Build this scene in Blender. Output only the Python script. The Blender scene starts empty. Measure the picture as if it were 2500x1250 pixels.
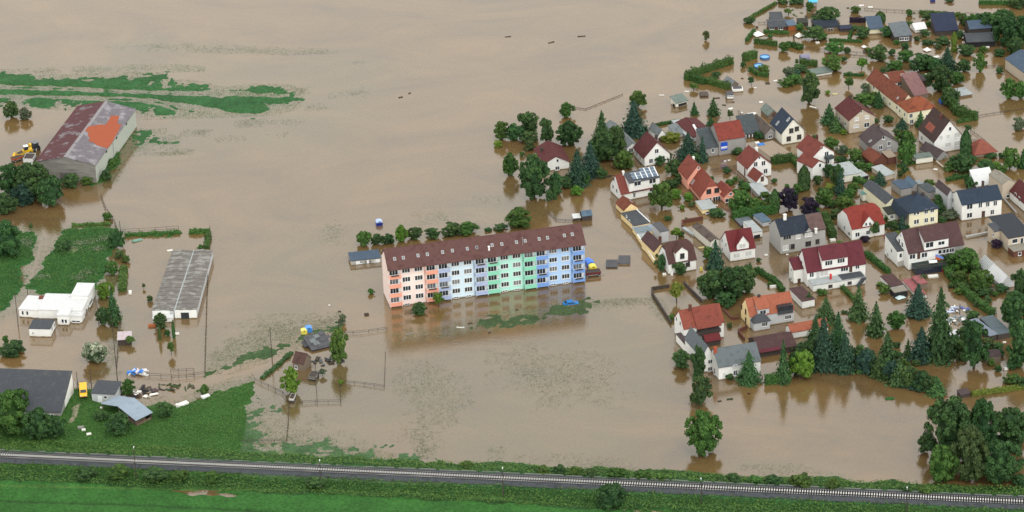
import bpy, math, random
import numpy as np
from mathutils import Vector

random.seed(7)
SC = bpy.context.scene
COL = SC.collection

# ------------------------------------------------------------------ camera
CAM_H, F_PX, PITCH, ROLL = 408.0, 8000.0, math.radians(26.3), math.radians(1.9)
cp, sp, cr, sr = math.cos(PITCH), math.sin(PITCH), math.cos(ROLL), math.sin(ROLL)
FWD = Vector((0, cp, -sp)); R0 = Vector((1, 0, 0)); U0 = Vector((0, sp, cp))
RIGHT = R0 * cr - U0 * sr; UP = U0 * cr + R0 * sr
CAM = Vector((0, 0, CAM_H))
cam_data = bpy.data.cameras.new('camera'); cam = bpy.data.objects.new('camera', cam_data); COL.objects.link(cam)
cam.location = CAM
from mathutils import Matrix
cam.rotation_euler = Matrix((RIGHT, UP, -FWD)).transposed().to_euler()
cam_data.sensor_width = 36.0; cam_data.lens = 36.0 * F_PX / 2500.0
cam_data.clip_start = 1.0; cam_data.clip_end = 20000.0
SC.camera = cam

# ------------------------------------------------------------------ sky, sun, exposure
SUN_EL, SUN_AZ = math.radians(56), math.radians(158)      # behind the camera, a little to the right
w = bpy.data.worlds.new('World'); SC.world = w; w.use_nodes = True
nt = w.node_tree; nt.nodes.clear()
sky = nt.nodes.new('ShaderNodeTexSky'); sky.sky_type = 'NISHITA'; sky.sun_disc = False
sky.sun_elevation = SUN_EL; sky.sun_rotation = SUN_AZ
sky.air_density = 5.0; sky.dust_density = 0.0; sky.ozone_density = 1.0
hs = nt.nodes.new('ShaderNodeHueSaturation'); hs.inputs['Saturation'].default_value = 0.1   # cloud cover greys the sky
bg = nt.nodes.new('ShaderNodeBackground'); bg.inputs['Strength'].default_value = 0.15
wo = nt.nodes.new('ShaderNodeOutputWorld')
nt.links.new(sky.outputs[0], hs.inputs['Color']); nt.links.new(hs.outputs[0], bg.inputs[0]); nt.links.new(bg.outputs[0], wo.inputs[0])
sun_d = bpy.data.lights.new('sun', 'SUN'); sun_d.energy = 0.6; sun_d.angle = math.radians(14); sun_d.color = (1.0, 0.96, 0.9)
sun = bpy.data.objects.new('sun', sun_d); COL.objects.link(sun)
sdir = Vector((math.sin(SUN_AZ) * math.cos(SUN_EL), math.cos(SUN_AZ) * math.cos(SUN_EL), math.sin(SUN_EL)))
sun.rotation_euler = sdir.to_track_quat('Z', 'Y').to_euler()
SC.view_settings.view_transform = 'Standard'; SC.view_settings.look = 'None'
SC.view_settings.exposure = 0.68; SC.view_settings.gamma = 1.0
SC.cycles.max_bounces = 6; SC.cycles.diffuse_bounces = 2; SC.cycles.glossy_bounces = 3

# ------------------------------------------------------------------ surveying: a bearing of the photograph to a place on the ground
def ray(p):
    return (FWD + RIGHT * ((p[0] - 1250) / F_PX) + UP * ((625 - p[1]) / F_PX))
def G(p, z=0.0):
    d = ray(p); t = (z - CAM_H) / d.z
    return CAM + d * t
def proj(P):
    d = P - CAM; f = d.dot(FWD)
    return (1250 + F_PX * d.dot(RIGHT) / f, 625 - F_PX * d.dot(UP) / f)
def hz(P, ty):
    lo, hi = -5.0, 80.0
    for _ in range(40):
        m = (lo + hi) / 2
        if proj(Vector((P.x, P.y, m)))[1] > ty: lo = m
        else: hi = m
    return lo
def S(p):
    d = G(p) - CAM
    return F_PX / d.dot(FWD)
def zf(x0, y0, k): return lambda x, y: (x0 + x / k, y0 + y / k)
Z1 = zf(0, 200, 4.166); Z2 = zf(0, 480, 3.906); Z3 = zf(0, 780, 3.788); Z4 = zf(450, 740, 3.572); Z5 = zf(820, 500, 4.464)
Z6 = zf(1150, 500, 4.464); Z8 = zf(1200, 220, 4.465); A1 = zf(1800, 0, 5.2075); A2 = zf(2150, 0, 5.21); A3 = zf(1600, 220, 4.807)
A4 = zf(2000, 150, 4.166); A5 = zf(1470, 370, 5.0); A6 = zf(1800, 320, 4.808); A7 = zf(2100, 400, 4.807); A8 = zf(1560, 520, 6.25)
B1 = zf(1850, 520, 5.683); B2 = zf(2120, 540, 5.208); B3 = zf(1580, 680, 4.465); B4 = zf(1980, 660, 3.788); B5 = zf(1620, 960, 2.841)
B6 = zf(800, 1080, 2.778); B7 = zf(1640, 120, 5.683)

# ------------------------------------------------------------------ materials
MATS = {}
def lin(c):
    return tuple((x / 255 / 12.92 if x / 255 <= 0.04045 else ((x / 255 + 0.055) / 1.055) ** 2.4) for x in c)
def mat(name, col, rough=0.8, var=0.18, scale=1.2, bump=0.0, bscale=6.0, spec=0.3, col2=None, mix_scale=0.4, mix_lo=0.5, mix_hi=0.62, streak=None, metal=0.0, wet=False):
    """plain Principled surface with two scales of procedural mottling; col2 adds patches of a second real colour"""
    if name in MATS: return MATS[name]
    m = bpy.data.materials.new(name); m.use_nodes = True; t = m.node_tree; n = t.nodes; L = t.links
    b = n['Principled BSDF']; b.inputs['Roughness'].default_value = rough; b.inputs['Specular IOR Level'].default_value = spec
    b.inputs['Metallic'].default_value = metal
    geo = n.new('ShaderNodeNewGeometry'); pos = geo.outputs['Position']
    if streak:
        mp = n.new('ShaderNodeMapping'); mp.inputs['Scale'].default_value = streak; L.new(pos, mp.inputs[0]); pos = mp.outputs[0]
    n1 = n.new('ShaderNodeTexNoise'); n1.inputs['Scale'].default_value = scale; n1.inputs['Detail'].default_value = 5; n1.inputs['Roughness'].default_value = 0.65
    L.new(pos, n1.inputs['Vector'])
    cur = None
    rgb = n.new('ShaderNodeRGB'); rgb.outputs[0].default_value = (*col, 1); cur = rgb.outputs[0]
    if col2:
        n2 = n.new('ShaderNodeTexNoise'); n2.inputs['Scale'].default_value = mix_scale; n2.inputs['Detail'].default_value = 4; L.new(geo.outputs['Position'], n2.inputs['Vector'])
        mr = n.new('ShaderNodeMapRange'); mr.inputs[1].default_value = mix_lo; mr.inputs[2].default_value = mix_hi; L.new(n2.outputs[0], mr.inputs[0])
        mx = n.new('ShaderNodeMix'); mx.data_type = 'RGBA'; L.new(mr.outputs[0], mx.inputs['Factor']); L.new(cur, mx.inputs['A']); mx.inputs['B'].default_value = (*col2, 1); cur = mx.outputs['Result']
    mr = n.new('ShaderNodeMapRange'); mr.inputs[1].default_value = 0.25; mr.inputs[2].default_value = 0.75
    mr.inputs[3].default_value = 1 - var; mr.inputs[4].default_value = 1 + var; L.new(n1.outputs[0], mr.inputs[0])
    vm = n.new('ShaderNodeVectorMath'); vm.operation = 'SCALE'; L.new(cur, vm.inputs[0]); L.new(mr.outputs[0], vm.inputs['Scale']); cur = vm.outputs[0]
    if wet:      # mud and damp the flood left on the foot of the wall
        sx = n.new('ShaderNodeSeparateXYZ'); L.new(geo.outputs['Position'], sx.inputs[0])
        ma = n.new('ShaderNodeMath'); ma.operation = 'MULTIPLY_ADD'; L.new(n1.outputs[0], ma.inputs[0]); ma.inputs[1].default_value = -0.5; L.new(sx.outputs[2], ma.inputs[2])
        mw = n.new('ShaderNodeMapRange'); mw.inputs[1].default_value = 0.12; mw.inputs[2].default_value = -0.1; L.new(ma.outputs[0], mw.inputs[0])
        mx = n.new('ShaderNodeMix'); mx.data_type = 'RGBA'; L.new(mw.outputs[0], mx.inputs['Factor']); L.new(cur, mx.inputs['A']); mx.inputs['B'].default_value = (0.2, 0.15, 0.1, 1); cur = mx.outputs['Result']
    L.new(cur, b.inputs['Base Color'])
    if bump:
        nb = n.new('ShaderNodeTexNoise'); nb.inputs['Scale'].default_value = bscale; nb.inputs['Detail'].default_value = 3; L.new(pos, nb.inputs['Vector'])
        bp = n.new('ShaderNodeBump'); bp.inputs['Strength'].default_value = bump; bp.inputs['Distance'].default_value = 0.1; L.new(nb.outputs[0], bp.inputs['Height']); L.new(bp.outputs[0], b.inputs['Normal'])
    MATS[name] = m
    return m
def wallm(name, rgb): return mat(name, lin(rgb), 0.85, 0.07, 0.9, 0.15, 9, 0.2, wet=True)
def dk(c, k=0.64): return tuple(x*k for x in c)
def roofm(name, rgb, rgb2=None, var=0.25, lo=0.52, hi=0.7): return mat(name, dk(lin(rgb)), 0.75, var, 2.6, 0.5, 5, 0.25, col2=dk(lin(rgb2)) if rgb2 else None, mix_scale=0.7, mix_lo=lo, mix_hi=hi)

M = {}
M['white'] = wallm('white_render', (232, 232, 228)); M['offwhite'] = wallm('cream_render', (226, 224, 212)); M['cream'] = wallm('pale_yellow_render', (232, 226, 196))
M['beige'] = wallm('beige_render', (190, 178, 160)); M['grey'] = wallm('grey_render', (150, 148, 146)); M['lgrey'] = wallm('light_grey_render', (188, 190, 192))
M['pink'] = wallm('salmon_render', (238, 172, 150)); M['yellow'] = wallm('yellow_render', (236, 212, 160)); M['brownwall'] = wallm('brown_render', (118, 106, 94))
M['darkwood'] = mat('dark_timber', lin((70, 62, 58)), 0.8, 0.3, 2.5); M['brick'] = mat('red_brick', lin((98, 62, 52)), 0.85, 0.25, 3.0)
M['r_maroon'] = roofm('maroon_tiles', (104, 52, 52), (84, 44, 44)); M['r_red'] = roofm('red_tiles', (136, 72, 62), (114, 60, 54)); M['r_orange'] = roofm('orange_tiles', (184, 108, 82), (164, 92, 70))
M['r_rust'] = roofm('rust_tiles', (138, 78, 58), (112, 60, 50)); M['r_brown'] = roofm('brown_tiles', (98, 72, 66), (84, 60, 54)); M['r_purple'] = roofm('dull_purple_tiles', (92, 78, 80), (80, 66, 68))
M['r_dark'] = roofm('charcoal_roofing', (84, 88, 94), (96, 98, 100)); M['r_blue'] = roofm('blue_black_slate', (52, 66, 84), (60, 72, 88)); M['r_grey'] = roofm('grey_sheet_roofing', (138, 144, 146), (116, 122, 124), 0.18)
M['r_lgrey'] = roofm('pale_sheet_roofing', (198, 204, 204), (176, 184, 184), 0.15); M['r_white'] = roofm('white_sheet_roofing', (255, 255, 255), (244, 246, 246), 0.08); M['r_steel'] = roofm('steel_blue_sheet', (104, 128, 148), (88, 110, 128), 0.18)
M['r_pink'] = roofm('faded_pink_sheet', (178, 108, 110), (160, 92, 94), 0.15); M['r_terra'] = roofm('terracotta_tiles', (160, 92, 76), (140, 76, 64)); M['r_mossy'] = roofm('mossy_fibre_cement', (132, 146, 138), (110, 120, 112), 0.2)
M['r_oldbrown'] = roofm('old_weathered_tiles', (112, 100, 92), (84, 72, 68), 0.35); M['r_apt'] = roofm('apartment_tiles', (112, 78, 74), (96, 62, 60), 0.2)
M['glass'] = mat('window_glass', (0.028, 0.034, 0.04), 0.12, 0.3, 0.8, spec=0.5); M['shutter'] = mat('closed_roller_shutter', lin((196, 196, 192)), 0.7, 0.1)
M['frame'] = mat('white_plastic_frame', lin((228, 230, 230)), 0.5, 0.03); M['dframe'] = mat('brown_frame', lin((92, 78, 70)), 0.6, 0.1); M['door'] = mat('brown_door', lin((86, 66, 56)), 0.6, 0.15)
M['skyl'] = mat('skylight_glass', (0.16, 0.18, 0.20), 0.1, 0.2, 0.8, spec=0.6)
M['black'] = mat('black_rubber', (0.02, 0.02, 0.022), 0.7, 0.2); M['metal'] = mat('galvanised_metal', (0.32, 0.34, 0.36), 0.45, 0.15, metal=0.3)
M['concrete'] = mat('concrete', lin((168, 166, 160)), 0.9, 0.14, 1.5); M['wood'] = mat('weathered_wood', lin((112, 96, 82)), 0.85, 0.25, 2.0)

# ------------------------------------------------------------------ mesh helpers
class MB:
    def __init__(s): s.v = []; s.f = []
    def poly(s, pts):
        i = len(s.v); s.v += [tuple(p) for p in pts]; s.f.append(tuple(range(i, i + len(pts)))); return s
    def prism(s, pts, off):
        """closed solid: polygon pts swept by off"""
        n = len(pts); i = len(s.v); off = Vector(off)
        s.v += [tuple(p) for p in pts] + [tuple(Vector(p) + off) for p in pts]
        s.f.append(tuple(range(i, i + n))); s.f.append(tuple(range(i + 2 * n - 1, i + n - 1, -1)))
        for k in range(n):
            k2 = (k + 1) % n; s.f.append((i + k2, i + k, i + n + k, i + n + k2))
        return s
    def box(s, x0, y0, z0, x1, y1, z1):
        return s.prism([(x0, y0, z0), (x1, y0, z0), (x1, y1, z0), (x0, y1, z0)], (0, 0, z1 - z0))
    def tube(s, path, r, seg=6):
        path = [Vector(p) for p in path]; rs = r if isinstance(r, (list, tuple)) else [r] * len(path)
        i = len(s.v)
        for k, p in enumerate(path):
            d = (path[min(k + 1, len(path) - 1)] - path[max(k - 1, 0)]).normalized()
            a = d.orthogonal().normalized(); b = d.cross(a)
            for q in range(seg):
                an = 2 * math.pi * q / seg; s.v.append(tuple(p + (a * math.cos(an) + b * math.sin(an)) * rs[k]))
        for k in range(len(path) - 1):
            for q in range(seg):
                q2 = (q + 1) % seg; s.f.append((i + k * seg + q, i + k * seg + q2, i + (k + 1) * seg + q2, i + (k + 1) * seg + q))
        s.f.append(tuple(i + q for q in range(seg - 1, -1, -1))); e = i + (len(path) - 1) * seg; s.f.append(tuple(e + q for q in range(seg)))
        return s
    def mesh(s, name, m=None, smooth=False):
        me = bpy.data.meshes.new(name); me.from_pydata(s.v, [], s.f); me.update()
        if m: me.materials.append(m)
        if smooth: me.polygons.foreach_set('use_smooth', [True] * len(me.polygons))
        return me
    def build(s, name, m, parent=None, smooth=False):
        # recalculated so that every solid faces outwards
        me = s.mesh(name, m, smooth)
        import bmesh
        bm = bmesh.new(); bm.from_mesh(me); bmesh.ops.recalc_face_normals(bm, faces=bm.faces); bm.to_mesh(me); bm.free()
        return link(name, me, parent)
def link(name, me, parent=None, loc=None, rz=None):
    o = bpy.data.objects.new(name, me); COL.objects.link(o)
    if parent: o.parent = parent
    if loc is not None: o.location = loc
    if rz is not None: o.rotation_euler = (0, 0, rz)
    return o
def thing(name, label, cat, loc=(0, 0, 0), rz=0.0, group=None):
    o = bpy.data.objects.new(name, None); COL.objects.link(o); o.location = loc; o.rotation_euler = (0, 0, rz); o.empty_display_size = 0.5
    return tag(o, label, cat, group)
def tag(o, label=None, cat=None, group=None, kind=None):
    if label: o['label'] = label
    if cat: o['category'] = cat
    if group: o['group'] = group
    if kind: o['kind'] = kind
    return o

# ------------------------------------------------------------------ house builder
WIN = {}
def winmesh(w, h, cols, rows, fm, pm, sill=True):
    key = (round(w, 2), round(h, 2), cols, rows, fm, pm, sill)
    if key in WIN: return WIN[key]
    a = MB(); t = 0.1
    a.box(-w/2 - t, -0.06, -h/2 - t, -w/2, 0.0, h/2 + t); a.box(w/2, -0.06, -h/2 - t, w/2 + t, 0.0, h/2 + t)
    a.box(-w/2, -0.06, h/2, w/2, 0.0, h/2 + t); a.box(-w/2, -0.06, -h/2 - t, w/2, 0.0, -h/2)
    for c in range(1, cols):
        x = -w/2 + w * c / cols; a.box(x - 0.05, -0.05, -h/2, x + 0.05, 0.0, h/2)
    for c in range(1, rows):
        z = -h/2 + h * c / rows; a.box(-w/2, -0.045, z - 0.035, w/2, 0.0, z + 0.035)
    if sill: a.box(-w/2 - 0.15, -0.14, -h/2 - t - 0.06, w/2 + 0.15, 0.0, -h/2 - t - 0.003)
    fme = a.mesh('window', M[fm])
    p = MB().box(-w/2 + 0.002, -0.02, -h/2 + 0.002, w/2 - 0.002, -0.004, h/2 - 0.002); pme = p.mesh('pane', M[pm])
    WIN[key] = (fme, pme); return WIN[key]
def recalc(me):
    import bmesh
    bm = bmesh.new(); bm.from_mesh(me); bmesh.ops.recalc_face_normals(bm, faces=bm.faces); bm.to_mesh(me); bm.free()

class House:
    def __init__(s, name, label, cat='house', group=None):
        s.a = (name, label, cat, group); s.root = None; s.blocks = []
    def block(s, B, C, **k):
        b = Block(s, B, C, **k); s.blocks.append(b); return b

class Block:
    def __init__(s, H, B, C, A=None, d=None, w=None, ey=None, ry=None, eh=None, rh=None, roof='gy', wm='white', rm='r_red', ov=0.35, t=0.16, base=-1.0, hh=0.0, z0=None, walls=True, rname='roof', wname='wall'):
        s.H = H; P = G(B); Q = G(C); u = (Q - P); u.z = 0; s.w = w or u.length; u.normalize(); v = Vector((-u.y, u.x, 0))
        s.P, s.u, s.v, s.ang = P, u, v, math.atan2(u.y, u.x)
        s.d = d or max(1.2, (G(A) - P).dot(v))
        if H.root is None:
            a = H.a; H.root = thing(a[0], a[1], a[2], P, 0.0, a[3])
        s.O = P - H.root.location
        s.eh = eh if eh is not None else max(0.3, hz(P, ey))
        wd, dd = s.w, s.d
        ref = {'gy': (wd/2, 0), 'gx': (0, dd/2), 'hip': (wd/2, dd/2), 'mono+': (0, dd), 'flat': (0, 0), 'monoL': (0, 0), 'monoR': (wd, 0)}[roof]
        if rh is None: rh = s.eh if (ry is None) else hz(P + u*ref[0] + v*ref[1], ry)
        if roof in ('gy', 'gx', 'hip'): rh = max(rh, s.eh + 0.35)
        s.rh, s.roof = rh, roof
        s.planes = {}
        if walls: s._walls(wm, base, hh, wname)
        s._roof(rm, ov, t, hh, rname)
    def L(s, x, y, z): return s.O + s.u*x + s.v*y + Vector((0, 0, z))
    def zat(s, x, y):
        w, d, e, r = s.w, s.d, s.eh, s.rh
        if s.roof == 'mono+': return e + (r-e)*y/d
        if s.roof == 'monoL': return r + (e-r)*x/w
        if s.roof == 'monoR': return e + (r-e)*x/w
        if s.roof == 'gy': return e + (r-e)*(1-abs(2*x/w-1))
        if s.roof == 'gx': return e + (r-e)*(1-abs(2*y/d-1))
        return e
    def _walls(s, wm, base, hh, nm):
        a = MB(); w, d, e, r = s.w, s.d, s.eh, s.rh
        if s.roof in ('gy', 'gx'):
            W, D = (w, d) if s.roof == 'gy' else (d, w)
            T = (lambda p, q, z: s.L(p, q, z)) if s.roof == 'gy' else (lambda p, q, z: s.L(q, p, z))
            if hh > 0:
                zc = e + (1-hh)*(r-e); xl = (1-hh)*W/2; pr = [(0, base), (W, base), (W, e), (W-xl, zc), (xl, zc), (0, e)]
            else: pr = [(0, base), (W, base), (W, e), (W/2, r), (0, e)]
            a.prism([T(p, 0, z) for p, z in pr], T(0, D, 0) - T(0, 0, 0))
        else:
            c = [(0, 0), (w, 0), (w, d), (0, d)]; i = len(a.v)
            a.v += [tuple(s.L(x, y, base)) for x, y in c] + [tuple(s.L(x, y, s.zat(x, y))) for x, y in c]
            a.f += [(0, 1, 5, 4), (1, 2, 6, 5), (2, 3, 7, 6), (3, 0, 4, 7), (3, 2, 1, 0), (4, 5, 6, 7)]
        s.wall = a.build(nm, M[wm], s.H.root)
    def _roof(s, rm, ov, t, hh, nm):
        a = MB(); w, d, e, r = s.w, s.d, s.eh, s.rh; o = 0.015
        if s.roof in ('gy', 'gx'):
            W, D = (w, d) if s.roof == 'gy' else (d, w)
            T = (lambda p, q, z: s.L(p, q, z)) if s.roof == 'gy' else (lambda p, q, z: s.L(q, p, z))
            k = (r-e)/(W/2); og = ov*0.7; zc = e + (1-hh)*(r-e); xl = (1-hh)*W/2; hy = (r-zc)/max(k, .1)
            if hh > 0:
                PL = [(-ov, -og, e-k*ov), (xl, -og, zc), (W/2, hy, r), (W/2, D-hy, r), (xl, D+og, zc), (-ov, D+og, e-k*ov)]
            else: PL = [(-ov, -og, e-k*ov), (W/2, -og, r), (W/2, D+og, r), (-ov, D+og, e-k*ov)]
            a.prism([T(p, q, z+o) for p, q, z in PL], (0, 0, t))
            a.prism([T(W-p + 0.0, q, z+o) for p, q, z in PL], (0, 0, t))
            if hh > 0:
                for q0, q1 in ((-og, hy), (D+og, D-hy)): a.prism([T(xl, q0, zc+o), T(W-xl, q0, zc+o), T(W/2, q1, r+o)], (0, 0, t))
            # ridge caps
            a.prism([T(W/2-0.16, hy - (og if hh == 0 else 0), r+o+t-0.16*k+0.03), T(W/2+0.16, hy - (og if hh == 0 else 0), r+o+t-0.16*k+0.03), T(W/2, hy - (og if hh == 0 else 0), r+o+t+0.1)], T(0, D-2*hy+(2*og if hh == 0 else 0), 0)-T(0, 0, 0))
            n1 = ('L', 'R') if s.roof == 'gy' else ('F', 'K')
            s.planes[n1[0]] = (T(0, 0, e+o+t), T(W/2, 0, r+o+t), T(0, D, e+o+t)); s.planes[n1[1]] = (T(W, 0, e+o+t), T(W/2, 0, r+o+t), T(W, D, e+o+t))
        elif s.roof == 'hip':
            m = min(w, d)/2
            k = (r-e)/m; z = e-k*ov+o; c = [(-ov, -ov), (w+ov, -ov), (w+ov, d+ov), (-ov, d+ov)]
            if w >= d: r0, r1 = (m, d/2), (w-m+1e-3, d/2)
            else: r0, r1 = (w/2, m), (w/2, d-m+1e-3)
            c3 = [s.L(x, y, z) for x, y in c]; q0 = s.L(r0[0], r0[1], r+o); q1 = s.L(r1[0], r1[1], r+o)
            fs = [[c3[0], c3[1], q1, q0], [c3[1], c3[2], q1], [c3[2], c3[3], q0, q1], [c3[3], c3[0], q0]] if w >= d else [[c3[0], c3[1], q0], [c3[1], c3[2], q1, q0], [c3[2], c3[3], q1], [c3[3], c3[0], q0, q1]]
            for f in fs: a.prism(f, (0, 0, t))
            up = Vector((0, 0, t)); s.planes = {'F': (c3[0]+up, c3[1]+up, q0+up), 'R': (c3[1]+up, c3[2]+up, q1+up), 'L': (c3[3]+up, c3[0]+up, q0+up), 'K': (c3[2]+up, c3[3]+up, q1+up)}
        else:
            def zz(x, y):
                if s.roof == 'mono+': return e + (r-e)*y/d
                if s.roof == 'monoL': return r + (e-r)*x/w
                if s.roof == 'monoR': return e + (r-e)*x/w
                return e
            c = [(-ov, -ov), (w+ov, -ov), (w+ov, d+ov), (-ov, d+ov)]; c3 = [s.L(x, y, zz(x, y)+o) for x, y in c]
            a.prism(c3, (0, 0, t)); up = Vector((0, 0, t)); s.planes['T'] = (c3[0]+up, c3[1]+up, c3[3]+up)
        s.rf = a.build(nm, M[rm], s.H.root)
    # --- placing features where they stand on the faces
    def hit(s, px, p0, n):
        d = ray(px); p0 = p0 + s.H.root.location
        return CAM + d * ((p0 - CAM).dot(n) / d.dot(n)) - s.H.root.location
    def face(s, f):
        return {'F': (s.L(0, 0, 0), -s.v, s.ang), 'L': (s.L(0, 0, 0), -s.u, s.ang - math.pi/2), 'R': (s.L(s.w, 0, 0), s.u, s.ang + math.pi/2)}[f]
    def win(s, f, pts, w=1.1, h=1.3, cols=2, rows=1, fm='frame', pm='glass', off=0.0, sill=True, name='window'):
        p0, n, a = s.face(f)
        fme, pme = winmesh(w, h, cols, rows, fm, pm, sill)
        for px in pts:
            q = s.hit(px, p0 + n*off, n)
            o = link(name, fme, s.H.root, q + n*0.002, a); link('pane', pme, o)
        return s
    def door(s, f, pts, w=1.0, h=2.0, m='door', off=0.0):
        p0, n, a = s.face(f)
        for px in pts:
            q = s.hit(px, p0 + n*off, n)
            link('door', MB().box(-w/2, -0.05, -h/2, w/2, -0.002, h/2).mesh('door', M[m]), s.H.root, q, a)
        return s
    def plane(s, f):
        a, b, c = s.planes[f]; n = (b-a).cross(c-a).normalized()
        return (a, n if n.z > 0 else -n)
    def roofpt(s, f, px):
        a, n = s.plane(f); return s.hit(px, a, n), n
    def skylight(s, f, pts, w=0.8, h=1.1):
        for px in pts:
            q, n = s.roofpt(f, px); e1 = Vector((0, 0, 1)).cross(n).normalized(); e2 = n.cross(e1)
            fr = MB(); t = 0.1
            for x0, x1, y0, y1 in ((-w/2-t, -w/2, -h/2-t, h/2+t), (w/2, w/2+t, -h/2-t, h/2+t), (-w/2, w/2, -h/2-t, -h/2), (-w/2, w/2, h/2, h/2+t)):
                fr.prism([q+e1*x+e2*y-n*0.02 for x, y in ((x0, y0), (x1, y0), (x1, y1), (x0, y1))], n*0.12)
            o = fr.build('skylight', mat('skylight_frame', lin((186, 186, 184)), .5, .1), s.H.root)
            MB().prism([q+e1*x+e2*y for x, y in ((-w/2, -h/2), (w/2, -h/2), (w/2, h/2), (-w/2, h/2))], n*0.06).build('pane', M['skyl'], o)
        return s
    def chimney(s, f, px, w=0.6, h=1.1, m='brick', d=0.6):
        q, n = s.roofpt(f, px); a = MB(); q = q - s.O; x, y = q.dot(s.u), q.dot(s.v)
        bx = lambda x0, y0, z0, x1, y1, z1: a.prism([s.L(x0, y0, z0), s.L(x1, y0, z0), s.L(x1, y1, z0), s.L(x0, y1, z0)], (0, 0, z1-z0))
        bx(x-w/2, y-d/2, q.z-0.8, x+w/2, y+d/2, q.z+h); bx(x-w/2-.08, y-d/2-.08, q.z+h+.003, x+w/2+.08, y+d/2+.08, q.z+h+.13)
        bx(x-w/4, y-d/4, q.z+h+.134, x+w/4, y+d/4, q.z+h+.3)
        a.build('chimney', M[m], s.rf); return s
    def fz(s, px, f='F', off=0.0):
        p0, n, a = s.face(f); q = s.hit(px, p0 + n*off, n) - s.O; return (q.dot(s.u), q.z)
    def cross(s, p0, p1, apex, wm='white', rm='r_red', proud=0.08):
        """gable dormer in line with the front wall (ridge runs back into the roof)"""
        (x0, z0), (x1, z1), (xa, za) = s.fz(p0), s.fz(p1), s.fz(apex); ze = (z0+z1)/2; xm = (x0+x1)/2
        k = (s.rh-s.eh)/(s.d/2); yb = min(s.d/2, (za-s.eh)/max(k, .1)); ya = -proud; zb = max(0.2, s.eh-0.6)
        wl = MB().prism([s.L(x, ya, z) for x, z in ((x0, zb), (x1, zb), (x1, ze), (xm, za), (x0, ze))], s.v*(yb-ya)).build('dormer', M[wm], s.H.root)
        r = MB(); kk = (za-ze)/((x1-x0)/2); ov = .25
        for sg in (-1, 1):
            xe = xm + sg*((x1-x0)/2+ov)
            r.prism([s.L(xe, ya-.2, ze-kk*ov+.02), s.L(xm, ya-.2, za+.02), s.L(xm, yb+.3, za+.02), s.L(xe, max(yb*(ze-s.eh)/(za-s.eh+.01), 0.2), ze-kk*ov+.02)], (0, 0, .14))
        r.build('dormer_roof', M[rm], wl); return s
    def shed_dormer(s, p0, p1, wm='white', rm='r_red', yf=-0.06, rise=0.0, drop=0.7):
        """wide dormer whose flat roof climbs back to the ridge; p0, p1 its upper front corners"""
        (x0, z0), (x1, z1) = s.fz(p0, off=-yf), s.fz(p1, off=-yf); zt = min((z0+z1)/2, s.rh-.1); ym = s.d/2-.12; zr = s.rh-0.06+rise
        wl = MB().prism([s.L(x0, y, z) for y, z in ((yf, max(.2, s.eh-drop)), (yf, zt), (ym, zr), (ym, s.eh-.2))], s.u*(x1-x0)).build('dormer', M[wm], s.H.root)
        sl = (zr-zt)/(ym-yf); g = 0.25
        c = [(x0-.15, yf-g, zt-sl*g), (x1+.15, yf-g, zt-sl*g), (x1+.15, ym+.1, zr+sl*.1), (x0-.15, ym+.1, zr+sl*.1)]
        r = MB().prism([s.L(x, y, z+.22) for x, y, z in c], (0, 0, .15)); r.build('dormer_roof', M[rm], wl)
        q = [s.L(x, y, z+.38) for x, y, z in c]; s.planes['D'] = (q[0], q[1], q[3]); return s
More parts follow.
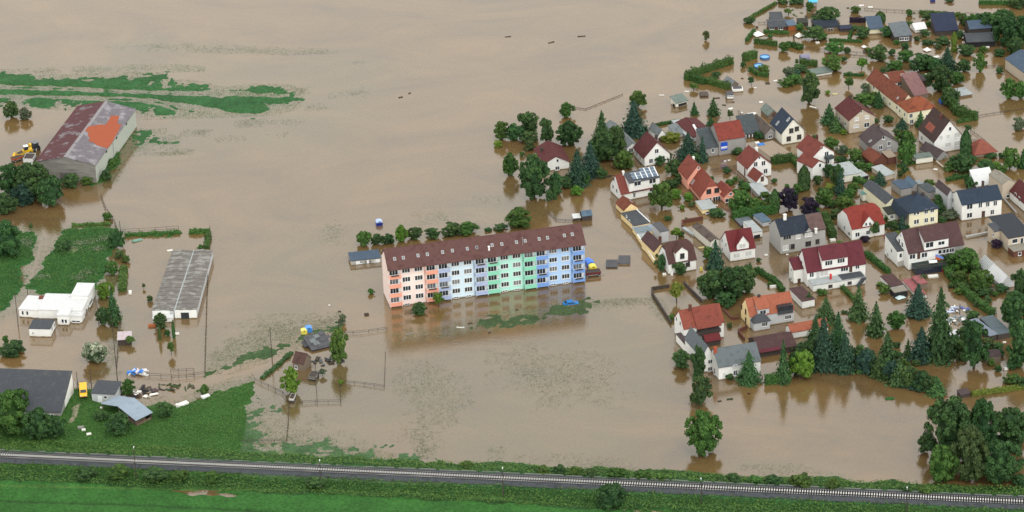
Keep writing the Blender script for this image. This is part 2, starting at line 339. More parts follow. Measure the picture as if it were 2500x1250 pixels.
# ================================================================== THE SETTING
# ------------------------------------------------------------------ flood water
def water_material():
    m = bpy.data.materials.new('muddy_flood_water'); m.use_nodes = True; t = m.node_tree; n = t.nodes; L = t.links
    b = n['Principled BSDF']; b.inputs['IOR'].default_value = 2.22; b.inputs['Specular IOR Level'].default_value = 0.5
    geo = n.new('ShaderNodeNewGeometry')
    def noise(sc, det, rough, dist=0.0, st=None):
        q = n.new('ShaderNodeTexNoise'); q.inputs['Scale'].default_value = sc; q.inputs['Detail'].default_value = det; q.inputs['Roughness'].default_value = rough; q.inputs['Distortion'].default_value = dist
        v = geo.outputs['Position']
        if st: mp = n.new('ShaderNodeMapping'); mp.inputs['Scale'].default_value = st; mp.inputs['Rotation'].default_value = (0, 0, .25); L.new(v, mp.inputs[0]); v = mp.outputs[0]
        L.new(v, q.inputs['Vector']); return q
    def rng(src, a, b_, c, d): q = n.new('ShaderNodeMapRange'); q.inputs[1].default_value = a; q.inputs[2].default_value = b_; q.inputs[3].default_value = c; q.inputs[4].default_value = d; L.new(src, q.inputs[0]); return q.outputs[0]
    def mix(f, a, b_): q = n.new('ShaderNodeMix'); q.data_type = 'RGBA'; L.new(f, q.inputs['Factor']); (L.new(a, q.inputs['A']) if not isinstance(a, tuple) else setattr(q.inputs['A'], 'default_value', (*a, 1))); q.inputs['B'].default_value = (*b_, 1); return q.outputs['Result']
    # silt: long drawn-out swirls of paler and browner water, a fine mottling, and the drowned grass that greens it
    n1 = noise(0.016, 9, .68, 1.6, (1, 1.7, 1)); n2 = noise(1.3, 4, .75); n4 = noise(1.7, 3, .8)
    base = mix(rng(n1.outputs[0], .36, .74, 0, 1), (0.186, 0.112, 0.043), (0.10, 0.066, 0.032))
    at = n.new('ShaderNodeAttribute'); at.attribute_name = 'weed'; mw = n.new('ShaderNodeMath'); mw.operation = 'MULTIPLY'; L.new(at.outputs['Fac'], mw.inputs[0]); L.new(rng(n4.outputs[0], .38, .62, .1, 1.0), mw.inputs[1])
    base = mix(mw.outputs[0], base, (0.088, 0.096, 0.052))
    vm = n.new('ShaderNodeVectorMath'); vm.operation = 'SCALE'; L.new(base, vm.inputs[0]); L.new(rng(n2.outputs[0], .25, .75, .8, 1.2), vm.inputs['Scale']); L.new(vm.outputs[0], b.inputs['Base Color'])
    r3 = n.new('ShaderNodeMapRange'); r3.inputs[3].default_value = 0.07; r3.inputs[4].default_value = 0.13; L.new(n1.outputs[0], r3.inputs[0]); L.new(r3.outputs[0], b.inputs['Roughness'])
    # ripples
    w1 = n.new('ShaderNodeTexNoise'); w1.inputs['Scale'].default_value = 1.6; w1.inputs['Detail'].default_value = 3; L.new(geo.outputs['Position'], w1.inputs['Vector'])
    bp = n.new('ShaderNodeBump'); bp.inputs['Strength'].default_value = 0.5; bp.inputs['Distance'].default_value = 0.05; L.new(w1.outputs[0], bp.inputs['Height']); L.new(bp.outputs[0], b.inputs['Normal'])
    return m
bed = MB().poly([(-4000, -1500, -2.5), (4000, -1500, -2.5), (4000, 6500, -2.5), (-4000, 6500, -2.5)]).build('ground', mat('flooded_soil', (0.12, 0.09, 0.06))); tag(bed, kind='structure')

# ------------------------------------------------------------------ land that stands out of the water: one height field
def hashn(ix, iy, s):
    h = (ix.astype(np.int64) * 374761393 + iy.astype(np.int64) * 668265263 + s * 974634777) & 0xffffffff
    h = ((h ^ (h >> 13)) * 1274126177) & 0xffffffff
    return ((h ^ (h >> 16)) & 0xffff) / 65535.0
def vnoise(x, y, sc, s):
    x = x / sc; y = y / sc; ix = np.floor(x); iy = np.floor(y); fx = x - ix; fy = y - iy; fx = fx*fx*(3-2*fx); fy = fy*fy*(3-2*fy)
    a = hashn(ix, iy, s); b = hashn(ix+1, iy, s); c = hashn(ix, iy+1, s); d = hashn(ix+1, iy+1, s)
    return (a*(1-fx)+b*fx)*(1-fy)+(c*(1-fx)+d*fx)*fy
def sdist(px, py, poly):
    """signed distance to a polygon, positive inside"""
    d = np.full(px.shape, 1e18); ins = np.zeros(px.shape, bool); n = len(poly)
    for i in range(n):
        ax, ay = poly[i]; bx, by = poly[(i+1) % n]; ex, ey = bx-ax, by-ay; wx, wy = px-ax, py-ay
        t = np.clip((wx*ex+wy*ey)/(ex*ex+ey*ey+1e-9), 0, 1); d = np.minimum(d, (wx-ex*t)**2+(wy-ey*t)**2)
        c = ((ay <= py) & (by > py)) | ((by <= py) & (ay > py)); xi = ax+(py-ay)/np.where(ey == 0, 1e-9, ey)*ex
        ins ^= c & (px < xi)
    d = np.sqrt(d); return np.where(ins, d, -d)
def ldist(px, py, pts):
    d = np.full(px.shape, 1e18)
    for i in range(len(pts)-1):
        ax, ay = pts[i]; bx, by = pts[i+1]; ex, ey = bx-ax, by-ay; wx, wy = px-ax, py-ay
        t = np.clip((wx*ex+wy*ey)/(ex*ex+ey*ey+1e-9), 0, 1); d = np.minimum(d, (wx-ex*t)**2+(wy-ey*t)**2)
    return np.sqrt(d)
def gp(pts): return [(G(p).x, G(p).y) for p in pts]

def npmesh_(name, V, F, smooth=False):
    me = bpy.data.meshes.new(name); k = F.shape[1]
    me.vertices.add(len(V)); me.vertices.foreach_set('co', V.astype(np.float32).ravel()); me.loops.add(F.size); me.loops.foreach_set('vertex_index', F.astype(np.int32).ravel())
    me.polygons.add(len(F)); me.polygons.foreach_set('loop_start', np.arange(0, F.size, k, dtype=np.int32)); me.polygons.foreach_set('loop_total', np.full(len(F), k, np.int32))
    if smooth: me.polygons.foreach_set('use_smooth', np.ones(len(F), bool))
    me.update(); me.validate(); return me
RES = 0.42
xs = np.arange(-205, 205, RES); ys = np.arange(630, 1090, RES)
X, Y = np.meshgrid(xs, ys); H = np.full(X.shape, -1.0); CC = np.zeros(X.shape + (3,)); CC[:] = (0.03, 0.09, 0.03)
n05 = vnoise(X, Y, 0.9, 1) - 0.5; n1 = vnoise(X, Y, 2.3, 2) - 0.5; n3 = vnoise(X, Y, 7.0, 3) - 0.5; n9 = vnoise(X, Y, 22.0, 4) - 0.5
FINE = n05*0.6 + n1*0.7
GRASS = (0.034, 0.104, 0.036); LUSH = (0.03, 0.088, 0.018); DARK = (0.024, 0.068, 0.018); PALE = (0.16, 0.19, 0.10); SUNK = (0.085, 0.105, 0.062); FIELD = (0.032, 0.108, 0.022); SOIL = (0.14, 0.11, 0.075)
TIPS = []
def land(pts, top, amp, edge, col, wob=1.5, stretch=None):
    P = gp(pts); x0 = min(p[0] for p in P)-8; x1 = max(p[0] for p in P)+8; y0 = min(p[1] for p in P)-8; y1 = max(p[1] for p in P)+8
    if top > 0.11 and amp > 0.19: TIPS.append((P, 7, .10, .3, tuple(np.array(col)*.9+np.array((.02, .02, .012)))))
    i0, i1 = np.searchsorted(xs, [x0, x1]); j0, j1 = np.searchsorted(ys, [y0, y1]); sl = (slice(j0, j1), slice(i0, i1))
    if i1 <= i0 or j1 <= j0: return
    d = sdist(X[sl], Y[sl], P) + wob*(n3[sl]*2 + n1[sl])
    if amp > 0.19 and top < 0.11:
        TIPS.append((P, edge, top, amp, col)); return
    h = np.where(d > -edge*2, np.clip(d/edge, -2, 1)*abs(top) + min(top, 0)*2 + amp*(FINE[sl] + n3[sl]*0.5), -1)
    up = h > H[sl]; H[sl] = np.where(up, h, H[sl]); CC[sl] = np.where(up[..., None], np.array(col), CC[sl])
def groove(pts, wd, dep, col=None):
    dd = ldist(X, Y, gp(pts)) + n1*0.5; g = np.exp(-(dd/wd)**2); H[:] = H - dep*g
    if col is not None: CC[:] = CC*(1-g[..., None]) + np.array(col)*g[..., None]
# far meadow above the barn, with the wheel tracks full of water
land([(-60, 193), (60, 184), (150, 186), (210, 190), (290, 184), (380, 190), (360, 203), (470, 208), (520, 222), (560, 226), (600, 217), (690, 218), (725, 230), (742, 243), (690, 262), (640, 280), (600, 286), (545, 280), (500, 270), (455, 288), (405, 285), (340, 276), (250, 262), (120, 254), (-60, 252)], 0.42, 0.48, 5, GRASS, 2.2)
land([(175, 172), (230, 160), (310, 158), (390, 163), (480, 166), (500, 172), (400, 178), (300, 176), (230, 180)], 0.05, 0.22, 4, (0.05, 0.12, 0.055), 2)
land([(330, 180), (390, 184), (375, 200), (300, 195)], 0.10, 0.24, 4, (0.04, 0.115, 0.045), 2)
land([(240, 112), (350, 110), (420, 108), (520, 115), (640, 120), (800, 126), (825, 131), (700, 131), (560, 125), (420, 120), (300, 118)], -0.02, 0.20, 4, (0.07, 0.12, 0.07), 2)
land([(660, 142), (750, 138), (740, 146), (680, 147)], -0.03, 0.18, 3, SUNK, 2)
land([(-40, 170), (120, 168), (150, 180), (-40, 182)], -0.04, 0.20, 3, SUNK, 2)
land([(560, 222), (690, 226), (705, 232), (580, 231)], 0.12, 0.2, 3, GRASS, 1.0)
land([(700, 225), (760, 212), (745, 232)], 0.0, 0.2, 3, SUNK, 1.5)
land([(800, 240), (880, 205), (925, 218), (880, 240)], -0.06, 0.2, 4, SUNK, 2); land([(850, 150), (890, 150), (880, 160)], -0.02, 0.2, 2, SUNK, 1)
land([(480, 270), (545, 287), (500, 290)], 0.06, 0.2, 2, (0.09, 0.11, 0.06), 1); land([(570, 300), (640, 290), (660, 303), (600, 312)], 0.0, 0.22, 3, SUNK, 2)
for q in ((700, 300), (780, 262), (480, 325), (560, 340), (430, 372), (690, 330)): land([(q[0]-40, q[1]), (q[0], q[1]-10), (q[0]+45, q[1]-2), (q[0], q[1]+9)], -0.05, 0.2, 3, SUNK, 2)
groove([(-60, 207), (150, 213), (300, 221), (450, 226), (560, 228), (700, 232)], 0.95, 1.0); groove([(-60, 214), (150, 220), (300, 226), (450, 232), (560, 233), (700, 236)], 0.8, .9)
groove([(-60, 232), (150, 236), (300, 239), (370, 243), (420, 252), (450, 268), (465, 290)], 1.0, 1.0); groove([(-60, 236), (150, 240), (260, 245), (350, 248), (400, 258), (430, 270), (440, 285)], 0.8, .9)
groove([(440, 254), (520, 272), (600, 284), (680, 272), (760, 250)], 1.4, 1.0)
# patches right of the barn
land([(340, 315), (375, 318), (370, 338), (440, 345), (437, 352), (370, 352), (335, 372), (318, 368), (325, 335)], 0.14, 0.25, 3, GRASS, 1.5)
land([(320, 378), (350, 372), (455, 372), (450, 378)], 0.0, 0.2, 2, SUNK, 1); land([(470, 318), (510, 316), (500, 330)], 0.0, 0.2, 2, SUNK, 1)
land([(225, 452), (250, 448), (322, 330), (300, 330), (240, 420)], 0.12, 0.2, 2.5, LUSH, 1)
# overgrown plots on the left
land([Z2(600, 318), Z2(800, 280), Z2(1090, 290), Z2(1190, 370), Z2(1170, 480), Z2(1060, 560), Z2(1030, 640), Z2(960, 760), Z2(930, 900), Z2(800, 945), Z2(560, 925), Z2(400, 915), Z2(290, 865), Z2(380, 690), Z2(520, 440)], 0.4, 0.35, 2.5, (0.03, 0.098, 0.026), 0.6)
land([Z2(-200, 300), Z2(120, 335), Z2(330, 330), Z2(395, 390), Z2(340, 550), Z2(280, 640), Z2(190, 660), Z2(245, 740), Z2(150, 890), Z2(60, 1060), Z2(-100, 1180), Z2(-300, 1150)], 0.4, 0.35, 2.5, (0.028, 0.092, 0.024), 0.6)
land([Z2(860, 520), Z2(960, 480), Z2(1000, 510), Z2(930, 550)], 0.75, 0.3, 1.5, PALE, 1)
land([Z2(990, 680), Z2(1130, 640), Z2(1120, 830), Z2(960, 900)], 0.06, 0.25, 2, (0.10, 0.13, 0.07), 1)
for q in ((1030, 410), (780, 460), (700, 520), (830, 740), (760, 790), (880, 440)): land([Z2(q[0]-50, q[1]), Z2(q[0], q[1]-20), Z2(q[0]+50, q[1]-8), Z2(q[0], q[1]+22)], 0.75, 0.5, 1.5, (0.16, 0.2, 0.09), 1)
# farm bank at the lower left
land([(-60, 925), (120, 950), (160, 962), (190, 950), (240, 952), (262, 985), (320, 1000), (385, 985), (440, 992), (520, 960), (590, 935), (620, 930), (607, 1000), (590, 1070), (580, 1125), (590, 1180), (-60, 1180)], 0.9, 0.35, 4, LUSH, 0.8)
land([(585, 1065), (600, 1000), (640, 1080), (760, 1100), (900, 1120), (1000, 1130), (1000, 1180), (585, 1180)], 0.12, 0.42, 5, (0.06, 0.115, 0.05), 1.5)
land([Z3(650, 840), Z3(720, 790), Z3(780, 800), Z3(740, 920), Z3(690, 1000), Z3(600, 1005), Z3(640, 920)], 1.35, 0.1, 1.0, (0.30, 0.25, 0.19), 0.4)
# half-drowned meadow in the middle, grass tips showing
land([(505, 905), (600, 870), (690, 835), (760, 815), (840, 790), (830, 770), (750, 790), (640, 800), (540, 850), (505, 880)], -0.02, 0.26, 4, (0.075, 0.10, 0.055), 1)
land([(505, 908), (570, 885), (660, 848), (750, 818), (830, 796), (832, 801), (750, 826), (668, 858), (560, 899), (505, 916)], 0.115, 0.32, 1.5, (0.045, 0.085, 0.032), 0.8)
land([(500, 850), (640, 770), (830, 760), (835, 790), (700, 830), (520, 900)], -0.16, 0.36, 6, SUNK, 2)
land([(600, 1075), (620, 950), (700, 1000), (790, 1050), (930, 1110), (800, 1115), (640, 1095)], -0.12, 0.42, 5, SUNK, 2)
land([(755, 1010), (790, 1010), (785, 1040), (760, 1035)], 0.0, 0.3, 2, SUNK, 1)
land([(1160, 790), (1250, 772), (1400, 745), (1440, 738), (1420, 752), (1280, 785), (1180, 800)], 0.113, 0.34, 2.0, (0.05, 0.08, 0.034), 1.0)
land([(940, 812), (1160, 775), (1420, 738), (1600, 725), (1600, 735), (1420, 765), (1100, 830), (950, 850)], -0.08, 0.28, 4, (0.08, 0.10, 0.05), 1.5)
land([(1430, 742), (1520, 730), (1610, 725), (1640, 790), (1600, 770), (1590, 735), (1500, 742)], -0.02, 0.26, 2, SUNK, 1)
land([(960, 860), (1080, 880), (1160, 1000), (1040, 1130), (960, 1060)], -0.2, 0.46, 6, SUNK, 3); land([(1180, 830), (1400, 850), (1560, 900), (1500, 1000), (1300, 1000), (1180, 900)], -0.22, 0.42, 8, SUNK, 3)
land([(1000, 1020), (1040, 1020), (1060, 1120), (1010, 1120)], -0.05, 0.3, 3, SUNK, 2); land([(1190, 1090), (1240, 1100), (1230, 1130), (1190, 1125)], -0.02, 0.3, 3, SUNK, 2)
land([(1800, 1135), (1960, 1140), (2060, 1160), (1900, 1160)], -0.06, 0.3, 3, SUNK, 2); land([(1250, 1110), (1500, 1110), (1560, 1150), (1280, 1140)], -0.12, 0.34, 5, SUNK, 2)
land([(780, 560), (830, 530), (850, 560), (830, 600), (790, 590)], -0.1, 0.34, 4, SUNK, 2); land([(990, 520), (1130, 500), (1200, 540), (1060, 560)], -0.22, 0.36, 5, SUNK, 2)
land([(310, 572), (440, 566), (440, 572), (320, 578)], 0.02, 0.16, 1, LUSH, 0.5)
land([(2060, 545), (2140, 620), (2060, 590)], -0.05, 0.1, 1.5, GRASS, 0.5)
land([Z3(870, 500), Z3(1000, 480), Z3(1160, 500), Z3(1100, 515)], -0.02, 0.24, 2, SUNK, 1); land([(250, 905), (275, 800), (290, 760), (296, 800), (285, 900)], -0.02, 0.3, 1.6, SUNK, 1)
land([(1150, 480), (1230, 480), (1200, 500)], -0.12, 0.3, 4, SUNK, 2)
# railway embankment and the fields in front of it
RZ = 2.3
ra, rb = G((0, 1110), RZ), G((2500, 1224), RZ); rdir = (rb-ra).normalized(); rnor = Vector((-rdir.y, rdir.x, 0))      # rnor points away from the camera
DR = (X-ra.x)*rnor.x + (Y-ra.y)*rnor.y; AL = (X-ra.x)*rdir.x + (Y-ra.y)*rdir.y
back = np.where(DR > 2.6, RZ-0.42-(DR-2.6)*0.24 + FINE*0.35 + n3*0.6, RZ-0.42)
front = np.where(DR < -2.3, np.maximum(RZ-0.42-(-DR-2.3)*0.40, 0.62+0.10*FINE), RZ-0.42)
emb = np.where(DR > 0, back, front) + np.where((DR < -3.9) & (DR > -10), FINE*0.5 + n3*0.5, 0)
up = (emb > H) | (DR < 2); H = np.where(up, emb, H)
bank = (DR < -3.6) & (DR >= -9.5 + n3*3); fld = DR < -9.5 + n3*3
CC = np.where((up & (DR > 2.0))[..., None], np.array(DARK)*1.1, CC); CC = np.where(bank[..., None], np.array(DARK), CC); CC = np.where(fld[..., None], np.array(FIELD), CC)
CC = np.where((np.abs(DR) <= 2.6)[..., None], np.array((0.13, 0.13, 0.13)), CC)
def dip(pts, dep, wob=1.0):
    d = sdist(X, Y, gp(pts)) + wob*(n3*2+n1*2); H[:] = H - dep*np.clip(d/1.0, 0, 1)
dip([(380, 1206), (420, 1194), (500, 1192), (560, 1200), (625, 1214), (560, 1218), (450, 1212)], 0.75, 0.9)
dip([(1180, 1222), (1300, 1224), (1460, 1236), (1700, 1250), (1700, 1262), (1450, 1246), (1290, 1232)], 0.75, 0.5)
groove([(-50, 1226), (300, 1236), (480, 1244), (700, 1256)], 0.6, 0.3, DARK); groove([(-50, 1190), (300, 1196), (800, 1202), (1250, 1222)], 0.5, 0.15, (0.06, 0.13, 0.03))
# the water sheet: one grid, fine where it is seen, carrying how much drowned grass greens it and how silty it runs
wx = np.concatenate([[-4000, -1200, -500], np.arange(-230, 231, 2.0), [500, 1200, 4000]]); wy = np.concatenate([[-1500, 0, 500], np.arange(600, 1120, 2.0), [1400, 2500, 6500]])
WX, WY = np.meshgrid(wx, wy); weed = np.zeros(WX.shape); big = (vnoise(WX, WY, 30., 8)-.5)+(vnoise(WX, WY, 11., 9)-.5)*.6
for P, edge, top, amp, col in TIPS: weed = np.maximum(weed, np.clip(.5+sdist(WX, WY, P)/9+big*.8, 0, 1)*min(1, .75+top*1.6))
for pts, k in (([(500, 600), (520, 560), (900, 520), (1250, 500), (1240, 545), (930, 590), (920, 760), (520, 900)], .35), ([(600, 1090), (610, 940), (940, 820), (1430, 745), (1650, 740), (1640, 1000), (1600, 1140), (1000, 1120)], .5), ([(330, 300), (700, 260), (950, 200), (960, 260), (700, 380), (330, 380)], .45), ([(0, 120), (800, 110), (900, 160), (700, 240), (0, 200)], .35)):
    weed = np.maximum(weed, np.clip(.4+sdist(WX, WY, gp(pts))/26+big*1.1, 0, 1)*k)
# the lane keeps its own smooth water
lane = ldist(WX, WY, gp([(300, 935), (500, 930), (600, 900), (690, 855), (760, 820), (850, 800), (960, 775)])); weed *= np.clip((lane-2.2)/1.5, 0, 1)
nxw = len(wx); jj, ii = np.meshgrid(np.arange(len(wy)-1), np.arange(nxw-1), indexing='ij'); jj = jj.ravel(); ii = ii.ravel()
wme = npmesh_('flood_water', np.stack([WX.ravel(), WY.ravel(), np.zeros(WX.size)], 1), np.stack([jj*nxw+ii, jj*nxw+ii+1, (jj+1)*nxw+ii+1, (jj+1)*nxw+ii], 1)); wme.materials.append(water_material())
at = wme.attributes.new('weed', 'FLOAT', 'POINT'); at.data.foreach_set('value', weed.ravel().astype(np.float32)); tag(link('flood_water', wme), kind='structure')
# mesh of what shows
ok = H > -0.14
q = ok[:-1, :-1] | ok[1:, :-1] | ok[:-1, 1:] | ok[1:, 1:]
idx = np.full(H.shape, -1, np.int64); use = np.zeros(H.shape, bool); use[:-1, :-1] |= q; use[1:, :-1] |= q; use[:-1, 1:] |= q; use[1:, 1:] |= q
idx[use] = np.arange(use.sum()); V = np.stack([X[use], Y[use], np.maximum(H[use], -0.6)], 1); C4 = np.concatenate([CC[use], np.ones((use.sum(), 1))], 1)
jj, ii = np.nonzero(q); Fq = np.stack([idx[jj, ii], idx[jj, ii+1], idx[jj+1, ii+1], idx[jj+1, ii]], 1)
def npmesh(name, V, F, m, col=None, smooth=False):
    me = npmesh_(name, V, F, smooth); me.materials.append(m)
    if col is not None:
        a = me.color_attributes.new('tint', 'FLOAT_COLOR', 'POINT'); a.data.foreach_set('color', col.astype(np.float32).ravel())
    return me
def grass_material():
    m = bpy.data.materials.new('rough_grass'); m.use_nodes = True; t = m.node_tree; n = t.nodes; L = t.links; b = n['Principled BSDF']
    b.inputs['Roughness'].default_value = 0.9; b.inputs['Specular IOR Level'].default_value = 0.15
    at = n.new('ShaderNodeAttribute'); at.attribute_name = 'tint'; geo = n.new('ShaderNodeNewGeometry'); cur = at.outputs['Color']
    for sc, lo, hi, det in ((0.12, 0.8, 1.22, 3), (1.3, 0.55, 1.5, 7)):
        nn = n.new('ShaderNodeTexNoise'); nn.inputs['Scale'].default_value = sc; nn.inputs['Detail'].default_value = det; nn.inputs['Roughness'].default_value = 0.7; L.new(geo.outputs['Position'], nn.inputs['Vector'])
        mr = n.new('ShaderNodeMapRange'); mr.inputs[1].default_value = 0.3; mr.inputs[2].default_value = 0.7; mr.inputs[3].default_value = lo; mr.inputs[4].default_value = hi; L.new(nn.outputs[0], mr.inputs[0])
        vm = n.new('ShaderNodeVectorMath'); vm.operation = 'SCALE'; L.new(cur, vm.inputs[0]); L.new(mr.outputs[0], vm.inputs['Scale']); cur = vm.outputs[0]
    L.new(cur, b.inputs['Base Color'])
    nb = n.new('ShaderNodeTexNoise'); nb.inputs['Scale'].default_value = 3.0; nb.inputs['Detail'].default_value = 4; L.new(geo.outputs['Position'], nb.inputs['Vector'])
    bp = n.new('ShaderNodeBump'); bp.inputs['Strength'].default_value = 0.7; bp.inputs['Distance'].default_value = 0.25; L.new(nb.outputs[0], bp.inputs['Height']); L.new(bp.outputs[0], b.inputs['Normal'])
    return m
gr = link('grassland', npmesh('grassland', V, Fq, grass_material(), C4, True)); tag(gr, kind='structure')
HF = H
def zland(x, y):
    i = int(round((x-xs[0])/RES)); j = int(round((y-ys[0])/RES))
    return float(HF[min(max(j, 0), HF.shape[0]-1), min(max(i, 0), HF.shape[1]-1)])

# ------------------------------------------------------------------ railway
RL = (rb-ra).length; s0, s1 = -30.0, RL + 30.0
def rp(a, c, z): p = ra + rdir*a + rnor*c; return Vector((p.x, p.y, z))
nseg = 120
def strip(name, prof, m, jit):
    bal = MB(); n = len(prof)
    for k in range(nseg+1):
        a = s0 + (s1-s0)*k/nseg
        for i, (c, z) in enumerate(prof): bal.v.append(tuple(rp(a, c + (random.uniform(-.25, .25) if i in jit else 0), z + random.uniform(-.02, .02))))
    for k in range(nseg):
        for i in range(n-1): j = k*n+i; bal.f.append((j, j+1, j+n+1, j+n))
    tag(bal.build(name, m), kind='structure')
m_bed = mat('oily_ballast', (0.026, 0.026, 0.03), 0.95, 0.4, 5.0, 0.8, 9); m_sh = mat('grey_ballast', (0.058, 0.064, 0.072), 0.95, 0.4, 5.0, 0.8, 9, col2=(0.04, 0.044, 0.048), mix_scale=0.8)
strip('ballast', [(-1.55, RZ-.06), (-.98, RZ+.05), (-.86, RZ-.1), (.86, RZ-.1), (.98, RZ+.05), (1.5, RZ-.06)], m_bed, ())
strip('ballast', [(-3.0, RZ-0.55), (-2.4, RZ-0.33), (-1.5, RZ-0.065)], m_sh, (0,)); strip('ballast', [(1.45, RZ-0.065), (3.0, RZ-0.5)], m_sh, (1,))
kerb = MB()
for k in range(60):
    a = s0 + (s1-s0)*k/60; c = 2.95+random.uniform(-.1, .2); kerb.prism([rp(a, c, RZ-.62), rp(a+(s1-s0)/60*random.uniform(.6, 1), c+random.uniform(-.1, .1), RZ-.62), rp(a+(s1-s0)/60*.8, c+.35, RZ-.62), rp(a+.1, c+.3, RZ-.62)], (0, 0, .26))
tag(kerb.build('gravel_path', mat('pale_gravel', (0.17, 0.18, 0.165), 0.95, 0.3, 3.0)), kind='structure')
track = thing('railway_track', 'single railway track with pale sleepers running across the whole foreground', 'railway track', rp(RL/2, 0, RZ))
TO = track.location
for c in (-0.75, 0.75):
    r = MB(); r.prism([rp(s0, c-.045, RZ+.06)-TO, rp(s0, c+.045, RZ+.06)-TO, rp(s0, c+.045, RZ+.22)-TO, rp(s0, c-.045, RZ+.22)-TO], rdir*(s1-s0)); r.prism([rp(s0, c-.10, RZ+.0)-TO, rp(s0, c+.10, RZ+.0)-TO, rp(s0, c+.10, RZ+.058)-TO, rp(s0, c-.10, RZ+.058)-TO], rdir*(s1-s0))
    r.build('rail', mat('rusty_rail', (0.03, 0.024, 0.022), 0.5, 0.3, 3.0, spec=0.4), track)
slm = mat('concrete_sleeper', (0.66, 0.65, 0.62), 0.85, 0.15, 2.0)
sl = MB(); sl.prism([(-.14, -1.25, -.12), (.14, -1.25, -.12), (.12, -1.25, .03), (-.12, -1.25, .03)], (0, 2.5, 0)); sme = sl.mesh('sleeper', slm); recalc(sme)
ra_ang = math.atan2(rdir.y, rdir.x); pos_a = np.arange(s0, s1, 0.62); order = sorted(pos_a, key=lambda a: -S(proj(rp(a, 0, RZ))) if 0 < a < RL else 9)
rest = MB()
for i, a in enumerate(order):
    p = rp(a, 0, RZ) - TO
    if i < 100: link('sleeper', sme, track, p, ra_ang)
    else:
        off = len(rest.v); c, s_ = math.cos(ra_ang), math.sin(ra_ang)
        rest.v += [(p.x+v[0]*c-v[1]*s_, p.y+v[0]*s_+v[1]*c, p.z+v[2]) for v in sl.v]; rest.f += [tuple(off+k for k in f) for f in sl.f]
tag(rest.build('sleeper', slm, track), kind='stuff')

# ================================================================== VEGETATION
def leaf_material(name, c, c2, trans=0.0):
    m = bpy.data.materials.new(name); m.use_nodes = True; t = m.node_tree; n = t.nodes; L = t.links; b = n['Principled BSDF']
    b.inputs['Roughness'].default_value = 0.75; b.inputs['Specular IOR Level'].default_value = 0.2
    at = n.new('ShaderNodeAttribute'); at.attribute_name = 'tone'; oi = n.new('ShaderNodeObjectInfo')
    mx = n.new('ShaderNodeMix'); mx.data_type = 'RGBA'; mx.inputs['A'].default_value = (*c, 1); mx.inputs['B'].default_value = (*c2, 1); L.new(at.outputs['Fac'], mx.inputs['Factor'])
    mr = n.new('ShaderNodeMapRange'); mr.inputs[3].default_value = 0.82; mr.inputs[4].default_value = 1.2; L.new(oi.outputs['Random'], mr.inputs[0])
    vm = n.new('ShaderNodeVectorMath'); vm.operation = 'SCALE'; L.new(mx.outputs['Result'], vm.inputs[0]); L.new(mr.outputs[0], vm.inputs['Scale'])
    hu = n.new('ShaderNodeHueSaturation'); mh = n.new('ShaderNodeMapRange'); mh.inputs[3].default_value = 0.466; mh.inputs[4].default_value = 0.512
    wn = n.new('ShaderNodeTexWhiteNoise'); wn.noise_dimensions = '1D'; L.new(oi.outputs['Random'], wn.inputs['W']); L.new(wn.outputs[0], mh.inputs[0]); L.new(mh.outputs[0], hu.inputs['Hue']); L.new(vm.outputs[0], hu.inputs['Color'])
    L.new(hu.outputs[0], b.inputs['Base Color'])
    return m
LEAF = {'d': leaf_material('dark_leaves', (0.024, 0.062, 0.022), (0.062, 0.136, 0.038)), 'm': leaf_material('green_leaves', (0.032, 0.082, 0.018), (0.082, 0.172, 0.036)),
        'l': leaf_material('light_leaves', (0.06, 0.135, 0.016), (0.12, 0.23, 0.035)), 'y': leaf_material('yellow_green_leaves', (0.09, 0.14, 0.02), (0.18, 0.24, 0.045)),
        'b': leaf_material('blue_green_needles', (0.018, 0.046, 0.034), (0.042, 0.094, 0.06)), 'n': leaf_material('green_needles', (0.02, 0.056, 0.02), (0.05, 0.118, 0.038)),
        'o': leaf_material('olive_leaves', (0.038, 0.07, 0.024), (0.085, 0.125, 0.042)), 'p': leaf_material('purple_leaves', (0.016, 0.012, 0.024), (0.045, 0.024, 0.045)),
        'g': leaf_material('grey_green_leaves', (0.055, 0.085, 0.05), (0.12, 0.155, 0.085)), 'h': leaf_material('hedge_leaves', (0.026, 0.07, 0.016), (0.06, 0.138, 0.03)),
        'w': leaf_material('blossoming_leaves', (0.04, 0.08, 0.035), (0.42, 0.44, 0.32))}
BARK = mat('bark', (0.07, 0.055, 0.042), 0.9, 0.3, 3.0)
RNG = np.random.default_rng(11)
def leaves(P, N, size, tone):
    """one small quad per point, roughly facing N"""
    n = len(P); N = N + RNG.normal(0, .45, (n, 3)); N /= np.linalg.norm(N, axis=1)[:, None]
    A = np.cross(N, RNG.normal(0, 1, (n, 3))); A /= np.linalg.norm(A, axis=1)[:, None]; B = np.cross(N, A)
    s = size*RNG.uniform(.6, 1.3, n)[:, None]; a = A*s; b = B*s*.75
    V = np.stack([P-a, P-b*.9, P+a, P+b], 1).reshape(-1, 3); F = np.arange(4*n).reshape(-1, 4)
    return V, F, np.repeat(tone, 4)
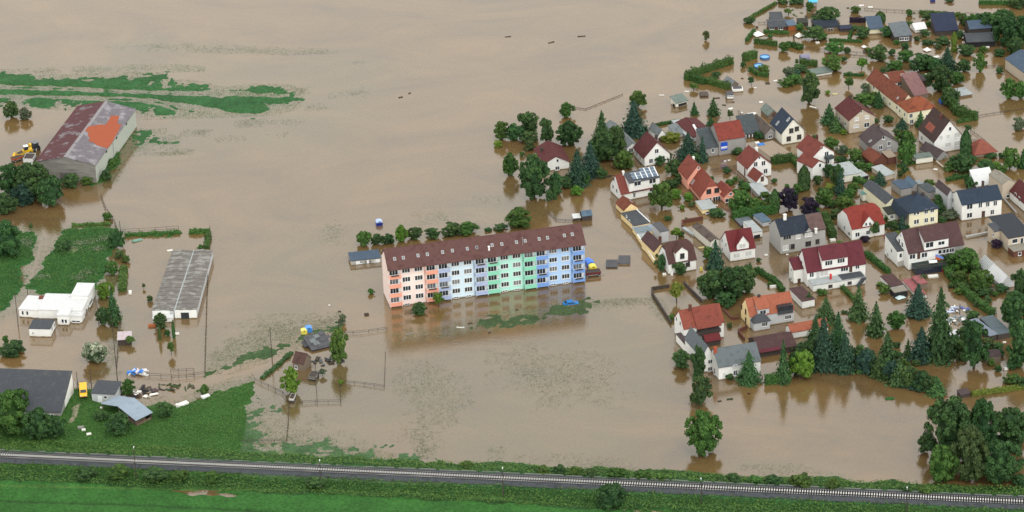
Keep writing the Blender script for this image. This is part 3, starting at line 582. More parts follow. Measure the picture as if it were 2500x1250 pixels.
def tufts():
    """tips of drowned grass, far too many to count"""
    global RNG
    RNG = np.random.default_rng(3); VV = []; FF = []; CC_ = []; o = 0
    for P, edge, top, amp, col in TIPS:
        x0 = min(p[0] for p in P); x1 = max(p[0] for p in P); y0 = min(p[1] for p in P); y1 = max(p[1] for p in P); n = int((x1-x0)*(y1-y0)*22)
        x = RNG.uniform(x0, x1, n); y = RNG.uniform(y0, y1, n); d = sdist(x, y, P)
        cl = RNG.uniform(-.5, .5, n)+(vnoise(x, y, 1.1, 5)-.5)*.5+(vnoise(x, y, 4.0, 6)-.5)*.35+(vnoise(x, y, 16., 7)-.5)*.4
        lvl = .03+np.clip(top, -.3, .2)*1.5+amp*.25
        k = (cl+np.clip(d/edge, -1, 1)*.3-.3+lvl > 0) & (d > -edge*.6); x, y = x[k], y[k]; n = len(x)
        if n == 0: continue
        Q = np.stack([x, y, RNG.uniform(.005, .10, n)], 1); v, f, t = leaves(Q, np.tile(np.array((0, 0, 1.6)), (n, 1)), .1, RNG.uniform(0, 1, n)); VV.append(v); FF.append(f+o); o += len(v)
        c = np.array(col)*1.25+np.array((.035, .03, .016)); CC_.append(np.concatenate([c[None]*(.65+.8*t[:, None]), np.ones((len(t), 1))], 1))
    ob = link('drowned_grass', npmesh('drowned_grass', np.concatenate(VV), np.concatenate(FF), gr.data.materials[0], np.concatenate(CC_))); tag(ob, 'tips of drowned grass showing through the brown water', 'grass', None, 'stuff')
tufts()
def blob(c, r, seed, sub=1):
    """lumpy closed core that keeps a clump from being see-through"""
    u = np.array([(math.sin(t)*math.cos(p), math.sin(t)*math.sin(p), math.cos(t)) for t in np.linspace(0.3, math.pi-.3, 4) for p in np.linspace(0, 2*math.pi, 7)[:-1]])
    u = u*RNG.uniform(.8, 1.1, (len(u), 1)); V = [c+np.array((0, 0, r[2]))]+list(c+u*r)+[c-np.array((0, 0, r[2]))]
    F = []
    for i in range(6):
        j = (i+1) % 6; F.append((0, 1+i, 1+j, 0))
        for k in range(3): F.append((1+k*6+i, 1+(k+1)*6+i, 1+(k+1)*6+j, 1+k*6+j))
        F.append((19+i, 25, 19+j, 19+i))
    return np.array(V), [tuple(dict.fromkeys(f)) for f in F]
def finish(name, parts, cores, tcore=0.0):
    V = [p[0] for p in parts]; F = []; T = [p[2] for p in parts]; o = 0
    for p in parts: F += [tuple(f) for f in (p[1]+o)]; o += len(p[0])
    for cv, cf in cores:
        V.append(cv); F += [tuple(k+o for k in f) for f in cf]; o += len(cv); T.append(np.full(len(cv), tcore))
    V = np.concatenate(V); T = np.concatenate(T); me = bpy.data.meshes.new(name); me.from_pydata(V.tolist(), [], F)
    at = me.attributes.new('tone', 'FLOAT', 'POINT'); at.data.foreach_set('value', np.clip(T, 0, 1).astype(np.float32)); me.materials.append(LEAF['m']); return me
def crown(seed, clumps, per, leaf, zlo=0.0, cr=(.13, .22), top=1.0):
    """unit crown: width 1, height 1"""
    global RNG
    RNG = np.random.default_rng(seed); parts = []; cores = []
    for k in range(clumps):
        while True:
            d = RNG.uniform(-1, 1, 3); l = np.linalg.norm(d)
            if .3 < l < 1: break
        u = d/l; d = u*(.35+.65*l**.5); r = RNG.uniform(*cr); z = .5+np.sign(d[2])*abs(d[2])**.85*(.52-r*.8); rr = (.54-r*.8)*(1-.2*max(0, d[2])*top)*(1+.18*math.sin(3*math.atan2(u[1], u[0])+seed))
        c = np.array((d[0]*rr, d[1]*rr, zlo+(1-zlo)*z)); rad = np.array((r, r, r*.85))*RNG.uniform(.85, 1.15)
        U = RNG.normal(0, 1, (per, 3)); U /= np.linalg.norm(U, axis=1)[:, None]; U[:, 2] = np.where(U[:, 2] < -.4, -U[:, 2], U[:, 2])
        P = c+U*rad*RNG.uniform(.72, 1.18, (per, 1)); tone = RNG.uniform(.0, .8, per)+RNG.uniform(-.3, .35)
        parts.append(leaves(P, U, leaf, tone)); cores.append(blob(c, rad*.72, k))
    for z, q in ((.3, .27), (.5, .33), (.7, .25)): cores.append(blob(np.array((0, 0, zlo+(1-zlo)*z)), np.array((q, q, .2)), 0))
    return finish('crown', parts, cores)
CROWN = {'S': [crown(s, 16, 55, .07) for s in (1, 2, 3, 4)], 'M': [crown(s, 38, 70, .042, cr=(.085, .15)) for s in (5, 6, 7, 8)], 'B': [crown(s, 85, 100, .026, cr=(.065, .115)) for s in (9, 10, 11)]}
def conifer(seed, tiers, arms, leaf, slim=1.0):
    global RNG
    RNG = np.random.default_rng(seed); parts = []; cores = []
    for k in range(tiers):
        f = k/(tiers-1); z = .04+.93*f; r = .5*(1-f)**.8*RNG.uniform(.72, 1.12)+.014
        for a in range(max(4, int(arms*(1-f*.6)))):
            an = RNG.uniform(0, 2*math.pi); rr = r*RNG.uniform(.5, 1.18); m = max(2, int(6*(1-f))+1); t = np.linspace(.3, 1, m)
            w = RNG.normal(0, .1, m)*t; P = np.stack([np.cos(an+w)*rr*t, np.sin(an+w)*rr*t, z-(t**1.5)*rr*.22/slim+RNG.normal(0, .008, m)], 1)
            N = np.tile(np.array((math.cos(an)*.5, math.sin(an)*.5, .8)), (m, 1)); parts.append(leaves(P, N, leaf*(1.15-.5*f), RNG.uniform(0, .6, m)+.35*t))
    nz = 9; zz = np.linspace(0.01, .97, nz); V = []; F = []
    for i, z in enumerate(zz):
        r = .29*(1-z)**.85+.004
        for a in range(9): V.append((math.cos(a*.698)*r*RNG.uniform(.8, 1.15), math.sin(a*.698)*r*RNG.uniform(.8, 1.15), z))
    for i in range(nz-1):
        for a in range(9): b = (a+1) % 9; F.append((i*9+a, i*9+b, (i+1)*9+b, (i+1)*9+a))
    cores.append((np.array(V), F)); return finish('crown', parts, cores)
CROWN['C'] = [conifer(s, 18, 22, .07) for s in (21, 22, 23)]; CROWN['CB'] = [conifer(s, 30, 30, .046) for s in (24, 25, 26)]
def column(seed):
    global RNG
    RNG = np.random.default_rng(seed); n = 900; z = RNG.uniform(0, 1, n); a = RNG.uniform(0, 6.28, n); r = .5*np.clip(np.minimum(1, (1-z)*2.6), .05, 1)**.6*np.clip(.75+z*1.5, 0, 1)*RNG.uniform(.85, 1.1, n)
    P = np.stack([np.cos(a)*r, np.sin(a)*r, z], 1); N = np.stack([np.cos(a), np.sin(a), np.full(n, .3)], 1); p = leaves(P, N, .09, RNG.uniform(0, 1, n)); p[0][:, 2] = p[0][:, 2]*1.0
    V = []; F = []
    for i, zz in enumerate((0.0, .3, .6, .8, .95)):
        for q in range(8): rr = .4*min(1, (1-zz)*2.6)**.6; V.append((math.cos(q*.785)*rr, math.sin(q*.785)*rr, zz))
    for i in range(4):
        for q in range(8): F.append((i*8+q, i*8+(q+1) % 8, (i+1)*8+(q+1) % 8, (i+1)*8+q))
    return finish('crown', [p], [(np.array(V), F)])
CROWN['K'] = [column(31), column(32)]
def trunk_mesh(limbs):
    a = MB(); a.tube([(0, 0, -.12), (0.01, 0, .1), (-.01, .01, .35), (.01, 0, .7)], [.055, .045, .035, .012], 7)
    for k in range(limbs):
        an = k*2.1+.4; z = .22+.09*k; a.tube([(0, 0, z), (math.cos(an)*.14, math.sin(an)*.14, z+.16), (math.cos(an)*.26, math.sin(an)*.26, z+.34)], [.028, .02, .008], 5)
    me = a.mesh('trunk', BARK, True); recalc(me); return me
TR_D, TR_C = trunk_mesh(5), trunk_mesh(0)
NV = [0]
def plant(kind, tint, bx, by, ty, wpx, label, group=None, z0=None, lift=None):
    """kind: t tree, s shrub, c spruce, k columnar, f small fruit tree with bare trunk"""
    NV[0] += 1; i = NV[0]
    yc = by - (0.13*wpx if kind in 'tscu' else 0); P = G((bx, yc)); w = wpx/S((bx, yc)); zl = zland(P.x, P.y); zb = zl if zl > 0.05 else 0.0
    if zb > 0: P = G((bx, yc), zb)
    h = max(hz(P, ty)-zb, w*.35); P = Vector((P.x, P.y, zb))
    nm, cat = {'t': ('tree', 'tree'), 's': ('shrub', 'shrub'), 'c': ('spruce', 'conifer'), 'k': ('cypress', 'conifer'), 'f': ('fruit_tree', 'tree')}[kind]
    r = thing(nm, label, cat, P, random.uniform(0, 6.28), group)
    if kind == 'c': pool = CROWN['CB' if w > 5.2 else 'C']; lo = .02
    elif kind == 'k': pool = CROWN['K']; lo = 0.0
    else: pool = CROWN['S' if w < 3.4 else ('M' if w < 7.5 else 'B')]; lo = {'t': -.02, 's': -.08, 'f': .25}[kind]
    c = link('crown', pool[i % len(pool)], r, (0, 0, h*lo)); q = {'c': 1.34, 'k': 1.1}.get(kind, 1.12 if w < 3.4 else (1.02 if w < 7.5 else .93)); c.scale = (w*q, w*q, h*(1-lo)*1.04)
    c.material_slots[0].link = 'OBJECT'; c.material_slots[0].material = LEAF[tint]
    tk = link('trunk', TR_C if kind in 'ck' else TR_D, r); tw = min(w, h*1.1)*(1.0 if kind != 's' else .6); tk.scale = (tw, tw, h*(.95 if kind != 's' else .8))
    return r
def hedge(pts, hm, wm, label, tint='h', name='hedge', cat='hedge', group=None, z0=0.0, rough=1.0):
    """clipped or shaggy hedge along a line of ground points: leafy surface over a core"""
    global RNG
    RNG = np.random.default_rng(int(pts[0][0]*7+pts[0][1])); P = [G(p) for p in pts]; o = P[0]; parts = []; core = []
    for a, b in zip(P[:-1], P[1:]):
        d = b-a; L = d.length; d.normalize(); s = Vector((-d.y, d.x, 0)); A = np.array(a-o); D = np.array(d); Sd = np.array(s); n = int(L*(2*hm+wm)*11)+30
        t = RNG.uniform(-.1, L+.1, n); wave = 1+.13*rough*np.sin(t*1.3+RNG.uniform(0, 6))+RNG.normal(0, .05*rough, n); f = RNG.uniform(0, 2*hm+wm, n)
        side = np.where(f < hm, -1, np.where(f > hm+wm, 1, 0)); acr = np.where(side == 0, f-hm-wm/2, side*wm/2)*wave; zz = np.where(side == 0, hm, np.where(side < 0, f, f-hm-wm))*wave
        Q = A+D*t[:, None]+Sd*acr[:, None]; Q[:, 2] = zz+z0; N = Sd*side[:, None]+np.array((0, 0, 1.0))*np.where(side == 0, 1, .35)[:, None]
        parts.append(leaves(Q, N, .24, RNG.uniform(0, 1, n)))
        e = .38*wm; c = [A+Sd*e, A+D*L+Sd*e, A+D*L-Sd*e, A-Sd*e]; vv = np.array([q+np.array((0, 0, z0-.3)) for q in c]+[q+np.array((0, 0, z0+hm*.88)) for q in c]); core.append((vv, [(0, 1, 5, 4), (1, 2, 6, 5), (2, 3, 7, 6), (3, 0, 4, 7), (4, 5, 6, 7)]))
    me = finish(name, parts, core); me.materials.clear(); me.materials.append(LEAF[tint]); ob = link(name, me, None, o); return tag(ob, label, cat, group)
# ================================================================== BUILDINGS
# ------------------------------------------------------------------ the apartment block
def apartment():
    H = House('apartment_block', 'long five-storey apartment block painted in pink, pale blue, mint and blue sections', 'apartment block')
    b = H.block(Z5(597, 1135), Z6(1247, 850), A=Z5(490, 972), ey=Z5(0, 705)[1], ry=Z5(0, 487)[1], roof='gx', rm='r_apt', ov=0.45, walls=False)
    rt = H.root; w, d, eh, rh = b.w, b.d, b.eh, b.rh; yb = 0.95; sec = w/4; n3 = sec/4
    walls = [wallm('apartment_pink', (242, 222, 214)), wallm('apartment_pale_blue', (206, 226, 238)), wallm('apartment_mint', (176, 228, 214)), wallm('apartment_blue', (172, 202, 238))]
    pars = [mat('salmon_parapet', lin((226, 158, 136)), 0.8, 0.1), mat('grey_blue_parapet', lin((164, 178, 210)), 0.8, 0.1), mat('green_parapet', lin((134, 206, 178)), 0.8, 0.1), mat('blue_parapet', lin((116, 154, 214)), 0.8, 0.1)]
    curtain = mat('curtained_glass', (0.16, 0.17, 0.18), 0.25, 0.3, 1.5, spec=0.5); M['curtain'] = curtain
    k = (rh-eh)/(d/2); zf_ = eh + k*yb
    fl = [0.75+2.76*i for i in range(4)]
    post = MB()
    for i in range(4):
        x0, x1 = i*sec, (i+1)*sec
        a = MB(); pr = [(yb, -1.2), (d, -1.2), (d, eh), (d/2, rh), (yb, zf_)]
        a.prism([b.L(x0+(0.002 if i else 0), y, z) for y, z in pr], b.u*(sec-.002)); a.build('wall', walls[i], rt)
        # cornice under the eaves
        MB().prism([b.L(x0+.02, yb-.14, eh-.28), b.L(x1-.02, yb-.14, eh-.28), b.L(x1-.02, yb-.003, eh-.28), b.L(x0+.02, yb-.003, eh-.28)], (0, 0, .26)).build('cornice', M['frame'], rt)
        for bx0 in (x0, x1-n3):
            bx1 = bx0+n3
            for j, z in enumerate(fl):
                s = MB(); s.prism([b.L(bx0+.06, 0.0, z-.16), b.L(bx1-.06, 0, z-.16), b.L(bx1-.06, yb-.003, z-.16), b.L(bx0+.06, yb-.003, z-.16)], (0, 0, .15))
                bo = s.build('balcony', M['lgrey'], rt)
                p = MB(); zt = 1.05
                p.prism([b.L(bx0+.1, -.05, z-.2), b.L(bx1-.1, -.05, z-.2), b.L(bx1-.1, .07, z-.2), b.L(bx0+.1, .07, z-.2)], (0, 0, zt+.2))
                for xx in (bx0+.07, bx1-.17): p.prism([b.L(xx, .073, z+.003), b.L(xx+.1, .073, z+.003), b.L(xx+.1, yb-.005, z+.003), b.L(xx, yb-.005, z+.003)], (0, 0, zt-.05))
                p.build('parapet', pars[i], bo)
                ry_ = MB(); ry_.prism([b.L(bx0+.1, -.06, z+zt+.005), b.L(bx1-.1, -.06, z+zt+.005), b.L(bx1-.1, .08, z+zt+.005), b.L(bx0+.1, .08, z+zt+.005)], (0, 0, .05)); ry_.build('handrail', M['frame'], bo)
                fme, pme = winmesh(2.25, 1.75, 3, 1, 'frame', random.choice(['glass', 'glass', 'glass', 'curtain']), False)
                o = link('window', fme, rt, b.L((bx0+bx1)/2-.25, yb-.004, z+1.3), b.ang); link('pane', pme, o)
                # things people keep on their balconies are parts of neither: flower boxes hang on the rail
                if random.random() < .28:
                    fb = MB(); fb.prism([b.L(bx0+.6, -.32, z+.72), b.L(bx1-.7, -.32, z+.72), b.L(bx1-.7, -.07, z+.72), b.L(bx0+.6, -.07, z+.72)], (0, 0, .3)); fb.build('flower_box', M['darkwood'], bo)
                # white screen beside the window
                MB().prism([b.L(bx1-.72, yb-.05, z+.1), b.L(bx1-.2, yb-.05, z+.1), b.L(bx1-.2, yb-.006, z+.1), b.L(bx1-.72, yb-.006, z+.1)], (0, 0, 2.2)).build('wall_panel', M['frame'], bo)
            c = MB(); c.prism([b.L(bx0+.05, -.06, eh-.42), b.L(bx1-.05, -.06, eh-.42), b.L(bx1-.05, yb-.145, eh-.42), b.L(bx0+.05, yb-.145, eh-.42)], (0, 0, .2)); c.build('canopy', M['frame'], rt)
            for xx in (bx0+.02, bx1-.14): MB().prism([b.L(xx, -.02, -1.2), b.L(xx+.1, -.02, -1.2), b.L(xx+.1, .1, -1.2), b.L(xx, .1, -1.2)], (0, 0, eh-.43+1.2)).build('post', walls[i], rt)
        for j, z in enumerate(fl):
            for uu in (x0+n3+1.5, x0+n3+4.95):
                fme, pme = winmesh(2.05, 1.3, 3, 1, 'frame', random.choice(['glass']*7+['curtain']), True)
                o = link('window', fme, rt, b.L(uu, yb-.003, z+1.62), b.ang); link('pane', pme, o)
        for uu in (x0+n3+1.4, x0+n3+4.9):
            fme, pme = winmesh(1.3, .35, 2, 1, 'frame', 'glass', False); o = link('cellar_window', fme, rt, b.L(uu, yb-.003, .3), b.ang); link('pane', pme, o)
        MB().tube([b.L(x1-.25-n3, yb-.1, -1), b.L(x1-.25-n3, yb-.1, eh-.3)], .07).build('downpipe', pars[i], rt)
    b.skylight('F', [Z5(640, 590), Z5(735, 578), Z5(895, 553), Z5(997, 540), Z5(1163, 517), Z5(1270, 500), Z5(1432, 480), Z5(1535, 465), Z6(62, 465), Z6(230, 440), Z6(335, 428), Z6(495, 408), Z6(590, 393), Z6(743, 373), Z6(833, 360), Z6(1017, 335), Z6(1103, 322)], .55, .8)
    b.chimney('F', Z6(195, 490), .45, .9, 'frame', .45); b.chimney('F', Z6(563, 440), .12, 2.2, 'metal', .12)
apartment()

# ------------------------------------------------------------------ barn with the patched roof
def barn():
    H = House('barn', 'big old barn with maroon and grey roof and an orange patch of new tiles', 'barn')
    m1 = mat('maroon_and_grey_barn_roof', dk(lin((104, 62, 66))), 0.8, 0.25, 1.2, 0.4, 5, col2=dk(lin((142, 132, 136))), mix_scale=0.35, mix_lo=0.56, mix_hi=0.64, streak=(1, 1, 1))
    m2 = mat('weathered_grey_barn_roof', dk(lin((134, 128, 134))), 0.85, 0.25, 1.0, 0.4, 5, col2=dk(lin((172, 168, 172))), mix_scale=0.3)
    M['barn_wall'] = mat('weathered_barn_boards', lin((128, 126, 120)), 0.9, 0.35, 1.0, 0.4, 8, streak=(.25, .25, 2.2), wet=True); M['barn_side'] = wallm('pale_barn_render', (172, 178, 168))
    M['m2'] = m2
    b = H.block(Z1(388, 997), Z1(985, 1030), A=Z1(725, 425), ey=Z1(0, 812)[1], ry=Z1(0, 765)[1], wm='barn_wall', rm='m2', ov=.3)
    # left half of the roof is maroon sheeting on its own plane
    w, d, e, r = b.w, b.d, b.eh, b.rh; k = (r-e)/(w/2)
    MB().prism([b.L(-.32, -.22, e-k*.32+.19), b.L(w/2-.55, -.22, r-k*.55+.19), b.L(w/2-.55, d+.22, r-k*.55+.19), b.L(-.32, d+.22, e-k*.32+.19)], (0, 0, .05)).build('maroon_roof', m1, b.rf)
    for y0, y1 in ((-.2, d*.23), (d*.245, d*.62), (d*.63, d+.2)):
        MB().prism([b.L(w/2-.55, y0, r+.2-.55*k), b.L(w/2, y0, r+.27), b.L(w/2+.55, y0, r+.2-.55*k), b.L(w/2, y0, r+.05)], b.v*(y1-y0)).build('ridge_cap', mat('pale_ridge_sheet', dk(lin((170, 164, 166))), 0.7, 0.15, 1.5), b.rf)
    pts = [(1130, 345), (1215, 345), (1200, 385), (1195, 430), (1235, 432), (1205, 500), (1170, 560), (1140, 620), (1095, 675), (1030, 660), (975, 640), (955, 620), (900, 600), (915, 575), (890, 540), (905, 515), (865, 500), (880, 465), (915, 450), (960, 445), (1030, 432), (1070, 440), (1100, 400)]
    q = [b.roofpt('R', Z1(*p)) for p in pts]; n = q[0][1]
    import bmesh
    bm = bmesh.new(); f = bm.faces.new([bm.verts.new(p+n*.02) for p, _ in q]); ex = bmesh.ops.extrude_face_region(bm, geom=[f]); bmesh.ops.translate(bm, verts=[v for v in ex['geom'] if isinstance(v, bmesh.types.BMVert)], vec=n*.05)
    bmesh.ops.recalc_face_normals(bm, faces=bm.faces); bmesh.ops.triangulate(bm, faces=[f for f in bm.faces if len(f.verts) > 4]); me = bpy.data.meshes.new('new_tiles'); bm.to_mesh(me); bm.free(); me.materials.append(mat('new_orange_tiles', dk(lin((188, 98, 66))), 0.8, 0.15, 2.5, 0.4)); link('new_tiles', me, b.rf)
    # rendered long wall on the right, butted 3 cm proud of the boards
    MB().prism([b.L(w+.003, .05, -1), b.L(w+.04, .05, -1), b.L(w+.04, d-.05, -1), b.L(w+.003, d-.05, -1)], (0, 0, e+.95-.25)).build('side_wall', M['barn_side'], H.root)
    MB().tube([b.L(w+.12, d*.42, -.6), b.L(w+.12, d*.42, e-.2)], .09).build('downpipe', M['metal'], H.root)
    for y in (.25, .5, .75): MB().prism([b.L(w+.043, d*y, e-1.0), b.L(w+.09, d*y, e-1.0), b.L(w+.09, d*y+1.4, e-1.0), b.L(w+.043, d*y+1.4, e-1.0)], (0, 0, .6)).build('window', M['glass'], H.root)
    MB().prism([b.L(w*.38, -.05, -.6), b.L(w*.62, -.05, -.6), b.L(w*.62, -.004, -.6), b.L(w*.38, -.004, -.6)], (0, 0, 3.4)).build('door', mat('barn_door', lin((98, 96, 92)), .9, .3, 1.2, streak=(3, 3, .3)), H.root)
barn()

def simple(name, label, cat, B, C, **k):
    wins = k.pop('wins', []); sky_ = k.pop('sky', None); ch = k.pop('ch', None); H = House(name, label, cat, k.pop('group', None)); b = H.block(B, C, **k)
    for a in wins: b.win(*a[:2], **(a[2] if len(a) > 2 else {}))
    if sky_: b.skylight(*sky_)
    if ch: b.chimney(*ch)
    return b

# ------------------------------------------------------------------ left side
H = House('bungalow', 'white flat-roofed bungalow of stepped blocks beside the overgrown plot', 'bungalow')
fl = dict(roof='flat', wm='white', rm='r_white', ov=.12, t=.3)
b = H.block(Z2(372, 1165), Z2(790, 1175), d=9.5, eh=2.6, **fl)
b2 = H.block(Z2(187, 1150), Z2(370, 1163), d=8.0, eh=2.35, **fl); b2.win('F', [Z2(217, 1108), Z2(260, 1110)], .5, 1.1, 1, fm='frame')
b.win('R', [Z2(800, 1135), Z2(822, 1095), Z2(845, 1050), Z2(862, 1010)], 1.5, 1.5, 2)
b3 = H.block(Z2(690, 1060), Z2(850, 1065), d=7.5, eh=3.6, **fl); b3.win('R', [Z2(858, 1020), Z2(872, 990)], 1.6, 1.2, 2)
b4 = H.block(Z2(553, 1228), Z2(660, 1230), d=4.5, eh=2.9, **fl); b4.win('F', [Z2(598, 1186), Z2(628, 1188)], .55, 1.0, 1)
b5 = H.block(Z2(664, 1200), Z2(785, 1205), d=3.0, eh=1.9, **fl); b5.win('F', [Z2(725, 1190)], 2.2, .4, 2)
MB().box(-.6, 6.5, 2.62, .8, 8.2, 2.9).build('roof_hatch', M['r_rust'], H.root)
b = simple('annex', 'small white annex with flat dark roof in front of the bungalow', 'outbuilding', Z3(275, 160), Z3(470, 165), A=Z3(322, 75), ey=Z3(0, 86)[1], roof='flat', wm='white', rm='r_dark', ov=.1)
b.win('R', [Z3(480, 85), Z3(500, 55)], 1.0, 1.2, 2); b.win('F', [Z3(305, 125)], .35, .4, 1)
def greenhouse():
    H = House('greenhouse', 'long grey ribbed twin-roofed greenhouse with white front standing in the water', 'greenhouse')
    M['ribbed'] = mat('dusty_greenhouse_sheets', dk(lin((134, 128, 122))), 0.75, 0.25, 0.8, 0.2, 6, col2=dk(lin((166, 164, 158))), mix_scale=0.5, streak=(.35, 1.4, 1))
    b = H.block(Z2(1456, 1165), Z2(1664, 1165), A=Z2(1502, 590), ey=Z2(0, 1092)[1], rh=hz(G(Z2(1456, 1165)), Z2(0, 1092)[1])+.42, roof='gy', wm='lgrey', rm='ribbed', ov=.08, t=.08)
    c = H.block(Z2(1670, 1164), Z2(1880, 1162), A=Z2(1712, 590), eh=b.eh, rh=b.rh, roof='gy', wm='lgrey', rm='ribbed', ov=.08, t=.08)
    for bb in (b, c):
        k = (bb.rh-bb.eh)/(bb.w/2)
        for q in range(15):
            y = bb.d*(q+.5)/15
            for sg in (0, 1): 
                x0, x1 = (0, bb.w/2) if sg == 0 else (bb.w, bb.w/2)
                MB().prism([bb.L(x0, y, bb.eh+.11), bb.L(x1, y, bb.rh+.11), bb.L(x1, y+.13, bb.rh+.11), bb.L(x0, y+.13, bb.eh+.11)], (0, 0, .06)).build('glazing_bar', mat('dark_glazing_bar', lin((104, 100, 96))), bb.rf)
    MB().prism([b.L(b.w-.02, -.1, b.eh+.05), b.L(b.w+.3, -.1, b.eh+.05), b.L(b.w+.3, b.d+.1, b.eh+.05), b.L(b.w-.02, b.d+.1, b.eh+.05)], (0, 0, .18)).build('gutter', M['r_lgrey'], H.root)
    MB().prism([b.L(.1, -.12, -.5), b.L(b.w*.8, -.12, -.5), b.L(b.w*.8, -.004, -.5), b.L(.1, -.12+.116, -.5)], (0, 0, b.eh+.6)).build('front_panel', M['white'], H.root)
    MB().prism([c.L(0, -.12, -.5), c.L(c.w, -.12, -.5), c.L(c.w, -.004, -.5), c.L(0, -.004, -.5)], (0, 0, c.eh+.75)).build('front_panel', M['white'], H.root)
    MB().prism([c.L(c.w*.28, -.16, -.4), c.L(c.w*.65, -.16, -.4), c.L(c.w*.65, -.124, -.4), c.L(c.w*.28, -.124, -.4)], (0, 0, 2.3)).build('door', M['glass'], H.root)
    p = H.block(Z2(1458, 1205), Z2(1650, 1200), d=1.9, eh=1.3, roof='flat', wm='white', rm='r_white', ov=.05, t=.15, rname='porch_roof', wname='porch_wall')
greenhouse()
b = simple('long_shed', 'long dark-roofed building with white gable end at the left edge beside the yellow van', 'barn', Z3(-300, 805), Z3(608, 838), A=Z3(-190, 658), ey=Z3(0, 705)[1], rh=6.6, roof='mono+', wm='white', rm='r_dark', ov=.15)
b.H.block(Z3(-260, 895), Z3(568, 918), d=4.6, eh=1.9, rh=3.2, roof='mono+', wm='grey', rm='r_dark', ov=.15, rname='lean_to_roof', wname='lean_to_wall').win('F', [Z3(470, 890), Z3(400, 885)], 1.4, .8, 2)
b.win('R', [Z3(655, 715), Z3(690, 600)], .5, .7, 1)
b = simple('shed', 'grey shed with charcoal roof and white doors between yellow van and blue roof', 'shed', Z3(855, 778), Z3(1068, 790), A=Z3(905, 670), ey=Z3(0, 682)[1], rh=3.3, roof='mono+', wm='lgrey', rm='r_dark', ov=.2)
b.door('F', [Z3(925, 735)], 1.2, 1.9, 'frame'); b.win('F', [Z3(975, 720)], .7, .7, 1)
def shelter():
    H = House('open_shelter', 'open timber shelter with pale blue sheet-metal gable roof on the grassy bank', 'shelter')
    b = H.block(Z3(948, 862), Z3(1262, 1015), A=Z3(1107, 795), eh=2.6, ry=Z3(0, 803)[1], roof='gy', wm='darkwood', rm='r_steelpale', ov=.25, t=.1, walls=False)
    for x in (.1, b.w/2-.08, b.w-.25):
        for y in (.1, b.d/2, b.d-.25):
            MB().prism([b.L(x, y, 0), b.L(x+.16, y, 0), b.L(x+.16, y+.16, 0), b.L(x, y+.16, 0)], (0, 0, b.zat(x, y)-.05)).build('post', M['wood'], H.root)
    MB().prism([b.L(.05, b.d-.2, 0), b.L(b.w-.05, b.d-.2, 0), b.L(b.w-.05, b.d-.08, 0), b.L(.05, b.d-.08, 0)], (0, 0, b.eh-.1)).build('back_wall', M['darkwood'], H.root)
    MB().prism([b.L(b.w*.45, .3, 0), b.L(b.w*.95, .3, 0), b.L(b.w*.95, b.d*.7, 0), b.L(b.w*.45, b.d*.7, 0)], (0, 0, 1.6)).build('stored_timber', M['wood'], H.root)
    MB().prism([b.L(b.w-.12, .4, 0), b.L(b.w-.05, .4, 0), b.L(b.w-.05, b.d-.4, 0), b.L(b.w-.12, b.d-.4, 0)], (0, 0, 1.4)).build('side_boards', M['wood'], H.root)
M['r_steelpale'] = roofm('pale_blue_sheet', (172, 188, 204), (158, 174, 190), 0.1)
shelter()
b = simple('hut', 'small hut with pale pink sheet roof standing in water below the greenhouse', 'hut', Z3(1098, 240), Z3(1212, 235), A=Z3(1075, 205), ey=Z3(0, 185)[1], rh=2.6, roof='mono+', wm='darkwood', rm='r_pinkpale', ov=.3) if M.setdefault('r_pinkpale', roofm('washed_out_pink_sheet', (224, 208, 212), (206, 188, 196), .08)) else None
# behind and around the apartment block
b = simple('garage_row', 'low row of garages with blue-grey flat roof behind the left end of the apartment block', 'garage', Z5(165, 660), Z5(490, 626), A=Z5(124, 573), ey=Z5(0, 616)[1], roof='flat', wm='beige', rm='r_steeldark', ov=.12, t=.22) if M.setdefault('r_steeldark', roofm('blue_grey_felt', (84, 102, 122), (96, 110, 128), .15)) else None
for i in range(6): b.door('F', [Z5(205+i*48, 634-i*4.6)], 1.8, 1.0, 'frame' if i % 2 else 'concrete')
b = simple('shed', 'grey-roofed shed with white verge alone in water behind the right end of the apartment block', 'shed', Z6(1215, 180), Z6(1320, 165), A=Z6(1150, 145), ey=Z6(0, 125)[1], ry=Z6(0, 75)[1], roof='gx', wm='darkwood', rm='r_steel', ov=.2)
b.H.block(Z6(1125, 175), Z6(1185, 170), d=2.2, eh=.9, roof='flat', wm='darkwood', rm='r_white', rname='porch_roof', wname='porch_wall')
b = simple('drowned_shed', 'almost drowned shed, only its square grey roof above water right of the apartment block', 'shed', Z6(1607, 655), Z6(1728, 655), A=Z6(1612, 570), eh=.35, roof='flat', wm='grey', rm='r_felt', ov=.1, t=.15) if M.setdefault('r_felt', roofm('grey_felt', (104, 104, 108), (92, 92, 96), .15)) else None
b = simple('drowned_shed', 'almost drowned shed with dark rounded roof and debris left of the square grey roof', 'shed', Z6(1472, 690), Z6(1592, 690), d=4.5, eh=.25, rh=.9, roof='gx', wm='darkwood', rm='r_felt', ov=.1, hh=.3)
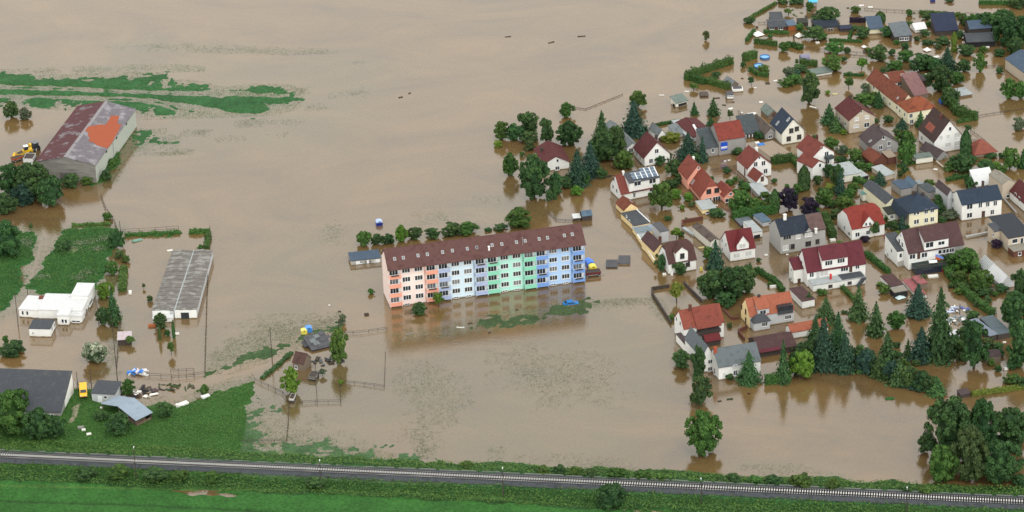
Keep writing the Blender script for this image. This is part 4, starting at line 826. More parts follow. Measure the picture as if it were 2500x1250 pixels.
# paddock sheds
def collapsed():
    H = House('collapsed_shed', 'collapsed shed with crumpled dark sheet roof beside the poplar', 'shed')
    b = H.block(Z4(1115, 425), Z4(1285, 385), d=6.0, eh=.5, rh=1.6, roof='mono+', wm='darkwood', rm='r_felt', ov=.2, t=.1)
    for k in range(9):
        x = random.uniform(0, b.w); y = random.uniform(0, b.d-1); z = b.zat(x, y)+.2
        MB().prism([b.L(x, y, z), b.L(x+1.6, y+.2, z+random.uniform(-.1, .25)), b.L(x+1.5, y+1.8, z+.3+random.uniform(-.1, .25)), b.L(x-.1, y+1.6, z+.3)], (0, 0, .06)).build('roof_sheet', M['r_felt'] if k % 3 else M['r_grey'], b.rf)
    c = H.block(Z4(1060, 395), Z4(1110, 385), d=2.6, eh=.6, rh=1.0, roof='monoR', wm='darkwood', rm='r_dark')
collapsed()
def planks(name, label, pts, n, m, L=(2, 4)):
    o = G(pts[0]); a = MB()
    for k in range(n):
        p = G(pts[k % len(pts)])-o + Vector((random.uniform(-1, 1), random.uniform(-1.5, 1.5), 0)); an = random.uniform(-.5, .5); l = random.uniform(*L); d = Vector((math.cos(an), math.sin(an), random.uniform(-.03, .12))); s = Vector((-d.y, d.x, 0))*random.uniform(.2, .6)
        a.prism([p-d*l/2-s+Vector((0, 0, .05+k*.05)), p+d*l/2-s+Vector((0, 0, .05+k*.05)), p+d*l/2+s+Vector((0, 0, .1+k*.05)), p-d*l/2+s+Vector((0, 0, .1+k*.05))], (0, 0, .07))
    ob = a.build(name, M[m]); ob.location = o; return tag(ob, label, 'debris')
planks('roof_wreckage', 'wreckage of dark roof sheets drifting under the poplar', [Z4(1200, 470), Z4(1250, 500), Z4(1230, 520), Z4(1290, 505)], 12, 'r_felt', (2.5, 5)) if False else None
b = simple('hut', 'small brown-roofed hut at the end of the drowned hedge by the paddock', 'hut', Z4(948, 580), Z4(1045, 600), A=Z4(948, 510), ey=Z4(0, 512)[1], ry=Z4(0, 425)[1], roof='gx', wm='brownwall', rm='r_brown', ov=.15)
b.win('F', [Z4(975, 560)], .6, .8, 1)
# ------------------------------------------------------------------ village, upper part
b = simple('house', 'low house in a ring of trees with dark red roof and white shallow gable', 'house', Z8(560, 890), Z8(848, 858), d=11.5, ey=Z8(0, 812)[1], ry=Z8(0, 724)[1], wm='white', rm='r_maroon', ov=.4)
b.win('F', [Z8(720, 768)], .6, .8, 1); b.win('F', [Z8(718, 850)], 1.1, 1.0, 2); b.chimney('L', Z8(548, 665), .7, 1.0, 'darkwood')
b = simple('house', 'white gabled house with brown-red roof behind the solar-panel house', 'house', Z8(1665, 838), Z8(1945, 790), A=Z8(1545, 720), ey=Z8(0, 738)[1], ry=Z8(0, 573)[1], wm='white', rm='r_maroon')
b.win('F', [Z8(1800, 665), Z8(1738, 772), Z8(1868, 750)], 1.1, 1.3); b.win('L', [Z8(1585, 702), Z8(1622, 745)], .9, 1.4); b.chimney('R', Z8(1795, 530), .7, 1.0, 'darkwood'); MB().tube([b.L(0, -.1, 0), b.L(0, -.1, b.eh)], .07).build('downpipe', M['metal'], b.H.root)
b = simple('long_shed', 'long narrow shed with pale grey roof running behind the blue spruce', 'shed', Z8(1478, 690), Z8(1600, 668), A=Z8(1213, 445), ey=Z8(0, 632)[1], ry=Z8(0, 578)[1], wm='white', rm='r_grey', ov=.25); b.win('F', [Z8(1520, 655)], 1.2, 1.2)
# solar house
H = House('solar_house', 'white house with solar panels on its dark dormer roof and a red roof below', 'house')
b = H.block(A5(235, 615), A5(705, 520), A=A5(108, 487), ey=A5(0, 515)[1], ry=A5(0, 292)[1], roof='gx', wm='white', rm='r_red', ov=.3)
b.win('L', [A5(145, 340), A5(135, 430), A5(180, 478)], .8, 1.2, 1)
b.shed_dormer(A5(330, 395), A5(700, 320), 'white', 'r_dark', -.08, drop=.4)
b.win('F', [A5(432, 388), A5(615, 360)], 2.0, 1.3, 2, fm='frame', off=.08); b.win('F', [A5(612, 462)], 1.6, 1.2, 2)
p = H.block(A5(385, 585), A5(470, 565), d=2.2, eh=2.6, rh=3.4, roof='mono+', wm='white', rm='r_brown', ov=.5, rname='porch_roof', wname='porch_wall'); p.win('F', [A5(400, 528)], 1.0, 1.3)
q0, n = b.roofpt('D', A5(375, 345)); q1, _ = b.roofpt('D', A5(690, 298)); e1 = (q1-q0); Lp = e1.length; e1.normalize(); e2 = n.cross(e1)
if e2.z < 0: e2 = -e2
pm = mat('solar_cells', (0.10, 0.14, 0.19), 0.25, 0.25, 1.5, spec=0.6)
for i in range(5):
    for j in range(3 if i >= 2 else 2):
        o = q0+e1*(Lp*i/5)+e2*(j*1.35); a = MB(); a.prism([o+n*.08, o+e1*(Lp/5-.3)+n*.08, o+e1*(Lp/5-.3)+e2*1.28+n*.08, o+e2*1.28+n*.08], n*.05); so = a.build('solar_panel', pm, H.root)
        f = MB()
        for x0, x1, y0, y1 in ((Lp/5-.295, Lp/5-.02, 0, 1.3), (0, Lp/5-.3, 1.285, 1.345)): f.prism([o+e1*x+e2*y+n*.08 for x, y in ((x0, y0), (x1, y0), (x1, y1), (x0, y1))], n*.06)
        f.build('panel_frame', M['frame'], so)
b.chimney('F', A5(258, 275), .5, .8, 'white')
b = simple('annex', 'narrow yellow-gabled annex with orange-red roof in front of the solar house', 'outbuilding', A5(268, 795), A5(440, 760), A=A5(195, 695), ey=A5(0, 720)[1], ry=A5(0, 636)[1], wm='yellow', rm='r_rust', ov=.2); b.skylight('R', [A5(352, 607)], .6, .7)
b = simple('shed', 'flat black-roofed workshop with yellow wall below the yellow-gabled annex', 'shed', A5(395, 985), A5(585, 945), A=A5(275, 820), ey=A5(0, 912)[1], roof='flat', wm='yellow', rm='r_dark', ov=.1)
MB().prism([b.L(b.w-.1, 0, b.eh+.2), b.L(b.w+.15, 0, b.eh+.2), b.L(b.w+.15, b.d, b.eh+.2), b.L(b.w-.1, b.d, b.eh+.2)], (0, 0, .2)).build('white_verge', M['frame'], b.H.root); b.win('L', [A5(300, 790), A5(335, 845), A5(375, 905)], .6, .5, 1)
b = simple('shed', 'shed with striped translucent pale blue roof next to the black-roofed workshop', 'shed', A5(428, 1060), A5(755, 1005), A=A5(385, 990), ey=A5(0, 1000)[1], roof='flat', wm='yellow', rm='r_steelpale', ov=.1, t=.1)
for i in range(4): MB().prism([b.L(0, b.d*(i+.4)/4.5, b.eh+.12), b.L(b.w*.55, b.d*(i+.4)/4.5, b.eh+.12), b.L(b.w*.55, b.d*(i+.8)/4.5, b.eh+.12), b.L(0, b.d*(i+.8)/4.5, b.eh+.12)], (0, 0, .05)).build('translucent_strip', M['r_mossy'], b.rf)
b = simple('shed', 'concrete-roofed lean-to squeezed behind the yellow yard wall', 'shed', A5(470, 1110), A5(580, 1085), A=A5(430, 1060), ey=A5(0, 1060)[1], roof='flat', wm='yellow', rm='r_lgrey', ov=.05)
def wall(name, label, pts, h, th, m, cat='wall', cap=None):
    o = G(pts[0]); P = [G(p)-o for p in pts]; a = MB(); c = MB()
    for i, (p, q) in enumerate(zip(P[:-1], P[1:])):
        d = (q-p).normalized(); s = Vector((-d.y, d.x, 0))*th/2; p2 = p + d*(th/2+.003 if i else 0)
        a.prism([p2-s+Vector((0, 0, -1)), q+d*0-s+Vector((0, 0, -1)), q+s+Vector((0, 0, -1)), p2+s+Vector((0, 0, -1))], (0, 0, h+1))
        c.prism([p2-s*1.4+Vector((0, 0, h+.003)), q-s*1.4+Vector((0, 0, h+.003)), q+s*1.4+Vector((0, 0, h+.003)), p2+s*1.4+Vector((0, 0, h+.003))], (0, 0, .08))
    r = a.build(name, M[m]); r.location = o; tag(r, label, cat)
    c.build('coping', M[cap or m], r); return r
wall('yard_wall', 'long yellow yard wall with pale coping running down beside the brown-roofed corner house', [A5(430, 1068), A8(238, 790)], 1.5, .3, 'yellow', cap='offwhite')
# pink house
H = House('pink_house', 'salmon pink house with two staggered red roofs', 'house')
b = H.block(A5(1205, 625), A5(1478, 582), A=A5(1045, 462), ey=A5(0, 545)[1], ry=A5(0, 352)[1], wm='pink', rm='r_redlight', hh=.42, ov=.35) if M.setdefault('r_redlight', roofm('brick_red_tiles', (150, 78, 64), (128, 66, 56))) else None
b.win('F', [A5(1302, 487), A5(1400, 472)], 1.3, 1.3, 2, fm='dframe'); b.win('F', [A5(1295, 592)], 1.9, 1.1, 2); b.win('F', [A5(1398, 585)], 2.2, 1.8, 3); b.skylight('L', [A5(1108, 370)], .9, 1.3)
b2 = H.block(A5(1045, 472), A5(1300, 430), A=A5(925, 347), ey=A5(0, 332)[1], ry=A5(0, 165)[1], wm='pink', rm='r_redlight'); b2.win('F', [A5(1175, 200)], .5, .6, 1, fm='pink' if 0 else 'frame'); b2.chimney('R', A5(1115, 95), .5, .7, 'white')
b3 = H.block(A5(1488, 628), A5(1650, 598), A=A5(1380, 510), ey=A5(0, 552)[1], ry=A5(0, 478)[1], wm='pink', rm='r_redlight', ov=.25, rname='annex_roof', wname='annex_wall'); b3.win('F', [A5(1570, 517)], .8, .6, 1); b3.win('F', [A5(1540, 595)], 1.8, 1.0, 2)
b = simple('shed', 'pale grey flat-roofed shed with yellow side below the pink house', 'shed', A5(1222, 770), A5(1390, 745), A=A5(1145, 665), ey=A5(0, 715)[1], roof='flat', wm='yellow', rm='r_lgrey', ov=.15); b.win('F', [A5(1285, 745)], .9, .5, 1)
wall('yard_wall', 'dark brick yard wall cornering between pink house and maroon-roofed house', [A5(985, 945), A5(975, 880), A5(1230, 835)], 1.1, .35, 'brick')
# barns in the upper row
b = simple('barn', 'maroon-roofed barn with pale debris on the roof behind the blue spruce', 'barn', A3(450, 610), A3(690, 560), A=A3(262, 430), ey=A3(0, 558)[1], ry=A3(0, 500)[1], wm='lgrey', rm='r_maroon', ov=.2)
for k in range(6):
    q, n = b.roofpt('L', A3(440+k*9, 425+k*15)); MB().prism([q, q+Vector((.7, .3, 0)), q+Vector((.5, .8, .3)), q+Vector((-.1, .4, .3))], (0, 0, .1)).build('loose_tile', M['frame'], b.rf)
b = simple('lean_to', 'long narrow concrete lean-to along the left side of the maroon-roofed barn', 'lean-to', A3(350, 575), A3(440, 560), A=A3(192, 405), ey=A3(0, 530)[1], roof='flat', wm='grey', rm='r_lgrey', ov=.05)
b = simple('garage', 'white garage with grey roof and arched dark gate beside the light green bush', 'garage', A3(35, 605), A3(125, 585), A=A3(-45, 510), ey=A3(0, 540)[1], ry=A3(0, 470)[1], roof='gy', wm='white', rm='r_grey', ov=.1); b.door('F', [A3(60, 585)], 1.4, 1.6, 'door')
b = simple('shed', 'low grey-roofed shed behind the light green bush', 'shed', A3(240, 570), A3(345, 545), A=A3(165, 500), ey=A3(0, 530)[1], rh=2.4, roof='mono+', wm='lgrey', rm='r_grey', ov=.1)
b = simple('workshop', 'grey workshop with dark roof beside the red-roofed barn carrying the blue banner', 'workshop', A3(592, 792), A3(748, 765), A=A3(465, 680), ey=A3(0, 690)[1], rh=6.0, roof='mono+', wm='grey', rm='r_steeldk', ov=.15) if M.setdefault('r_steeldk', roofm('dark_grey_sheet', (84, 92, 96), (98, 104, 106), .2)) else None
b.win('F', [A3(675, 705)], .6, 1.2, 1)
H = House('banner_barn', 'grey two-storey barn with bright red tiled roof and a blue banner on its front', 'barn')
b = H.block(A3(748, 772), A3(1045, 725), d=9.0, ey=A3(0, 588)[1], ry=A3(0, 402)[1], roof='gx', wm='grey', rm='r_redbright', ov=.3) if M.setdefault('r_redbright', roofm('bright_red_tiles', (146, 68, 56), (122, 60, 52), .3)) else None
c = H.block(A3(862, 715), A3(1060, 680), d=2.5, eh=3.4, rh=4.2, roof='mono+', wm='grey', rm='r_grey', ov=.3, rname='porch_roof', wname='porch_wall')
def banner():
    p0, n, a = b.face('F'); tl, br = b.hit(A3(768, 618), p0+n*.12, n), b.hit(A3(846, 700), p0+n*.12, n); W = (br-tl).dot(b.u); Hh = tl.z-br.z; o = tl
    bl = mat('blue_cloth', lin((28, 78, 190)), .7, .06); P = lambda x, z: o+b.u*x-Vector((0, 0, z))
    r = MB().prism([P(0, 0), P(W, 0), P(W, Hh), P(0, Hh)], n*.03).build('banner', bl, H.root)
    # white lettering of the banner, too small in the photograph to read, as upright strokes in its lower half
    l = MB(); l.prism([P(W*.05, Hh*.52), P(W*.95, Hh*.52), P(W*.95, Hh*.66), P(W*.05, Hh*.66)], n*.04)
    for f in (.08, .3, .45, .62, .85): l.prism([P(W*f, Hh*.661), P(W*f+W*.1, Hh*.661), P(W*f+W*.1, Hh*.82), P(W*f, Hh*.82)], n*.04)
    l.build('banner_marking', M['frame'], r)
banner()
b = simple('open_shed', 'blue-grey roofed open shed with white posts between the barns of the upper row', 'shed', A3(1052, 568), A3(1240, 538), A=A3(990, 455), ey=A3(0, 522)[1], rh=4.2, roof='mono+', wm='darkwood', rm='r_steeldk', ov=.25)
for i in range(5): MB().prism([b.L(b.w*i/5+.1, -.2, -.5), b.L(b.w*i/5+.4, -.2, -.5), b.L(b.w*i/5+.4, -.05, -.5), b.L(b.w*i/5+.1, -.05, -.5)], (0, 0, b.eh+.3)).build('post', M['white'], b.H.root)
H = House('old_barn', 'old barn with weathered grey-brown roof leaning on the blue-roofed house', 'barn')
b = H.block(A3(1290, 588), A3(1420, 565), A=A3(1130, 425), ey=A3(0, 520)[1], ry=A3(0, 445)[1], wm='grey', rm='r_oldbrown', ov=.2); b.win('F', [A3(1348, 545)], 1.0, .9, 2)
c = H.block(A3(1325, 345), A3(1440, 325), A=A3(1248, 262), ey=A3(0, 302)[1], ry=A3(0, 238)[1], wm='brownwall', rm='r_mossy', ov=.2); c.door('F', [A3(1390, 290)], 1.2, 1.4, 'door')
b = simple('house', 'beige house with blue-black slate roof and two white skylights', 'house', A3(1485, 647), A3(1740, 605), A=A3(1350, 520), ey=A3(0, 500)[1], ry=A3(0, 338)[1], wm='offwhite', rm='r_blue', ov=.45)
b.win('F', [A3(1595, 475), A3(1660, 453), A3(1565, 570), A3(1687, 548)], 1.2, 1.3, fm='dframe'); b.skylight('L', [A3(1435, 388), A3(1562, 345)], .7, 1.3); b.chimney('R', A3(1568, 265), .6, 1.0, 'darkwood')
# white house with porch, and its neighbours
H = House('porch_house', 'white house with red roof and a small gabled porch facing the flooded lawn', 'house')
b = H.block(A3(1085, 1058), A3(1358, 1005), A=A3(978, 938), ey=A3(0, 918)[1], ry=A3(0, 768)[1], wm='white', rm='r_red')
b.win('F', [A3(1177, 870), A3(1268, 858), A3(1292, 950)], 1.1, 1.4); b.win('F', [A3(1221, 793)], .5, .7, 1); b.door('L', [A3(1050, 960)], .7, 2.6, 'door')
c = H.block(A3(1190, 1150), A3(1320, 1118), A=A3(1110, 1068), ey=A3(0, 1072)[1], ry=A3(0, 985)[1], wm='white', rm='r_red', ov=.2, rname='porch_roof', wname='porch_wall'); c.door('F', [A3(1255, 1042)], 1.1, 1.6, 'door')
b.chimney('R', A3(1185, 708), .7, .8, 'white', .9)
b = simple('terrace_shed', 'sandy-coloured flat roof terrace with a blue tarpaulin behind the porch house', 'terrace', A3(1360, 850), A3(1420, 835), d=10.0, eh=1.6, w=6.5, roof='flat', wm='beige', rm='r_sand', ov=.05) if M.setdefault('r_sand', roofm('sandy_concrete', (184, 166, 146), (172, 154, 134), .1)) else None
H = House('winged_house', 'white house with red roof and a front wing beside the dark columnar tree', 'house')
b = H.block(A6(880, 490), A6(1132, 428), A=A6(740, 355), ey=A6(0, 305)[1], ry=A6(0, 170)[1], wm='white', rm='r_red'); b.win('F', [A6(1048, 265), A6(1056, 360)], 1.2, 1.3); b.win('F', [A6(992, 197)], .5, .7, 1); b.chimney('R', A6(935, 85), .6, .8, 'brick')
c = H.block(A6(880, 585), A6(1028, 532), A=A6(772, 470), ey=A6(0, 430)[1], ry=A6(0, 352)[1], wm='white', rm='r_red', ov=.25, rname='wing_roof', wname='wing_wall'); c.win('F', [A6(970, 402)], .8, 1.0, 1)
MB().prism([b.L(b.w*.55, -1.4, 3.6), b.L(b.w*.9, -1.4, 3.6), b.L(b.w*.9, -.01, 3.6), b.L(b.w*.55, -.01, 3.6)], (0, 0, .9)).build('balcony', M['r_steeldk'], H.root)
b = simple('house', 'beige-grey house with maroon roof and roller shutters next to the two dark green trees', 'house', A4(305, 740), A4(562, 695), A=A4(180, 610), ey=A4(0, 598)[1], ry=A4(0, 488)[1], wm='beige', rm='r_maroon')
b.win('F', [A4(380, 585), A4(485, 565)], 1.2, 1.0, pm='shutter'); b.win('F', [A4(375, 657)], 1.7, .9, 2, pm='shutter'); b.win('F', [A4(483, 645)], 1.6, 1.4); b.win('F', [A4(430, 512)], .4, .6, 1); b.win('L', [A4(210, 580), A4(265, 635)], .8, 1.2, 1); b.chimney('L', A4(318, 372), .6, .8, 'darkwood')
H = House('grey_house', 'grey gabled house with purple-brown roof and white-framed windows', 'house')
b = H.block(A4(522, 972), A4(805, 925), A=A4(412, 862), ey=A4(0, 868)[1], ry=A4(0, 748)[1], wm='grey', rm='r_purple'); b.win('F', [A4(655, 775)], .6, .9, 1); b.win('F', [A4(710, 835), A4(625, 875), A4(707, 915)], 1.0, 1.3); b.skylight('L', [A4(520, 810)], .6, .8); b.chimney('R', A4(603, 675), .5, .7, 'darkwood')
c = H.block(A4(545, 1080), A4(700, 1045), A=A4(448, 990), ey=A4(0, 1035)[1], ry=A4(0, 960)[1], wm='brick', rm='r_rust', ov=.15, rname='annex_roof', wname='annex_wall')
b = simple('carport', 'carport with beige roof and red-brown side beside the grey gabled house', 'carport', A4(700, 1050), A4(782, 1035), d=4.5, eh=2.2, roof='flat', wm='brick', rm='r_sand', ov=.15)
H = House('gabled_house', 'large white gabled house with dark brown roof and a lower brown annex', 'house')
b = H.block(A4(1168, 945), A4(1462, 893), A=A4(1018, 805), ey=A4(0, 815)[1], ry=A4(0, 603)[1], wm='white', rm='r_darkbrown') if M.setdefault('r_darkbrown', roofm('dark_brown_tiles', (76, 58, 54), (88, 64, 58))) else None
b.win('F', [A4(1331, 685)], .7, 1.1, 1); b.win('F', [A4(1240, 775), A4(1311, 763)], .9, 1.2, pm='shutter'); b.win('F', [A4(1402, 747), A4(1312, 848), A4(1402, 832)], 1.7, 1.4, pm='shutter'); b.win('L', [A4(1045, 780)], .9, 1.2); b.chimney('L', A4(1238, 575), .6, 1.0, 'brick')
q, n = b.roofpt('L', A4(1130, 668)); e1 = Vector((0, 0, 1)).cross(n).normalized(); e2 = n.cross(e1); MB().prism([q+e1*x+e2*y+n*.01 for x, y in ((-2.2, -1.1), (2.2, -1.1), (2.2, 1.1), (-2.2, 1.1))], n*.06).build('red_roof_patch', M['r_terra'], b.rf)
c = H.block(A4(1205, 1020), A4(1310, 985), A=A4(1072, 915), ey=A4(0, 975)[1], ry=A4(0, 912)[1], wm='grey', rm='r_purple', ov=.2, rname='annex_roof', wname='annex_wall')
b = simple('tin_shed', 'little tin-roofed shed with cream wall left of the brown annex', 'shed', A4(985, 1048), A4(1155, 1025), A=A4(968, 1000), ey=A4(0, 992)[1], roof='flat', wm='offwhite', rm='r_mossy', ov=.15, t=.1)
b = simple('pavilion', 'low pavilion with wide terracotta hip roof right of the large white gabled house', 'pavilion', A4(1585, 985), A4(1790, 950), d=6.5, ey=A4(0, 935)[1], rh=4.3, roof='hip', wm='beige', rm='r_terra', ov=.6)
# farmyard
H = House('farmhouse', 'long cream farmhouse with red tiled wings around a courtyard', 'farmhouse')
b = H.block(A4(818, 562), A4(985, 530), A=A4(500, 290), ey=A4(0, 449)[1], ry=A4(0, 338)[1], wm='cream', rm='r_rust', ov=.25)
b.win('L', [A4(720, 430), A4(790, 470), A4(555, 265), A4(560, 325), A4(660, 375)], .7, 1.0, 1); b.skylight('L', [A4(800, 372)], .5, .6)
c = H.block(A4(745, 268), A4(912, 240), d=8.0, ey=A4(0, 220)[1], ry=A4(0, 128)[1], roof='gx', wm='white', rm='r_rust', ov=.2, rname='wing_roof', wname='wing_wall'); c.win('F', [A4(830, 228)], 2.0, 1.1, 3); c.win('F', [A4(885, 215)], .8, 1.0, 1); c.skylight('F', [A4(848, 138)], 1.0, .9)
M['r_orange2'] = roofm('faded_orange_tiles', (156, 86, 58), (120, 62, 46), .3)
e = H.block(A4(903, 642), A4(1185, 590), A=A4(816, 545), ey=A4(0, 518)[1], ry=A4(0, 360)[1], roof='hip', wm='cream', rm='r_orange2', ov=.25, rname='wing_roof', wname='wing_wall'); e.win('F', [A4(933, 552), A4(940, 612), A4(1100, 560)], 1.0, 1.2); e.win('L', [A4(820, 505), A4(870, 540)], .7, 1.0, 1)
g = H.block(A4(965, 395), A4(1110, 368), A=A4(880, 282), ey=A4(0, 352)[1], rh=5.2, roof='mono+', wm='brownwall', rm='r_pink2', ov=.1, t=.1, rname='canopy', wname='courtyard_wall') if M.setdefault('r_pink2', roofm('dusty_pink_glazing', (150, 112, 110), (132, 96, 96), .2)) else None
b = simple('shed', 'dull purple-roofed shed behind the farmhouse courtyard', 'shed', A4(985, 265), A4(1090, 245), d=6.5, ey=A4(0, 215)[1], ry=A4(0, 160)[1], roof='gx', wm='brownwall', rm='r_purple', ov=.2)
b = simple('hall', 'long beige hall with blue-grey roof at the upper right edge', 'hall', (2526, 224), (2600, 210), A=(2446, 172), ey=196, ry=175, roof='gy', wm='beige', rm='r_steeldark', ov=.3)
b = simple('flat_shed', 'low shed with thin pale roof alone in the flooded field right of the farmhouse', 'shed', A2(990, 1245), A2(1163, 1215), d=5.5, ey=A2(0, 1225)[1], roof='flat', wm='brownwall', rm='r_lgrey', ov=.2, t=.12)
# ------------------------------------------------------------------ village, middle and right
H = House('villa', 'pale yellow villa with blue-black hipped roof and two chimneys', 'villa')
b = H.block(A7(572, 762), A7(908, 700), A=A7(430, 605), ey=A7(0, 572)[1], ry=A7(0, 345)[1], roof='hip', wm='cream', rm='r_blue', ov=.4)
b.win('F', [A7(642, 581), A7(678, 575)], .6, .9, 1); b.win('F', [A7(775, 558), A7(845, 545), A7(775, 662), A7(845, 650)], 1.0, 1.3); b.win('F', [A7(645, 682), A7(676, 676)], .6, 1.3, 1); b.chimney('L', A7(628, 362), .7, .9, 'darkwood'); b.chimney('R', A7(735, 378), .7, .9, 'darkwood')
MB().prism([b.L(-.42, -.1, b.eh+.1), b.L(-.42, b.d+.1, b.eh+.1), b.L(-1.5, b.d+.1, b.eh-2.6), b.L(-1.5, -.1, b.eh-2.6)], (-.12, 0, .04)).build('slate_apron', M['r_blue'], H.root)
b = simple('house', 'cream house with low charcoal roof and stained side wall left of the villa', 'house', A7(300, 625), A7(440, 595), A=A7(80, 400), ey=A7(0, 470)[1], ry=A7(0, 405)[1], wm='cream', rm='r_dark', ov=.2); b.win('F', [A7(355, 505)], .9, .9)
b.H.block(A7(330, 690), A7(450, 665), d=3.0, eh=2.6, rh=3.2, roof='mono+', wm='offwhite', rm='r_darkgreen', ov=.3, rname='porch_roof', wname='porch_wall').win('F', [A7(372, 622)], .9, .9) if M.setdefault('r_darkgreen', roofm('dark_green_felt', (62, 66, 58), None, .2)) else None
b = simple('hut', 'tiny hut with turquoise roof at the corner of the cream house', 'hut', A7(30, 445), A7(90, 435), A=A7(8, 410), ey=A7(0, 362)[1], roof='flat', wm='offwhite', rm='r_teal', ov=.2, t=.1) if M.setdefault('r_teal', roofm('turquoise_sheet', (112, 160, 156), None, .1)) else None
b = simple('shed', 'shed with blue metal roof behind the villa', 'shed', A7(590, 345), A7(720, 320), A=A7(505, 262), ey=A7(0, 300)[1], ry=A7(0, 225)[1], wm='grey', rm='r_steel', ov=.2)
b = simple('garage', 'white garage with pale grey gable roof behind the villa chimneys', 'garage', A7(745, 352), A7(838, 328), A=A7(655, 272), ey=A7(0, 322)[1], ry=A7(0, 262)[1], wm='white', rm='r_lgrey', ov=.2)
b = simple('shed', 'dark low shed roof between villa and cream house', 'shed', A7(480, 390), A7(600, 365), d=6.0, eh=2.4, roof='flat', wm='grey', rm='r_steeldark', ov=.1)
b = simple('shed', 'grey flat shed at the right rear corner of the villa', 'shed', A7(800, 430), A7(910, 405), d=6.0, eh=2.4, roof='flat', wm='grey', rm='r_steeldk', ov=.1)
H = House('slate_house', 'white two-storey house with large blue-black slate roof and row of windows', 'house')
b = H.block(A7(1190, 674), A7(1655, 602), A=A7(1065, 545), ey=A7(0, 480)[1], ry=A7(0, 322)[1], roof='gx', wm='white', rm='r_blue', ov=.3)
b.win('F', [A7(1285, 502)], 1.6, 1.4); b.win('F', [A7(1410, 485), A7(1497, 473), A7(1585, 462), A7(1550, 566)], 1.0, 1.4); b.win('F', [A7(1283, 603)], 1.5, 1.4); b.door('F', [A7(1445, 590)], 1.0, 2.0); b.win('L', [A7(1090, 430), A7(1090, 530)], .8, 1.3, 1); b.chimney('K', A7(1440, 248), .6, 1.0, 'darkwood')
c = H.block(A7(1022, 568), A7(1085, 555), A=A7(915, 445), ey=A7(0, 365)[1], ry=A7(0, 305)[1], roof='gy', wm='lgrey', rm='r_purple', ov=.2, rname='annex_roof', wname='annex_wall')
b = simple('glasshouse', 'white-roofed glasshouse behind the slate-roofed white house', 'glasshouse', A7(1360, 285), A7(1590, 250), d=5.0, ey=A7(0, 265)[1], rh=3.4, roof='mono+', wm='lgrey', rm='r_white', ov=.1)
b = simple('grey_building', 'plain sandy-grey building with one small window behind the slate-roofed house', 'building', A7(1665, 425), A7(1805, 395), A=A7(1560, 290), ey=A7(0, 245)[1], ry=A7(0, 190)[1], wm='beige', rm='r_sandgrey', ov=.1) if M.setdefault('r_sandgrey', roofm('sandy_grey_roofing', (164, 158, 144), (150, 144, 132), .15)) else None
b.win('F', [A7(1732, 380)], .9, .8, 1)
b = simple('house', 'white house with maroon roof cut off by the right edge', 'house', A7(1995, 628), A7(2200, 590), A=A7(1792, 415), ey=A7(0, 520)[1], ry=A7(0, 390)[1], wm='white', rm='r_maroon', ov=.25); b.win('L', [A7(1825, 365), A7(1868, 412)], .8, 1.2, 1)
H = House('modern_house', 'sand-coloured house with dark glossy lean roof at the right edge', 'house')
M['r_gloss'] = mat('dark_glossy_roofing', (0.014, 0.018, 0.026), 0.45, 0.35, 1.0, spec=0.3)
b = H.block(A7(1735, 1035), A7(2010, 985), A=A7(1632, 800), ey=A7(0, 880)[1], rh=hz(G(A7(1640, 800)), A7(0, 605)[1]), roof='mono+', wm='beige', rm='r_gloss', ov=.12); b.win('F', [A7(1815, 905)], 1.6, 1.2, 1); b.win('F', [A7(1897, 905)], .8, 1.8, 1)
c = H.block(A7(1800, 1100), A7(2010, 1062), d=3.5, ey=A7(0, 1030)[1], roof='flat', wm='brick', rm='r_sandgrey', ov=.25, rname='terrace_roof', wname='terrace_wall'); c.win('F', [A7(1872, 1055)], .8, .9, 1)
e = H.block(A7(1575, 965), A7(1650, 945), A=A7(1535, 900), ey=A7(0, 800)[1], rh=5.3, roof='mono+', wm='beige', rm='r_dark', ov=.15, rname='annex_roof', wname='annex_wall'); e.win('L', [A7(1563, 835)], .5, .8, 1)
wall('road_wall', 'low grey wall along the drowned lane before the slate-roofed house', [A7(1240, 870), A7(1520, 815)], .5, .5, 'concrete')
# purple roof house with tarpaulin terrace
H = House('terrace_house', 'white house with purple-brown roof and an orange and blue tarpaulin on its terrace', 'house')
b = H.block(B2(508, 628), B2(1205, 505), A=B2(330, 445), ey=B2(0, 412)[1], ry=B2(0, 125)[1], roof='gx', wm='white', rm='r_plum', ov=.25) if M.setdefault('r_plum', roofm('plum_brown_tiles', (92, 66, 66), (104, 78, 76), .25)) else None
b.win('L', [B2(395, 255), B2(433, 300)], .9, 1.4, 1); b.win('L', [B2(413, 180)], .5, .6, 1)
b.shed_dormer(B2(715, 268), B2(1020, 222), 'white', 'r_plum', -.05, drop=.3); b.win('F', [B2(778, 300)], 2.2, 1.5, 2, off=.05); b.win('F', [B2(928, 278)], 1.8, 1.0, 2, off=.05)
MB().prism([b.L(b.w*.56, -.11, 1.2), b.L(b.w*1.0, -.11, 1.2), b.L(b.w*1.0, -.055, 1.2), b.L(b.w*.56, -.055, 1.2)], (0, 0, b.eh-1.45)).build('grey_facing', M['grey'], H.root)
b.win('F', [B2(560, 450), B2(712, 430)], 1.6, 1.3, 2); b.door('F', [B2(640, 440)], .9, 1.9, 'door'); b.win('F', [B2(910, 390), B2(968, 382), B2(1003, 376)], .9, 1.1, 1, off=.115); b.win('F', [B2(1060, 368)], 1.3, 1.1, 2, off=.115)
c = H.block(B2(365, 580), B2(500, 555), A=B2(205, 425), ey=B2(0, 388)[1], rh=6.3, roof='mono+', wm='white', rm='r_dark', ov=.15, rname='annex_roof', wname='annex_wall'); c.win('F', [B2(410, 435)], .7, 1.2, 1); c.door('F', [B2(412, 540)], 2.0, 1.7, 'concrete'); c.win('L', [B2(298, 375), B2(250, 430)], .6, 1.1, 1)
